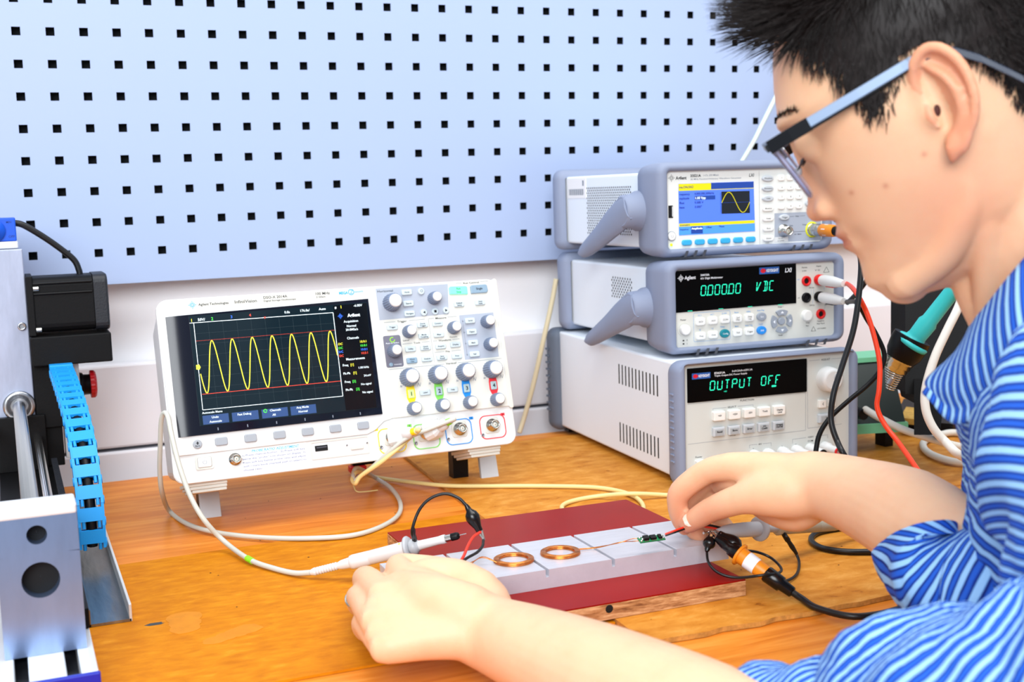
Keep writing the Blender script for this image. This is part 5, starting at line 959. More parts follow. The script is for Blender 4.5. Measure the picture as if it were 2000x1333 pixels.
# emergency stop: pale box edge, black neck, red mushroom head
es = empty('emergency_stop', (.0300, -.0950, .0475), 'red mushroom emergency stop button on a pale box behind the motor', 'emergency stop')
MB().box((-.0035, -.030, -.0470), (.0060, .010, .1180)).build('switch_box', M_lgrey, es, bevel=.001)
MB().lathe((.0060, -.008, .0870), (1, 0, 0), [(0, .0148), (.004, .0140), (.005, .0120), (.014, .0115)], 24).build('neck', M_black, es)
b = MB(); rs = []
for d_, r_ in ((.012, .0150), (.0125, .0160), (.0165, .0160), (.0185, .0140), (.0195, .0090)):
    rs.append([(.0060 + d_, -.008 + r_ * (1 - .03 * (j % 2)) * math.cos(2 * PI * j / 48), .0870 + r_ * (1 - .03 * (j % 2)) * math.sin(2 * PI * j / 48)) for j in range(48)])
b.rings(rs, smooth=False); b.build('mushroom_head', mat('stop_red', (176, 14, 22), .4), es)
# aluminium tray beside the base
tr = empty('metal_tray', (.0235, -.37, .0022), 'scratched aluminium channel tray beside the milling machine base', 'tray')
MB().box((-.0165, -.205, .0005), (.0165, .265, .0028)).build('tray_floor', M_scrap, tr); MB().box((.0150, -.205, .0005), (.0172, .265, .0150)).build('tray_lip', M_alu2, tr, bevel=.0004); MB().box((-.0172, -.205, .0005), (-.0150, .265, .0150)).build('tray_lip', M_scrap, tr)
# cable chain: links along an arc
CP = spline([(.0160, -.150, .1585), (.0170, -.200, .1545), (.0185, -.255, .1470), (.0205, -.310, .1340), (.0225, -.355, .1110), (.0235, -.385, .0780), (.0235, -.395, .0450), (.0230, -.395, .0180)], 10)
CS = [0.0]
for a_, c_ in zip(CP[:-1], CP[1:]): CS.append(CS[-1] + (c_ - a_).length)
def chain_pt(s):
    """point and direction along the hanging cable chain, s measured from its mount"""
    f = lambda t: V([float(np.interp(t, CS, [p[i] for p in CP])) for i in range(3)])
    return f(s), (f(min(s + .004, CS[-1])) - f(max(s - .004, 0))).normalized()
link_me = {}
def link_mesh(Ln, nm):
    b = MB(); hw = .0108; hh = .0062
    for s in (-1, 1):
        b.box((s * hw - .0013, -Ln * .55, -hh), (s * hw + .0013, Ln * .55, hh)); b.lathe((s * (hw + .0012), Ln * .36, 0), (s, 0, 0), [(0, .0046), (.0012, .0042)], 12)
    b.box((-hw, -Ln * .34, hh - .0030), (hw, Ln * .30, hh + .0004)); b.box((-hw, -Ln * .25, -hh), (hw, Ln * .25, -hh + .0016))
    for s in (-1, 1): b.tube([(s * .0070, Ln * .20, hh - .0012), (s * .0070, Ln * .62, hh - .0022)], .0017, 6)
    return b.mesh(nm, M_chain)
lm = link_mesh(.0200, 'chain_link'); ch_root = MB().box((.0040, -.156, .1500), (.0285, -.140, .1660)).build('chain_mount', M_chain, cnc, bevel=.0008)
s = .006; cnt = 0
while s < CS[-1] - .006:
    p_, t_ = chain_pt(s); o = bpy.data.objects.new('chain_link', lm); col.objects.link(o); o.parent = cnc
    y_ = t_; x_ = V((1, 0, 0)); z_ = x_.cross(y_).normalized(); x_ = y_.cross(z_)
    if z_.dot(V((0, -.5, 1))) < 0: z_ = -z_; x_ = -x_
    o.matrix_world = Matrix(((x_.x, y_.x, z_.x, p_.x), (x_.y, y_.y, z_.y, p_.y), (x_.z, y_.z, z_.z, p_.z), (0, 0, 0, 1)))
    s += .0200; cnt += 1
MB().tube([chain_pt(.004 + .004 * i)[0] for i in range(int(CS[-1] / .004))], .0050, 10).build('chain_dark_filler', M_black, cnc)  # black filler added along the chain to darken its inside
# toothed rack under the chain
rk = MB().box((-.0005, -.47, .0465), (.0040, -.14, .0560)).build('gear_rack', M_blackmatte, cnc)

tooth = MB().box((0, 0, 0), (.0060, .0026, .0040)).mesh('rack_tooth', mat('rack_black', (34, 38, 46), .5))
for i in range(62):
    o = bpy.data.objects.new('rack_tooth', tooth); col.objects.link(o); o.parent = rk; o.location = (-.0012, -.468 + i * .0053, .0560)

# ================================================================== soldering station on the right
st = empty('soldering_station', (0.9894, -0.3155, 0.0046), 'dark soldering station box with mint green edges beside the power supply', 'soldering station')
M_mint = mat('mint_plastic', (120, 205, 160), .45); M_sgreen = mat('dark_green_panel', (18, 34, 32), .5)
bl = [(0.9042, -0.3491, 0.0392), (0.9857, -0.3819, 0.0415), (1.0011, -0.3352, 0.1118), (0.9344, -0.3085, 0.1088)]
st.location = (V(bl[0]) + V(bl[1])) / 2; st.location.z = .0046
P = [V(p) - st.location for p in bl]; back = V((.02, .05, 0))
MB().rings([P, [p + back for p in P]], smooth=False).build('station_body', M_sgreen, st, bevel=.002)
up = V((0, 0, 1))
for nm, a, c, hgt in (('mint_top_edge', P[3], P[2], .006), ('mint_bottom_edge', P[0], P[1], -.012)):
    MB().rings([[a + V((-.002, -.003, 0)), c + V((.002, -.003, 0)), c + V((.002, -.003, hgt)), a + V((-.002, -.003, hgt))], [a + back, c + back, c + back + up * hgt, a + back + up * hgt]], smooth=False).build(nm, M_mint, st, bevel=.001)
for a in (P[0], P[1]): MB().box(tuple(a + V((-.006, .03, -a.z))), tuple(V((a.x + .006, a.y + .05, a.z - .010)))).build('rubber_foot', M_black, st)
b = MB(); c = P[3] * .86 + P[0] * .14 + V((.018, -.0035, 0)); poly(b, [(c.x - .004, c.z - .004), (c.x + .004, c.z - .004), (c.x + .004, c.z + .001), (c.x, c.z + .005), (c.x - .004, c.z + .001)], .0012, c.y, True); b.build('house_symbol', M_wink, st)
b = MB(); c = P[0] * .9 + P[3] * .1 + V((.014, -.003, 0)); poly(b, [(c.x, c.z), (c.x + .012, c.z), (c.x + .006, c.z + .010)], .001, c.y, True); b.build('warning_symbol', M_wink, st)
MB().cyl(P[0] * .55 + P[1] * .45 + P[3] * .12 * 0 + V((-.016, -.016, .016)), P[0] * .55 + P[1] * .45 + V((-.016, .004, .016)), .007, 16).build('iron_socket', M_black, st)

# iron holder with sponge tray and iron
ih = empty('iron_holder', (1.0674, -0.3161, 0.0046), 'black soldering iron holder with spring funnel and sponge', 'iron holder')
h0 = ih.location
rl = lambda P_: V(P_) - h0
base = [rl((1.0541, -0.2762, 0.0046)), rl((1.0961, -0.3412, 0.0046)), rl((1.2075, -0.2765, 0.0046)), rl((1.1681, -0.1591, 0.0046))]
MB().rings([base, [p + V((0, 0, .016)) for p in base]], smooth=False).build('holder_base', M_blackmatte, ih, bevel=.002)
spc = [rl((1.0396, -0.3071, 0.0210)), rl((1.0537, -0.3319, 0.0210)), rl((1.1131, -0.2974, 0.0210)), rl((1.0984, -0.2484, 0.0210))]
MB().rings([spc, [p + V((0, 0, .008)) for p in spc]], smooth=False).build('sponge', mat('ochre_sponge', (190, 150, 70), .95, bump=1.0, bscale=160, var=.3, vscale=90), ih, bevel=.002)
pst = [rl((0.8890, -0.4977, 0.1019)), rl((0.9696, -0.5308, 0.0992)), rl((1.0167, -0.4693, 0.2134)), rl((0.9382, -0.4370, 0.2160))]
MB().rings([pst, [p + V((.02, .05, 0)) for p in pst]], smooth=False).build('holder_shield', M_blackmatte, ih, bevel=.002)
leg_ = [rl((0.8998, -0.5036, 0.0901)), rl((0.9210, -0.5124, 0.0894))]
MB().rings([[leg_[0], leg_[1], leg_[1] + V((.02, .05, 0)), leg_[0] + V((.02, .05, 0))], [rl((0.9053, -0.4776, 0.1388)), rl((0.9494, -0.4957, 0.1373)), rl((0.9494, -0.4957, 0.1373)) + V((.02, .05, 0)), rl((0.9053, -0.4776, 0.1388)) + V((.02, .05, 0))]], smooth=False).build('holder_arm', M_blackmatte, ih)
MB().rings([[rl((0.8680, -0.5377, 0.0644)), rl((0.8937, -0.5483, 0.0636)), rl((0.9211, -0.5170, 0.0552)), rl((0.8946, -0.5061, 0.0561))], [rl((0.8860, -0.5155, 0.1220)), rl((0.9199, -0.5294, 0.1208)), rl((0.9407, -0.5059, 0.1159)), rl((0.9060, -0.4917, 0.1170))]], smooth=False).build('holder_post', M_blackmatte, ih)
fa, fb_ = V((0.8503, -0.5493, 0.1671)), V((0.8377, -0.5347, 0.1165)); ax = (V((0.8431, -0.5434, 0.1488)) - fa).normalized()
MB().lathe(rl(fa), ax, [(-.008, .0200), (.0, .0205), (.012, .0190), (.020, .0150)], 28).build('funnel', M_black, ih)
MB().lathe(rl(fa), ax, [(.016, .0150), (.021, .0155), (.0215, .0140), (.026, .0145), (.0265, .0130), (.031, .0132), (.033, .0110)], 24).build('funnel_sleeve', M_chrome, ih)
e_ = (fb_ - fa); b = MB(); pts = []; t0 = ax.orthogonal().normalized(); t1 = ax.cross(t0); Ls = e_.length
for i in range(150): u = i / 149; pts.append(rl(fa + ax * .032 + (fb_ - fa - ax * .032) * u) + (t0 * math.cos(i * .36) + t1 * math.sin(i * .36)) * (.0105 * (1 - u) + .004 * u))
b.tube(pts, .0009, 6); b.build('spring', M_chrome, ih)
ir = empty('soldering_iron', (0.8709, -0.5834, 0.2185), 'turquoise soldering iron resting in its black holder', 'soldering iron'); i0_ = ir.location
M_turq = mat('turquoise_grip', (50, 190, 190), .45); ha, hb_ = V((0.8500, -0.5544, 0.1687)), V((0.8751, -0.5845, 0.2226)); hd = (hb_ - ha); hl = hd.length
MB().lathe(ha - i0_, hd, [(-.004, .0030), (-.002, .0180), (.001, .0185), (.003, .0165), (.005, .0110), (hl * .15, .0098), (hl * .40, .0104), (hl * .46, .0086), (hl, .0082), (hl + .04, .0085), (hl + .045, .0060)], 28).build('grip', M_turq, ir)
MB().cyl(ha - i0_, ha + ax * .05 - i0_, .0035, 12).build('heater_tube', M_steel, ir)
M_wc = mat('white_cable_sheath', (232, 228, 218), .5)
MB().tube(spline([hb_ + hd.normalized() * .035 - i0_, V((0.8747, -0.6051, 0.2304)) - i0_, V((0.8562, -0.6164, 0.2114)) - i0_, V((0.8404, -0.6184, 0.1892)) - i0_, V((0.8229, -0.6204, 0.1622)) - i0_, V((0.8091, -0.6242, 0.1327)) - i0_, V((0.8042, -0.6303, 0.1133)) - i0_, V((0.8060, -0.6387, 0.0964)) - i0_, V((0.8124, -0.6485, 0.0835)) - i0_, V((0.8193, -0.6695, 0.0697)) - i0_, V((1.0031, -0.5289, 0.0100)) - i0_, V((1.0659, -0.4877, 0.0100)) - i0_, V((1.0991, -0.4109, 0.0100)) - i0_, V((1.0972, -0.3494, 0.0100)) - i0_, V((1.0691, -0.3480, 0.0100)) - i0_, V((1.0278, -0.3683, 0.0100)) - i0_, V((0.9955, -0.4061, 0.0100)) - i0_, V((0.9792, -0.4467, 0.0100)) - i0_, V((0.9840, -0.4844, 0.0100)) - i0_, V((1.0309, -0.4834, 0.0100)) - i0_, V((1.0493, -0.4554, 0.0120)) - i0_, V((0.9248, -0.5414, 0.0464)) - i0_, V((0.9211, -0.4961, 0.0486)) - i0_, V((0.9212, -0.4523, 0.0512)) - i0_, V((0.9230, -0.4086, 0.0579)) - i0_, V((0.9284, -0.3776, 0.0619)) - i0_], 7), .0044, 10).build('cable', M_wc, ir)

# ================================================================== person
HO, HF, HL, HU = V((0.5267, -0.9642, 0.3903)), V((-0.6815, 0.5647, -0.4656)).normalized(), V((-0.6303, -0.7761, -0.0188)).normalized(), V((-0.3719, 0.2807, 0.8848)).normalized()
def H(f, l, u): return HO + HF * (f * k) + HL * (l * k) + HU * (u * k)      # head frame: forward, left, up in mm from between the ears
# --- head slices: up, front, back, half width, centre, roundness front
SL = np.array([(121, 22, -46, 26, -10, 2.0), (116, 42, -64, 44, -10, 2.0), (106, 58, -78, 57, -10, 2.1), (92, 69, -86, 65, -9, 2.2), (75, 79, -91, 70, -8, 2.3), (60, 86, -92, 72, -7, 2.4), (46, 91, -92, 72, -5, 2.5), (37, 94.5, -91, 71, -2, 2.6),
    (27, 91, -90, 70.5, 2, 2.6), (14, 88.5, -88, 70, 6, 2.5), (0, 87.5, -84, 69, 8, 2.4), (-14, 87.5, -77, 67, 8, 2.3), (-28, 89, -70, 64.5, 8, 2.2), (-38, 91, -62, 62, 8, 2.1), (-50, 91, -54, 59, 8, 2.0), (-62, 89.5, -48, 56, 8, 1.9), (-73, 91, -44, 52, 8, 1.85), (-83, 91, -40, 46, 9, 1.85), (-91, 87, -36, 39, 10, 1.9), (-98, 78, -30, 31, 12, 1.9), (-103.5, 64, -24, 22, 14, 1.9), (-107, 48, -18, 12, 16, 2.0)])
SLr = SL[::-1]
def slice_at(u): return [float(np.interp(u, SLr[:, 0], SLr[:, i])) for i in range(1, 6)]
NOSE = np.array([(-33, 0), (-30, 8), (-25.5, 15.5), (-20, 16), (-14, 14), (-4, 11), (8, 8), (20, 5), (32, 0)])
g = lambda x, s: math.exp(-(x / s) ** 2)
def head_point(u, a, grow=0.0):
    fr_, bk, w, c, p = slice_at(u); ca, sa = math.cos(a), math.sin(a)
    if ca >= 0: x = c + (fr_ - c) * abs(ca) ** (2 / p)
    else: x = c - (c - bk) * abs(ca) ** (2 / 2.2)
    pw = p if ca >= 0 else 2.2
    y = w * (1 if sa >= 0 else -1) * abs(sa) ** (2 / pw); ay = abs(y)
    if ca > 0:
        nz = float(np.interp(u, NOSE[:, 0], NOSE[:, 1])); wn = float(np.interp(u, [-30, -20, 0, 25], [13, 12, 8.5, 8]))
        x += nz * g(ay, wn)
        x -= 11 * g(ay - 31, 14) * g(u - 19, 11)                       # eye sockets
        x += 3.0 * g(ay - 30, 18) * g(u - 37, 7)                        # brow ridge
        x += 5.2 * g(ay, 21) * g(u + 43.5, 5.0) + 4.2 * g(ay, 19) * g(u + 52.5, 5.0) - 3.6 * g(ay, 23) * g(u + 47.6, 1.9)   # lips
        x += 2.5 * g(ay, 17) * g(u + 80, 9)                             # chin
        x -= 3.0 * g(ay - 24, 8) * g(u + 50, 10)                        # mouth corner hollow
        x += 3.5 * g(ay - 40, 16) * g(u + 6, 16)                        # cheek
        s_ = 1 if y >= 0 else -1; y += s_ * 2.2 * g(x - 45, 25) * g(u - 6, 14)
    return x, y, u
def head_mb(step=2.2, n=120, us=None):
    us = us or list(np.arange(-107, 121.1, step)); rs = []
    for u in us: rs.append([H(*head_point(u, 2 * PI * j / n)) for j in range(n)])
    return MB().rings(rs)
body = MB()
def add(mb): body.add(mb.v, mb.f, True)
add(head_mb())
def capsule(pts, rad, n=16):
    """tapered tube with rounded ends"""
    p = [V(q) for q in pts]; r = list(rad); d0 = (p[0] - p[1]).normalized(); d1 = (p[-1] - p[-2]).normalized()
    P_ = [p[0] + d0 * r[0] * .95, p[0] + d0 * r[0] * .7] + p + [p[-1] + d1 * r[-1] * .7, p[-1] + d1 * r[-1] * .95]
    R_ = [r[0] * .3, r[0] * .72] + r + [r[-1] * .72, r[-1] * .3]
    add(MB().tube(P_, R_, n))
def ball(c, r, sc=(1, 1, 1)): add(MB().sphere(c, r, 16, 12, sc))
def limb(pts, rad, n=20, m=5):
    P_ = spline(pts, m); t = np.linspace(0, len(pts) - 1, len(P_)); R_ = [float(np.interp(x, range(len(pts)), rad)) for x in t]; capsule(P_, R_, n)
# eyelids, nostril wings, neck
for s in (1, -1):
    ball(H(79, s * 32, 17), .0122); ball(H(92, s * 13, -23.5), .0082); ball(H(95, s * 8, -26), .0058)
ball(H(98, 0, -22.5), .0078); ball(H(70, 0, -88), .018)
limb([H(-14, 0, -30), H(-12, 0, -80), H(-12, 0, -118), H(-18, 0, -150), H(-30, 0, -185)], [.050, .049, .050, .052, .050], 32)
limb([H(20, 0, -92), H(28, 0, -112), H(30, 0, -140)], [.026, .020, .020]); limb([H(-2, 50, -20), H(12, 36, -80), H(34, 14, -135)], [.012, .013, .011])
# jaw angle
limb([H(4, 50, -24), H(12, 47, -54), H(24, 43, -68), H(44, 33, -82), H(70, 19, -89)], [.012, .0125, .013, .013, .012]); limb([H(4, -50, -24), H(12, -47, -54), H(24, -43, -68), H(44, -33, -82), H(70, -19, -89)], [.012, .0125, .013, .013, .012])
# ears: plate, helix rim, antihelix, lobe, tragus
def ear(s):
    E = lambda f, l, u: H(f, s * (67 + l), u)
    rim = [E(9, 3, 8), E(9.5, 5, 20), E(4, 9, 29), E(-5, 12, 32), E(-12.5, 15, 26), E(-16.5, 17, 14), E(-16, 17.5, 0), E(-12, 16, -12), E(-4, 12, -22), E(4, 8, -29)]
    limb(rim, [.0030, .0032, .0033, .0034, .0034, .0033, .0032, .0031, .0034, .0048], 10, 5)
    limb([E(-1, 8, 22), E(-6, 11.5, 12), E(-7.5, 12.5, 0), E(-4, 11, -12), E(3, 8, -18)], [.0026, .0032, .0034, .0032, .0026], 10, 4)
    limb([E(6, 5, -21), E(9, 6, -27), E(11, 5, -32)], [.0050, .0056, .0042], 10, 4)
    limb([E(10, 3, 4), E(11, 5, -4), E(10, 4, -11)], [.0030, .0040, .0030], 10, 3)
    # thin back plate between rim and head
    b = MB(); rs = []
    for t in np.linspace(0, 1, 10):
        row = []
        for q in rim: 
            c_ = E(2, 0, 0); row.append(c_ + (V(q) - c_) * t * .97 - HL * s * (.0012 + .004 * (1 - t)))
        rs.append(row)
    n0 = len(rs[0]); vs = [p for r in rs for p in r] + [p - HL * s * .0030 for r in rs for p in r]; fs = []; N = len(rs) * n0
    for i in range(len(rs) - 1):
        for j in range(n0 - 1):
            a = i * n0 + j; fs += [(a, a + 1, a + 1 + n0, a + n0), (N + a, N + a + n0, N + a + n0 + 1, N + a + 1)]
    for i in range(len(rs) - 1):
        for j in (0, n0 - 1): a = i * n0 + j; fs.append((a, a + n0, N + a + n0, N + a))
    for j in range(n0 - 1): a = (len(rs) - 1) * n0 + j; fs.append((a, a + 1, N + a + 1, N + a)); fs.append((j, N + j, N + j + 1, j + 1))
    b.add(vs, fs, True); add(b)
    limb([E(-6, 0, 20), E(-8, 2, 4), E(-4, 1, -14)], [.007, .008, .006], 12, 4)
ear(1); ear(-1)
# --- hidden trunk and shoulders joining head and arms
NB = H(-30, 0, -185); CH = V((0.6185, -1.0294, 0.1835)); SHL, SHR = CH + V((-.080, -.099, .010)), CH + V((.080, .099, .010))
limb([H(-20, 0, -140), NB, CH, V((0.6219, -1.0383, 0.1280)), V((0.6233, -1.0498, 0.0464))], [.048, .048, .055, .070, .075], 24); limb([SHL, CH, SHR], [.045, .055, .045], 20)
# --- left arm and hand (near)
WL = V((0.2620, -0.8300, 0.0370)); EL = V((0.3360, -1.0900, 0.0300))
limb([SHL, V((0.4779, -1.1995, 0.1113)), V((0.4160, -1.1940, 0.0867)), V((0.3913, -1.1225, 0.0583)), EL], [.045, .044, .043, .041, .038], 24)
limb([EL, V((0.3150, -1.0200, 0.0380)), V((0.2920, -0.9400, 0.0390)), V((0.2740, -0.8750, 0.0385)), WL, WL + V((-.014, .018, .006)), WL + V((-.026, .034, .010))], [.036, .0370, .0350, .0305, .0272, .0262, .0225], 28)
iM, mM, rM, pM = V((0.2255, -0.7465, 0.0580)), V((0.2010, -0.7650, 0.0550)), V((0.1890, -0.7870, 0.0455)), V((0.1880, -0.8100, 0.0350))
for m_, r0, r1 in ((iM, .0190, .0125), ((iM + mM) / 2, .0190, .0125), (mM, .0195, .0130), ((mM + rM) / 2, .019, .0125), (rM, .0185, .0125), ((rM + pM) / 2, .018, .012), (pM, .0175, .0120)):
    limb([WL, WL * .5 + m_ * .5 + V((0, 0, .004)), m_], [r0 + .001, r0 - .001, r1], 18, 4)
limb([iM, (0.2308, -0.7030, 0.0560), (0.2451, -0.7105, 0.0560), (0.2604, -0.7144, 0.0540), (0.2741, -0.7062, 0.0480), (0.2802, -0.6996, 0.0440)], [.0122, .0102, .0098, .0088, .0080, .0068], 16, 4)
limb([mM, (0.2084, -0.6906, 0.0460), (0.2209, -0.6428, 0.0260), (0.2380, -0.6262, 0.0150), (0.2516, -0.6300, 0.0140)], [.0125, .0105, .0098, .0088, .0075], 16, 4)
limb([rM, (0.1963, -0.7138, 0.0400), (0.2049, -0.6781, 0.0220), (0.2175, -0.6708, 0.0135), (0.2308, -0.6718, 0.0125)], [.0120, .0100, .0094, .0084, .0072], 16, 4)
limb([pM, (0.1906, -0.7456, 0.0310), (0.1960, -0.7254, 0.0180), (0.2056, -0.7234, 0.0125), (0.2157, -0.7246, 0.0120)], [.0112, .0090, .0084, .0076, .0066], 16, 4)
limb([WL + V((.004, .012, .0)), (0.2791, -0.7688, 0.0420), (0.2767, -0.7476, 0.0480), (0.2770, -0.7230, 0.0490), (0.2771, -0.7086, 0.0470)], [.0180, .0165, .0120, .0098, .0075], 16, 4)
limb([iM + V((.004, .002, -.002)), (0.2424, -0.7434, 0.0560), (0.2610, -0.7503, 0.0520), (0.2721, -0.7693, 0.0460)], [.0135, .0165, .0185, .0200], 18, 4)
limb([iM * .6 + mM * .4, (0.2284, -0.7988, 0.0580), (0.2476, -0.8189, 0.0500)], [.0130, .0200, .0230], 18, 4)
# --- right arm and hand (far)
WR = V((0.5531, -0.8068, 0.1043)); CR = V((0.5572, -0.9015, 0.0997)); ER = V((0.5415, -1.0107, 0.0899))
limb([SHR, V((0.6092, -1.0368, 0.1007)), V((0.5460, -1.0360, 0.0932)), ER], [.042, .042, .038, .034], 24); limb([ER, V((0.5497, -0.9646, 0.0934)), CR, V((0.5572, -0.8522, 0.1027)), WR, V((0.5448, -0.7925, 0.1047)), V((0.5394, -0.7742, 0.1032))], [.034, .0345, .0365, .0310, .0264, .0252, .0215], 28)
RM = [V((0.5097, -0.7393, 0.1107)), V((0.5192, -0.7210, 0.1060)), V((0.5311, -0.7051, 0.0978)), V((0.5445, -0.6935, 0.0875))]
for i, m_ in enumerate(RM):
    limb([WR, WR * .5 + m_ * .5 + V((0, 0, .003)), m_], [.0195, .0165, (.0122, .0120, .0115, .0105)[i]], 18, 4)
for i in range(3): limb([WR, WR * .5 + (RM[i] + RM[i + 1]) / 2 * .5 + V((0, 0, .002)), (RM[i] + RM[i + 1]) / 2], [.0190, .0165, .0112], 16, 4)
limb([RM[0], (0.4982, -0.7193, 0.1037), (0.4839, -0.7008, 0.0846), (0.4834, -0.6960, 0.0702), (0.4875, -0.6929, 0.0572), (0.4913, -0.6922, 0.0493)], [.0122, .0106, .0102, .0090, .0080, .0066], 16, 4)
limb([RM[1], (0.5136, -0.6968, 0.0910), (0.5038, -0.6801, 0.0722), (0.5031, -0.6756, 0.0547), (0.5072, -0.6789, 0.0429), (0.5116, -0.6836, 0.0375)], [.0120, .0106, .0100, .0086, .0078, .0064], 16, 4)
limb([RM[2], (0.5295, -0.6807, 0.0802), (0.5234, -0.6678, 0.0614), (0.5209, -0.6665, 0.0473), (0.5258, -0.6720, 0.0373), (0.5285, -0.6779, 0.0337)], [.0114, .0100, .0092, .0082, .0074, .0062], 16, 4)
limb([RM[3], (0.5463, -0.6737, 0.0701), (0.5416, -0.6673, 0.0552), (0.5407, -0.6704, 0.0457), (0.5438, -0.6789, 0.0398)], [.0104, .0088, .0080, .0072, .0060], 16, 4)
limb([WR + V((-.004, -.004, -.004)), (0.5316, -0.7925, 0.0971), (0.5171, -0.7760, 0.0945), (0.5048, -0.7589, 0.0879), (0.4963, -0.7332, 0.0754), (0.4919, -0.7155, 0.0643), (0.4888, -0.7045, 0.0558)], [.0185, .0215, .0185, .0126, .0106, .0098, .0078], 18, 5)
limb([WR + V((0, .002, -.010)), (0.5435, -0.7824, 0.0782), (0.5439, -0.7417, 0.0752), (0.5458, -0.7093, 0.0789)], [.0150, .0170, .0150, .0120], 16, 4)
limb([(0.5303, -0.7548, 0.0985), (0.5205, -0.7314, 0.0974), (0.5218, -0.7091, 0.0885)], [.0180, .0150, .0130], 16, 4); limb([(0.5358, -0.7153, 0.0850), (0.5253, -0.6908, 0.0737), (0.5184, -0.6806, 0.0644)], [.0150, .0130, .0110], 16, 4)
# --- one continuous surface
raw = body.mesh('person', None); tmp = bpy.data.objects.new('tmp_body', raw); col.objects.link(tmp)
md = tmp.modifiers.new('r', 'REMESH'); md.mode = 'VOXEL'; md.voxel_size = 0.0017; md.adaptivity = 0.0; md.use_smooth_shade = True
ms = tmp.modifiers.new('s', 'SMOOTH'); ms.factor = 0.5; ms.iterations = 3
dg = bpy.context.evaluated_depsgraph_get(); me = bpy.data.meshes.new_from_object(tmp.evaluated_get(dg)); bpy.data.objects.remove(tmp)
me.name = 'person_body'
nv = len(me.vertices); co = np.empty(nv * 3); me.vertices.foreach_get('co', co); co = co.reshape(-1, 3)
ed = np.empty(len(me.edges) * 2, dtype=np.int64); me.edges.foreach_get('vertices', ed); ed = ed.reshape(-1, 2)
msk = np.zeros(nv)
for c_, r_ in ((WL, .042), (WL * .5 + (iM + mM) * .25, .040), (WR, .042), (V((0.5400, -0.7909, 0.1016)), .035), (H(60, 40, -20), .040), (H(30, 62, -10), .030)): msk = np.maximum(msk, np.exp(-(np.linalg.norm(co - np.array(tuple(c_)), axis=1) / r_) ** 2))
msk = np.where(msk > .12, msk, 0); deg = np.bincount(ed.ravel(), minlength=nv)[:, None].astype(float)
for it in range(45):
    acc = np.zeros_like(co)
    for ax_ in range(3): acc[:, ax_] = np.bincount(ed[:, 0], co[ed[:, 1], ax_], nv) + np.bincount(ed[:, 1], co[ed[:, 0], ax_], nv)
    co += (acc / np.maximum(deg, 1) - co) * (msk * .6)[:, None]
me.vertices.foreach_set('co', co.ravel()); me.update()
me.polygons.foreach_set('use_smooth', [True] * len(me.polygons))
hf = np.array([tuple(HF), tuple(HL), tuple(HU)]); hc = (co - np.array(tuple(HO))) @ hf.T * 1000
tint = np.zeros((nv, 4)); tint[:, 3] = 1
lips = np.exp(-((hc[:, 2] + 48) / 7.0) ** 2) * np.exp(-((np.abs(hc[:, 1])) / 20) ** 2) * (hc[:, 0] > 88)
flush = 0.5 * np.exp(-((hc[:, 0] - 97) / 14) ** 2 - (hc[:, 1] / 18) ** 2 - ((hc[:, 2] + 22) / 14) ** 2) + 0.45 * np.exp(-((hc[:, 0] - 20) / 40) ** 2 - ((hc[:, 2] + 62) / 34) ** 2) * (np.abs(hc[:, 1]) > 20) + 0.5 * ((np.abs(hc[:, 1]) > 72) & (hc[:, 2] > -40) & (hc[:, 2] < 40) & (hc[:, 0] < 16))
for tp in ((0.4913, -0.6922, 0.0493), (0.5116, -0.6836, 0.0375), (0.2795, -0.7019, 0.0460), (0.4888, -0.7045, 0.0558), (0.4839, -0.7008, 0.0846), (0.4947, -0.7325, 0.0758)): flush += 0.45 * np.exp(-(np.linalg.norm(co - np.array(tp), axis=1) / .016) ** 2)
for f_, l_, u_ in ((24, 60, -22), (52, 52, -28), (72, 40, -22), (-28, 56, -66)): lips += 0.5 * np.exp(-((hc[:, 0] - f_) ** 2 + (hc[:, 2] - u_) ** 2) / 1.7 ** 2) * (hc[:, 1] > 20)
tint[:, 0] = np.clip(lips, 0, 1); tint[:, 1] = np.clip(flush, 0, 1)
ca_ = me.color_attributes.new('tint', 'FLOAT_COLOR', 'POINT'); ca_.data.foreach_set('color', tint.ravel())
sk = bpy.data.materials.new('skin'); sk.use_nodes = True; nt = sk.node_tree; bs = nt.nodes['Principled BSDF']
bs.inputs['Roughness'].default_value = .48; bs.inputs['Subsurface Weight'].default_value = .35; bs.inputs['Subsurface Radius'].default_value = (1, .32, .18); bs.inputs['Subsurface Scale'].default_value = .004; bs.inputs['Specular IOR Level'].default_value = .35
at = nt.nodes.new('ShaderNodeVertexColor'); at.layer_name = 'tint'; sp = nt.nodes.new('ShaderNodeSeparateColor'); nt.links.new(at.outputs[0], sp.inputs[0])
def mix(a, fac, c):
    m = nt.nodes.new('ShaderNodeMix'); m.data_type = 'RGBA'; m.inputs['B'].default_value = srgb(*c)
    for s_ in m.inputs:
        pass
    nt.links.new(fac, m.inputs[0])
    if isinstance(a, tuple): m.inputs[6].default_value = a
    else: nt.links.new(a, m.inputs[6])
    m.inputs[7].default_value = srgb(*c); return m.outputs[2]
tc = nt.nodes.new('ShaderNodeTexCoord'); ns = nt.nodes.new('ShaderNodeTexNoise'); ns.inputs['Scale'].default_value = 55; ns.inputs['Detail'].default_value = 5; nt.links.new(tc.outputs['Object'], ns.inputs['Vector'])
mr = nt.nodes.new('ShaderNodeMapRange'); mr.inputs[1].default_value = .45; mr.inputs[2].default_value = .8; mr.inputs[4].default_value = .35; nt.links.new(ns.outputs[0], mr.inputs[0])
c_ = mix(srgb(230, 184, 148), mr.outputs[0], (222, 162, 124)); c_ = mix(c_, sp.outputs[1], (216, 128, 96)); c_ = mix(c_, sp.outputs[0], (176, 84, 70)); nt.links.new(c_, bs.inputs['Base Color'])
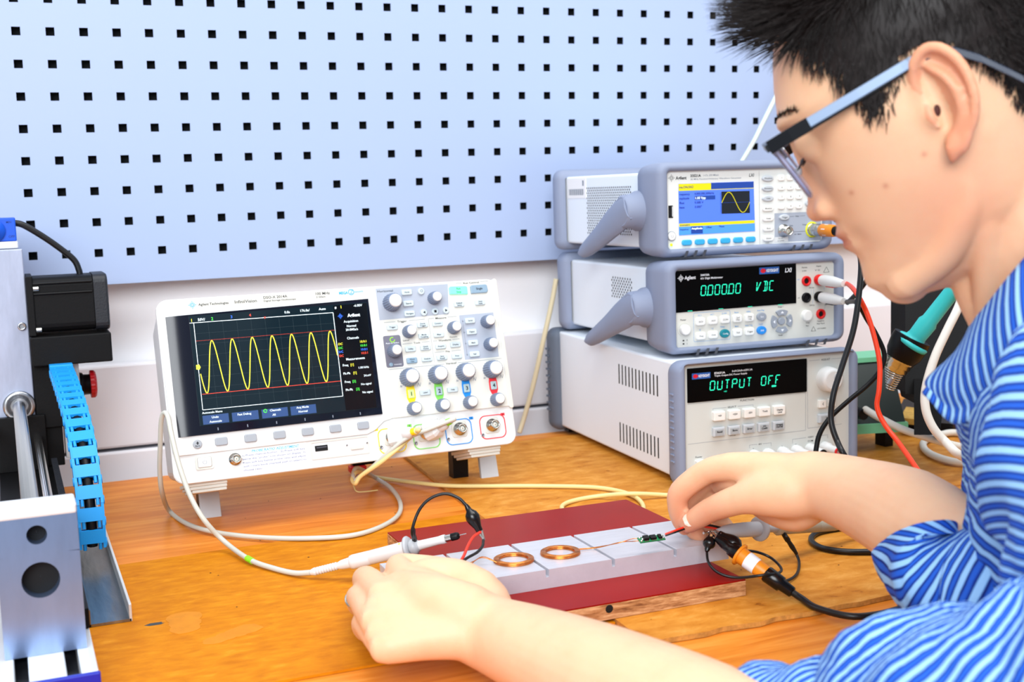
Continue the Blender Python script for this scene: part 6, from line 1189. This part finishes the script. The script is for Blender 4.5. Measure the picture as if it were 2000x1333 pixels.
n3 = nt.nodes.new('ShaderNodeTexNoise'); n3.inputs['Scale'].default_value = 900; bp = nt.nodes.new('ShaderNodeBump'); bp.inputs['Strength'].default_value = .12; bp.inputs['Distance'].default_value = .0006; nt.links.new(tc.outputs['Object'], n3.inputs['Vector']); nt.links.new(n3.outputs[0], bp.inputs['Height']); nt.links.new(bp.outputs[0], bs.inputs['Normal'])
me.materials.clear(); me.materials.append(sk)
person = bpy.data.objects.new('person', me); col.objects.link(person)
tag(person, 'person in a blue striped shirt and glasses bending over the circuit boards', 'person')
MB().sphere(H(6.5, 70.2, -3), .0030, 10, 8, (.8, .8, 1.3)).build('ear_canal_shade', mat('ear_shadow', (70, 26, 18), .7), person)  # dark ball paints the shade of the ear canal, no opening is cut
# --- finger nails
M_nail = mat('finger_nail', (236, 186, 168), .3)
def nail(c, nrm, along, w, l):
    c, nrm, along = V(c), V(nrm).normalized(), V(along); along = (along - nrm * along.dot(nrm)).normalized(); sd = nrm.cross(along); rs = []
    for i in range(7):
        t = i / 6 - .5; ww = w * (1 - .5 * (2 * abs(t)) ** 4); rs.append([c + along * (t * l) + sd * (ww * x_) - nrm * (.0016 * (2 * x_) ** 2 * .8) for x_ in (-.5, -.3, 0, .3, .5)])
    MB().rings(rs, False, False, True, closed=False).build('finger_nail', M_nail, person)
tipd = V((0.4888, -0.7045, 0.0558)) - V((0.4919, -0.7155, 0.0643)); vw = (V((-0.0372, -1.6109, 0.3478)) - V((0.4890, -0.7085, 0.0590))).normalized()
tn = (vw + V((0, 0, .35))).normalized(); nail(V((0.4895, -0.7077, 0.0583)) + tn * .0098, tn, tipd, .0115, .0135)
_rg = V((0.1981, -0.7068, 0.0360)); _rd = V((0.2049, -0.6781, 0.0220)) - rM
MB().tube([_rg + (V((1, 0, 0)) * math.cos(a) * .0108 + V((0, .9, .45)).normalized() * math.sin(a) * .0108) for a in [2 * PI * i / 24 for i in range(25)]], .0011, 8).build('finger_ring', M_chrome, person)
# --- hair: scalp shell and strands
M_hair = mat('black_hair', (24, 15, 13), .45, spec=.32)
def hairline(f, l):
    """lowest 'up' coordinate that carries hair, by forward position"""
    return float(np.interp(f, [-95, -60, -36, -29, -8, 2, 14, 26, 34, 41, 45, 50, 58, 64, 70, 78], [-72, -68, -46, 2, 26, 36, 24, 14, 5, 8, 32, 46, 64, 82, 95, 104]))
us = list(np.arange(-72, 121.1, 4)); n = 96; vs, fs, ok = [], [], []
for u in us:
    for j in range(n):
        f_, l_, uu = head_point(u, 2 * PI * j / n); h_ = u > hairline(f_, l_) + 3 and not (f_ > 56 and u < 76)
        sc_ = 1.035 if u > 20 else 1.02; ok.append(h_); vs.append(H(-8 + (f_ + 8) * sc_, l_ * sc_, uu * (1.03 if uu > 60 else 1)))
for i in range(len(us) - 1):
    for j in range(n):
        q = (i * n + j, i * n + (j + 1) % n, (i + 1) * n + (j + 1) % n, (i + 1) * n + j)
        if all(ok[t] for t in q): fs.append(q)
b = MB(); b.add(vs, fs, True); b.add([vs[(len(us) - 1) * n + j] for j in range(n)], [tuple(range(n))]); hair = b.build('hair', M_hair, person)
rnd = random.Random(3); st_ = MB(); cnt = 0
def strand(p0, d0, L_, w, bend, seg=5):
    pts = []; p = V(p0); d = V(d0).normalized(); 
    for i in range(seg + 1):
        pts.append(p.copy()); p = p + d * (L_ / seg); d = (d + bend / seg).normalized()
    t = (pts[-1] - pts[0]).normalized(); a = t.orthogonal().normalized(); c = t.cross(a); rs = []
    for i, q in enumerate(pts):
        r_ = w * (1 - .92 * (i / seg) ** 1.5); rs.append([q + (a * math.cos(x) + c * math.sin(x)) * r_ for x in (0, 2.09, 4.19)])
    st_.rings(rs, False, False, True)
while cnt < 15000:
    u = rnd.uniform(-68, 121); a = rnd.uniform(0, 2 * PI)
    f_, l_, uu = head_point(u, a)
    if u < hairline(f_, l_) + rnd.uniform(-3, 8) or (f_ > 57 and u < 74): continue
    if l_ < -20 and rnd.random() < .75: continue
    nrm = (HF * (f_ + 8) * .8 + HL * l_ + HU * (max(u - 20, 0))).normalized(); top = max(0, min(1, (u - 70) / 35))
    frontness = max(0, min(1, (f_ - 30) / 40))
    flow = HU * (-1.0 + 1.5 * top) + HF * (.42 + .9 * top * frontness - .5 * (f_ < -40)) + HL * rnd.uniform(-.22, .22)
    d0 = nrm * (.20 + .75 * top + .3 * frontness * (u > 60)) + flow * (.9 - .15 * top) + HF * rnd.uniform(-.35, .35) + HU * rnd.uniform(-.3, .3)
    L_ = rnd.uniform(.012, .020) + .022 * top + .010 * frontness * top
    if u < 66: L_ *= .72
    if u < 34: L_ *= .62
    if f_ < -20 and u < 0: L_ *= .6
    sc_ = 1.02; strand(H(-8 + (f_ + 8) * sc_, l_ * sc_, uu * 1.01), d0, L_, rnd.uniform(.00022, .00060), -nrm * .35 + HF * .15 * frontness, 5); cnt += 1
# spiky fringe
for i in range(900):
    u = rnd.uniform(98, 116); a = rnd.uniform(-1.0, 1.0); f_, l_, uu = head_point(u, a)
    d0 = HF * rnd.uniform(.7, 1.1) + HU * rnd.uniform(-.30, .45) + HL * rnd.uniform(-.3, .4)
    strand(H(f_ * .98, l_, uu * 1.0), d0, rnd.uniform(.010, .024), rnd.uniform(.0003, .0008), HU * rnd.uniform(-.2, .25) + HF * .2, 5)
hs_ = st_.build('hair_strands', M_hair, person); hs_['kind'] = 'stuff'
st_ = MB()
for i in range(150):
    t = rnd.random(); l_ = 12 + 36 * t; f_, _, _ = 92.5 - 10 * t ** 2 * 1.6, 0, 0; u = 37 + 4 * math.sin(t * 2.6) + rnd.uniform(-2, 2)
    strand(H(f_ + 1, l_, u), HL * .8 - HF * .25 + HU * rnd.uniform(-.1, .5), rnd.uniform(.006, .010), .0004, HU * -.3, 3)
    strand(H(f_ + 1, -l_, u), HL * -.8 - HF * .25 + HU * rnd.uniform(-.1, .5), rnd.uniform(.006, .010), .0004, HU * -.3, 3)
for i in range(70):
    t = rnd.uniform(-1, 1)
    for s in (1, -1): strand(H(90 - 3 * t * t, s * (32 + 12 * t), 11.5), HF * .6 - HU * .7 + HL * s * t * .5, rnd.uniform(.005, .008), .00035, HU * .5, 3)
st_.build('eyebrows_and_lashes', M_hair, person)['kind'] = 'stuff'
# --- glasses
gl = empty('eyeglasses', H(97, 0, 27), 'black and grey framed eyeglasses worn by the person', 'glasses'); go = gl.location
M_frm = mat('black_frame', (10, 12, 18), .2); M_tmp = mat('steel_blue_temple', (140, 158, 184), .3, .3)
def beam(name, pts, w, h, m, parent=gl):
    """rectangular beam: w across HL, h along HU"""
    rs = [];
    for q in pts: c = H(*q) - go; rs.append([c + HL * (w / 2 * k * a) + HU * (h / 2 * k * e) for a, e in ((-1, -1), (1, -1), (1, 1), (-1, 1))])
    return MB().rings(rs, smooth=False).build(name, m, parent, bevel=.0005)
for s in (1, -1):
    beam('temple_hinge', [(101, s * 68.5, 26.5), (86, s * 71, 27), (73, s * 72, 27.2)], 4.2, 8.6, M_frm)
    beam('temple', [(74, s * 72.2, 28), (40, s * 73.2, 28.6), (12, s * 73.6, 29.4), (2, s * 74, 29.6)], 3.6, 6.2, M_tmp); beam('temple_core', [(74, s * 71.8, 24.4), (40, s * 72.6, 25.4), (12, s * 73, 26.6), (2, s * 73, 27)], 3.2, 2.6, M_frm)
    beam('temple_tip', [(3, s * 73.6, 29.4), (-8, s * 74, 28), (-18, s * 74, 22), (-28, s * 73.6, 11), (-38, s * 73, -4), (-43, s * 72.6, -12)], 3.6, 6.4, mat('dark_blue_tip', (18, 34, 58), .25))
    fr_pts = [(101, s * 70, 26.5), (103, s * 58, 29), (104, s * 40, 30), (103.5, s * 20, 28.5), (103, s * 9, 24)]
    rs = []
    for q in fr_pts: c = H(*q) - go; rs.append([c + HF * (1.8 * k * a) + HU * (2.4 * k * e) for a, e in ((-1, -1), (1, -1), (1, 1), (-1, 1))])
    MB().rings(rs, smooth=False).build('brow_rim', M_frm, gl, bevel=.0005)
    # lens: curved solid plate below the rim
    N = 28; outl = []
    for i in range(N):
        a = 2 * PI * i / N; ca, sa = math.cos(a), math.sin(a); outl.append((s * (38 + 26.5 * (1 if ca > 0 else -1) * abs(ca) ** .62), 8 + 20.0 * (1 if sa > 0 else -1) * abs(sa) ** .62))
    def lp(l_, u_, off): return H(101.6 + off + .16 * (u_ - 28) - .0022 * (abs(l_) - 30) ** 2 * .9, l_, u_) - go
    rs = []
    for off, sc_ in ((-1.8, .02), (-1.8, .5), (-1.8, .96), (-1.5, 1.0), (1.5, 1.0), (1.8, .96), (1.8, .5), (1.8, .02)): rs.append([lp(s * 38 + (x - s * 38) * sc_, 8 + (z - 8) * sc_, off) for x, z in outl])
    MB().rings(rs, True, True, True).build('lens', mat('lens_glass', (250, 250, 255), .02, trans=1.0, ior=1.25, spec=.5), gl)
    ed = [lp(x, z, 0) for x, z in outl]; MB().tube(ed + [ed[0]], .0011, 8).build('lens_edge', mat('lens_edge_tint', (150, 150, 180), .2, alpha=.75), gl)
    MB().sphere(H(96, s * 9.5, 6) - go, .0036, 10, 8, (.6, .6, 1)).build('nose_pad', M_lgrey, gl)
MB().tube(spline([H(103, 9, 22) - go, H(104, 0, 24.5) - go, H(103, -9, 22) - go], 5), .0016, 8).build('bridge', M_frm, gl)

# --- shirt
def stripe_mat():
    m = bpy.data.materials.new('striped_shirt_cloth'); m.use_nodes = True; nt = m.node_tree; b = nt.nodes['Principled BSDF']; b.inputs['Roughness'].default_value = .8; b.inputs['Specular IOR Level'].default_value = .2
    uv = nt.nodes.new('ShaderNodeUVMap'); uv.uv_map = 'UVMap'; sx = nt.nodes.new('ShaderNodeSeparateXYZ'); nt.links.new(uv.outputs[0], sx.inputs[0])
    fr = nt.nodes.new('ShaderNodeMath'); fr.operation = 'FRACT'; nt.links.new(sx.outputs[0], fr.inputs[0])
    r = nt.nodes.new('ShaderNodeValToRGB'); el = r.color_ramp.elements
    st = [(0.0, (8, 28, 104)), (0.07, (8, 28, 104)), (0.12, (104, 156, 222)), (0.16, (150, 196, 240)), (0.46, (150, 196, 240)), (0.50, (104, 156, 222)), (0.55, (8, 28, 104)), (0.62, (14, 46, 140)), (0.70, (34, 90, 196)), (0.92, (34, 90, 196)), (1.0, (12, 38, 124))]
    while len(el) < len(st): el.new(.5)
    for e, (p, c) in zip(el, st): e.position = p; e.color = srgb(*c)
    nt.links.new(fr.outputs[0], r.inputs[0]); nt.links.new(r.outputs[0], b.inputs['Base Color'])
    tc = nt.nodes.new('ShaderNodeTexCoord'); n = nt.nodes.new('ShaderNodeTexNoise'); n.inputs['Scale'].default_value = 1500; bp = nt.nodes.new('ShaderNodeBump'); bp.inputs['Strength'].default_value = .15; bp.inputs['Distance'].default_value = .0004
    nt.links.new(tc.outputs['Object'], n.inputs['Vector']); nt.links.new(n.outputs[0], bp.inputs['Height']); nt.links.new(bp.outputs[0], b.inputs['Normal'])
    return m
M_cloth = stripe_mat(); PER = 0.0092
def cloth(name, rows, uvs, thick=.0012, closed=True, parent=None, sub=True):
    """rows: list of rings of points, uvs: same shape (u in metres)"""
    n = len(rows[0]); R_ = len(rows); vs = [tuple(p) for r in rows for p in r]; fs, fu = [], []
    for i in range(R_ - 1):
        for j in range(n - 1):
            a = (i, j), (i, j + 1), (i + 1, j + 1), (i + 1, j)
            fs.append(tuple(p * n + q for p, q in a)); fu.append([uvs[p][q] for p, q in a])
    me = bpy.data.meshes.new(name); me.from_pydata(vs, [], fs); uvl = me.uv_layers.new(name='UVMap')
    k_ = 0
    for f in fu:
        for (u, v_) in f: uvl.data[k_].uv = (u / PER, v_ / PER); k_ += 1
    me.polygons.foreach_set('use_smooth', [True] * len(fs)); me.materials.append(M_cloth); me.update()
    o = bpy.data.objects.new(name, me); col.objects.link(o); o.parent = parent or person
    so = o.modifiers.new('t', 'SOLIDIFY'); so.thickness = thick; so.offset = -1
    return o
def wr(p, amp, sc, seed=0):
    q = V((p[0] * sc + seed, p[1] * sc, p[2] * sc)); return amp * noise.fractal(q, 0.9, 2.0, 3)
def cloth_tube(name, ctr, rad, ref, phi=0.0, n=72, m=9, amp=.006, fold=.0, fold_f=0, ecc=None, parent=None, seed=0, ph=0.0, thick=.0012, scale=1.0):
    P_ = spline(ctr, m); t = np.linspace(0, len(ctr) - 1, len(P_)); ra = [np.interp(x, range(len(ctr)), [r[0] for r in rad]) for x in t]; rb = [np.interp(x, range(len(ctr)), [r[1] for r in rad]) for x in t]
    rows, uvs = [], []; s = 0.0; rmean = sum(r[0] + r[1] for r in rad) / len(rad) / 2
    for i, p in enumerate(P_):
        if i: s += (P_[i] - P_[i - 1]).length
        tan = (P_[min(i + 1, len(P_) - 1)] - P_[max(i - 1, 0)]).normalized(); a = (V(ref) - tan * V(ref).dot(tan)).normalized(); b = tan.cross(a); row, ur = [], []
        for j in range(n + 1):
            th = 2 * PI * j / n + ph; d = a * math.cos(th) * ra[i] + b * math.sin(th) * rb[i]; q = p + d; dn = d.normalized()
            w = wr(q, amp, 14, seed) + wr(q, amp * .45, 40, seed + 5)
            if fold: w += fold * math.sin(fold_f * s * 2 * PI + 2.2 * math.sin(th * 2 + seed) + seed) * (0.5 + .5 * math.cos(th - 1.0))
            row.append(q + dn * w); c = th * rmean; ur.append(((s * math.sin(phi) + c * math.cos(phi)) * scale, s))
        rows.append(row); uvs.append(ur)
    return cloth(name, rows, uvs, parent=parent, thick=thick)
shirt = empty('shirt', (0, 0, 0), '', ''); del shirt['label'], shirt['category']; shirt.parent = person
FB = V((-.77, .638, 0)).normalized()
# trunk
cloth_tube('shirt_body', [(0.5861, -1.0047, 0.2694), (0.5921, -1.0089, 0.2561), (0.6066, -1.0188, 0.2263), (0.6185, -1.0294, 0.1835), (0.6219, -1.0383, 0.1280), (0.6233, -1.0498, 0.0464), (0.6207, -1.0641, -0.0676)], [(.060, .062), (.074, .082), (.092, .128), (.100, .165), (.108, .180), (.112, .185), (.115, .185)], FB, 1.25, 110, 9, .006, .003, 9, parent=shirt, seed=2)
# left sleeve (near): shoulder to elbow, then cuff around the forearm
cloth_tube('left_sleeve', [CH + V((-.020, -.025, .015)), SHL + V((-.02, -.02, 0)), (0.4851, -1.2018, 0.1160), (0.4448, -1.2107, 0.1064), (0.4161, -1.1939, 0.0879), (0.3960, -1.1602, 0.0751), (0.3884, -1.1258, 0.0658), (0.3857, -1.1015, 0.0599), (0.3838, -1.0874, 0.0541)], [(.085, .085), (.092, .092), (.086, .086), (.082, .082), (.074, .074), (.064, .064), (.061, .061), (.058, .058), (.050, .050)], V((0, 0, 1)), 1.05, 120, 12, .006, .0045, 18, parent=shirt, seed=7, scale=1.45)
cloth_tube('left_cuff', [(0.3815, -1.0986, 0.0447), (0.3622, -1.0715, 0.0343), (0.3474, -1.0445, 0.0283), (0.3368, -1.0252, 0.0267)], [(.050, .050), (.050, .050), (.046, .046), (.043, .043)], V((0, 0, 1)), .9, 80, 8, .004, .003, 22, parent=shirt, seed=11, scale=1.5)
# right sleeve (far) with open cuff
cloth_tube('right_sleeve', [CH + V((.020, .025, .015)), SHR + V((.015, .02, 0)), (0.6123, -1.0378, 0.1022), (0.5437, -1.0383, 0.0932), (0.5259, -1.0051, 0.0842), (0.5186, -0.9805, 0.0837), (0.5151, -0.9648, 0.0924), (0.5160, -0.9569, 0.1050)], [(.085, .085), (.088, .088), (.078, .075), (.060, .052), (.050, .038), (.046, .032), (.044, .028), (.045, .027)], V((.374, .919, 0)), 1.35, 110, 10, .0035, .0025, 14, parent=shirt, seed=4, scale=1.35)
# collar leaf and band
te = spline([(0.5300, -0.9866, 0.2341), (0.5161, -1.0090, 0.2517), (0.5048, -1.0386, 0.2729), (0.5051, -1.0597, 0.2948), (0.5320, -1.0610, 0.3180), (0.5977, -1.0237, 0.3245), (0.6574, -0.9730, 0.3153)], 10)
oe = spline([(0.4914, -0.9937, 0.2104), (0.4817, -1.0347, 0.1996), (0.4756, -1.0712, 0.2169), (0.4776, -1.0929, 0.2392), (0.4967, -1.1038, 0.2648), (0.5851, -1.0714, 0.2556), (0.7050, -0.9926, 0.2330)], 10)
rows, uvs = [], []; N_ = 14; s = 0
for v_ in range(N_ + 1):
    t = v_ / N_; row, ur = [], []; s = 0
    for i in range(len(te)):
        if i: s += (te[i] - te[i - 1]).length
        base = te[i].lerp(oe[i], t); outw = (base - H(-15, 0, -140)); outw = (outw - HU * outw.dot(HU)).normalized()
        row.append(base + outw * (.010 * math.sin(PI * min(t * 1.2, 1)) + .002) + outw * wr(base, .0022, 30, 3)); ur.append((s * 1.15 - t * .004, t * .05))
    rows.append(row); uvs.append(ur)
cloth('collar', rows, uvs, thick=.002, parent=shirt)
# collar far side and stand band
te2 = spline([(0.5335, -0.9819, 0.2313), (0.5610, -0.9557, 0.2338), (0.5977, -0.9311, 0.2450), (0.6326, -0.9209, 0.2646), (0.6583, -0.9324, 0.2967), (0.6623, -0.9642, 0.3151)], 8); rows, uvs = [], []
for v_ in range(9):
    t = v_ / 8; rows.append([p + (-HU) * (.034 * t) + (p - H(-15, 0, -140)).normalized() * (.018 * t) for p in te2]); uvs.append([(i * .006, t * .03) for i in range(len(te2))])
cloth('collar_band', rows, uvs, thick=.0016, parent=shirt)
rows, uvs = [], []
for v_ in range(9):
    t = v_ / 8; rows.append([p + (-HU) * (.040 * t) - (p - H(-15, 0, -140)).normalized() * (.003 * (1 - t)) for p in te]); uvs.append([(i * .005, t * .03) for i in range(len(te))])
cloth('collar_stand', rows, uvs, thick=.0014, parent=shirt)
# yoke: fabric from the collar down over the near shoulder
ye = spline([(0.5071, -1.0089, 0.2012), (0.4854, -1.0446, 0.1935), (0.4714, -1.0780, 0.1863), (0.4682, -1.1075, 0.1839), (0.4809, -1.1296, 0.1952), (0.5190, -1.1371, 0.2145)], 9)
yt = spline([(0.5304, -0.9853, 0.2286), (0.5177, -1.0086, 0.2355), (0.5064, -1.0456, 0.2497), (0.5103, -1.0667, 0.2664), (0.5371, -1.0704, 0.2797), (0.6016, -1.0521, 0.2872)], 9)
rows, uvs = [], []
for v_ in range(13):
    t = v_ / 12; row, ur = [], []; s = 0
    for i in range(len(yt)):
        if i: s += (ye[i] - ye[i - 1]).length
        q = yt[i].lerp(ye[i], t); q = q + V((-.3, -.4, .8)) * (.004 * math.sin(PI * t)) - V((-.4, -.6, .5)) * .014; q = q + V((-.4, -.6, .5)) * wr(q, .004, 22, 9); row.append(q); ur.append((s * .5 + t * .11, t * .1))
    rows.append(row); uvs.append(ur)
cloth('shirt_yoke', rows, uvs, thick=.0014, parent=shirt)
# small white tube between forearm and shirt
pn = empty('pen', (0.5353, -0.9571, 0.1060), 'white capped pen between the right forearm and the striped shirt', 'pen')
MB().tube([V((0.5338, -0.9567, 0.1039)) - pn.location, V((0.5373, -0.9566, 0.1155)) - pn.location], .0036, 12).build('barrel', M_dgrey, pn); MB().tube([V((0.5362, -0.9574, 0.1145)) - pn.location, V((0.5378, -0.9568, 0.1233)) - pn.location], [.0045, .0040], 12).build('cap', M_white, pn)
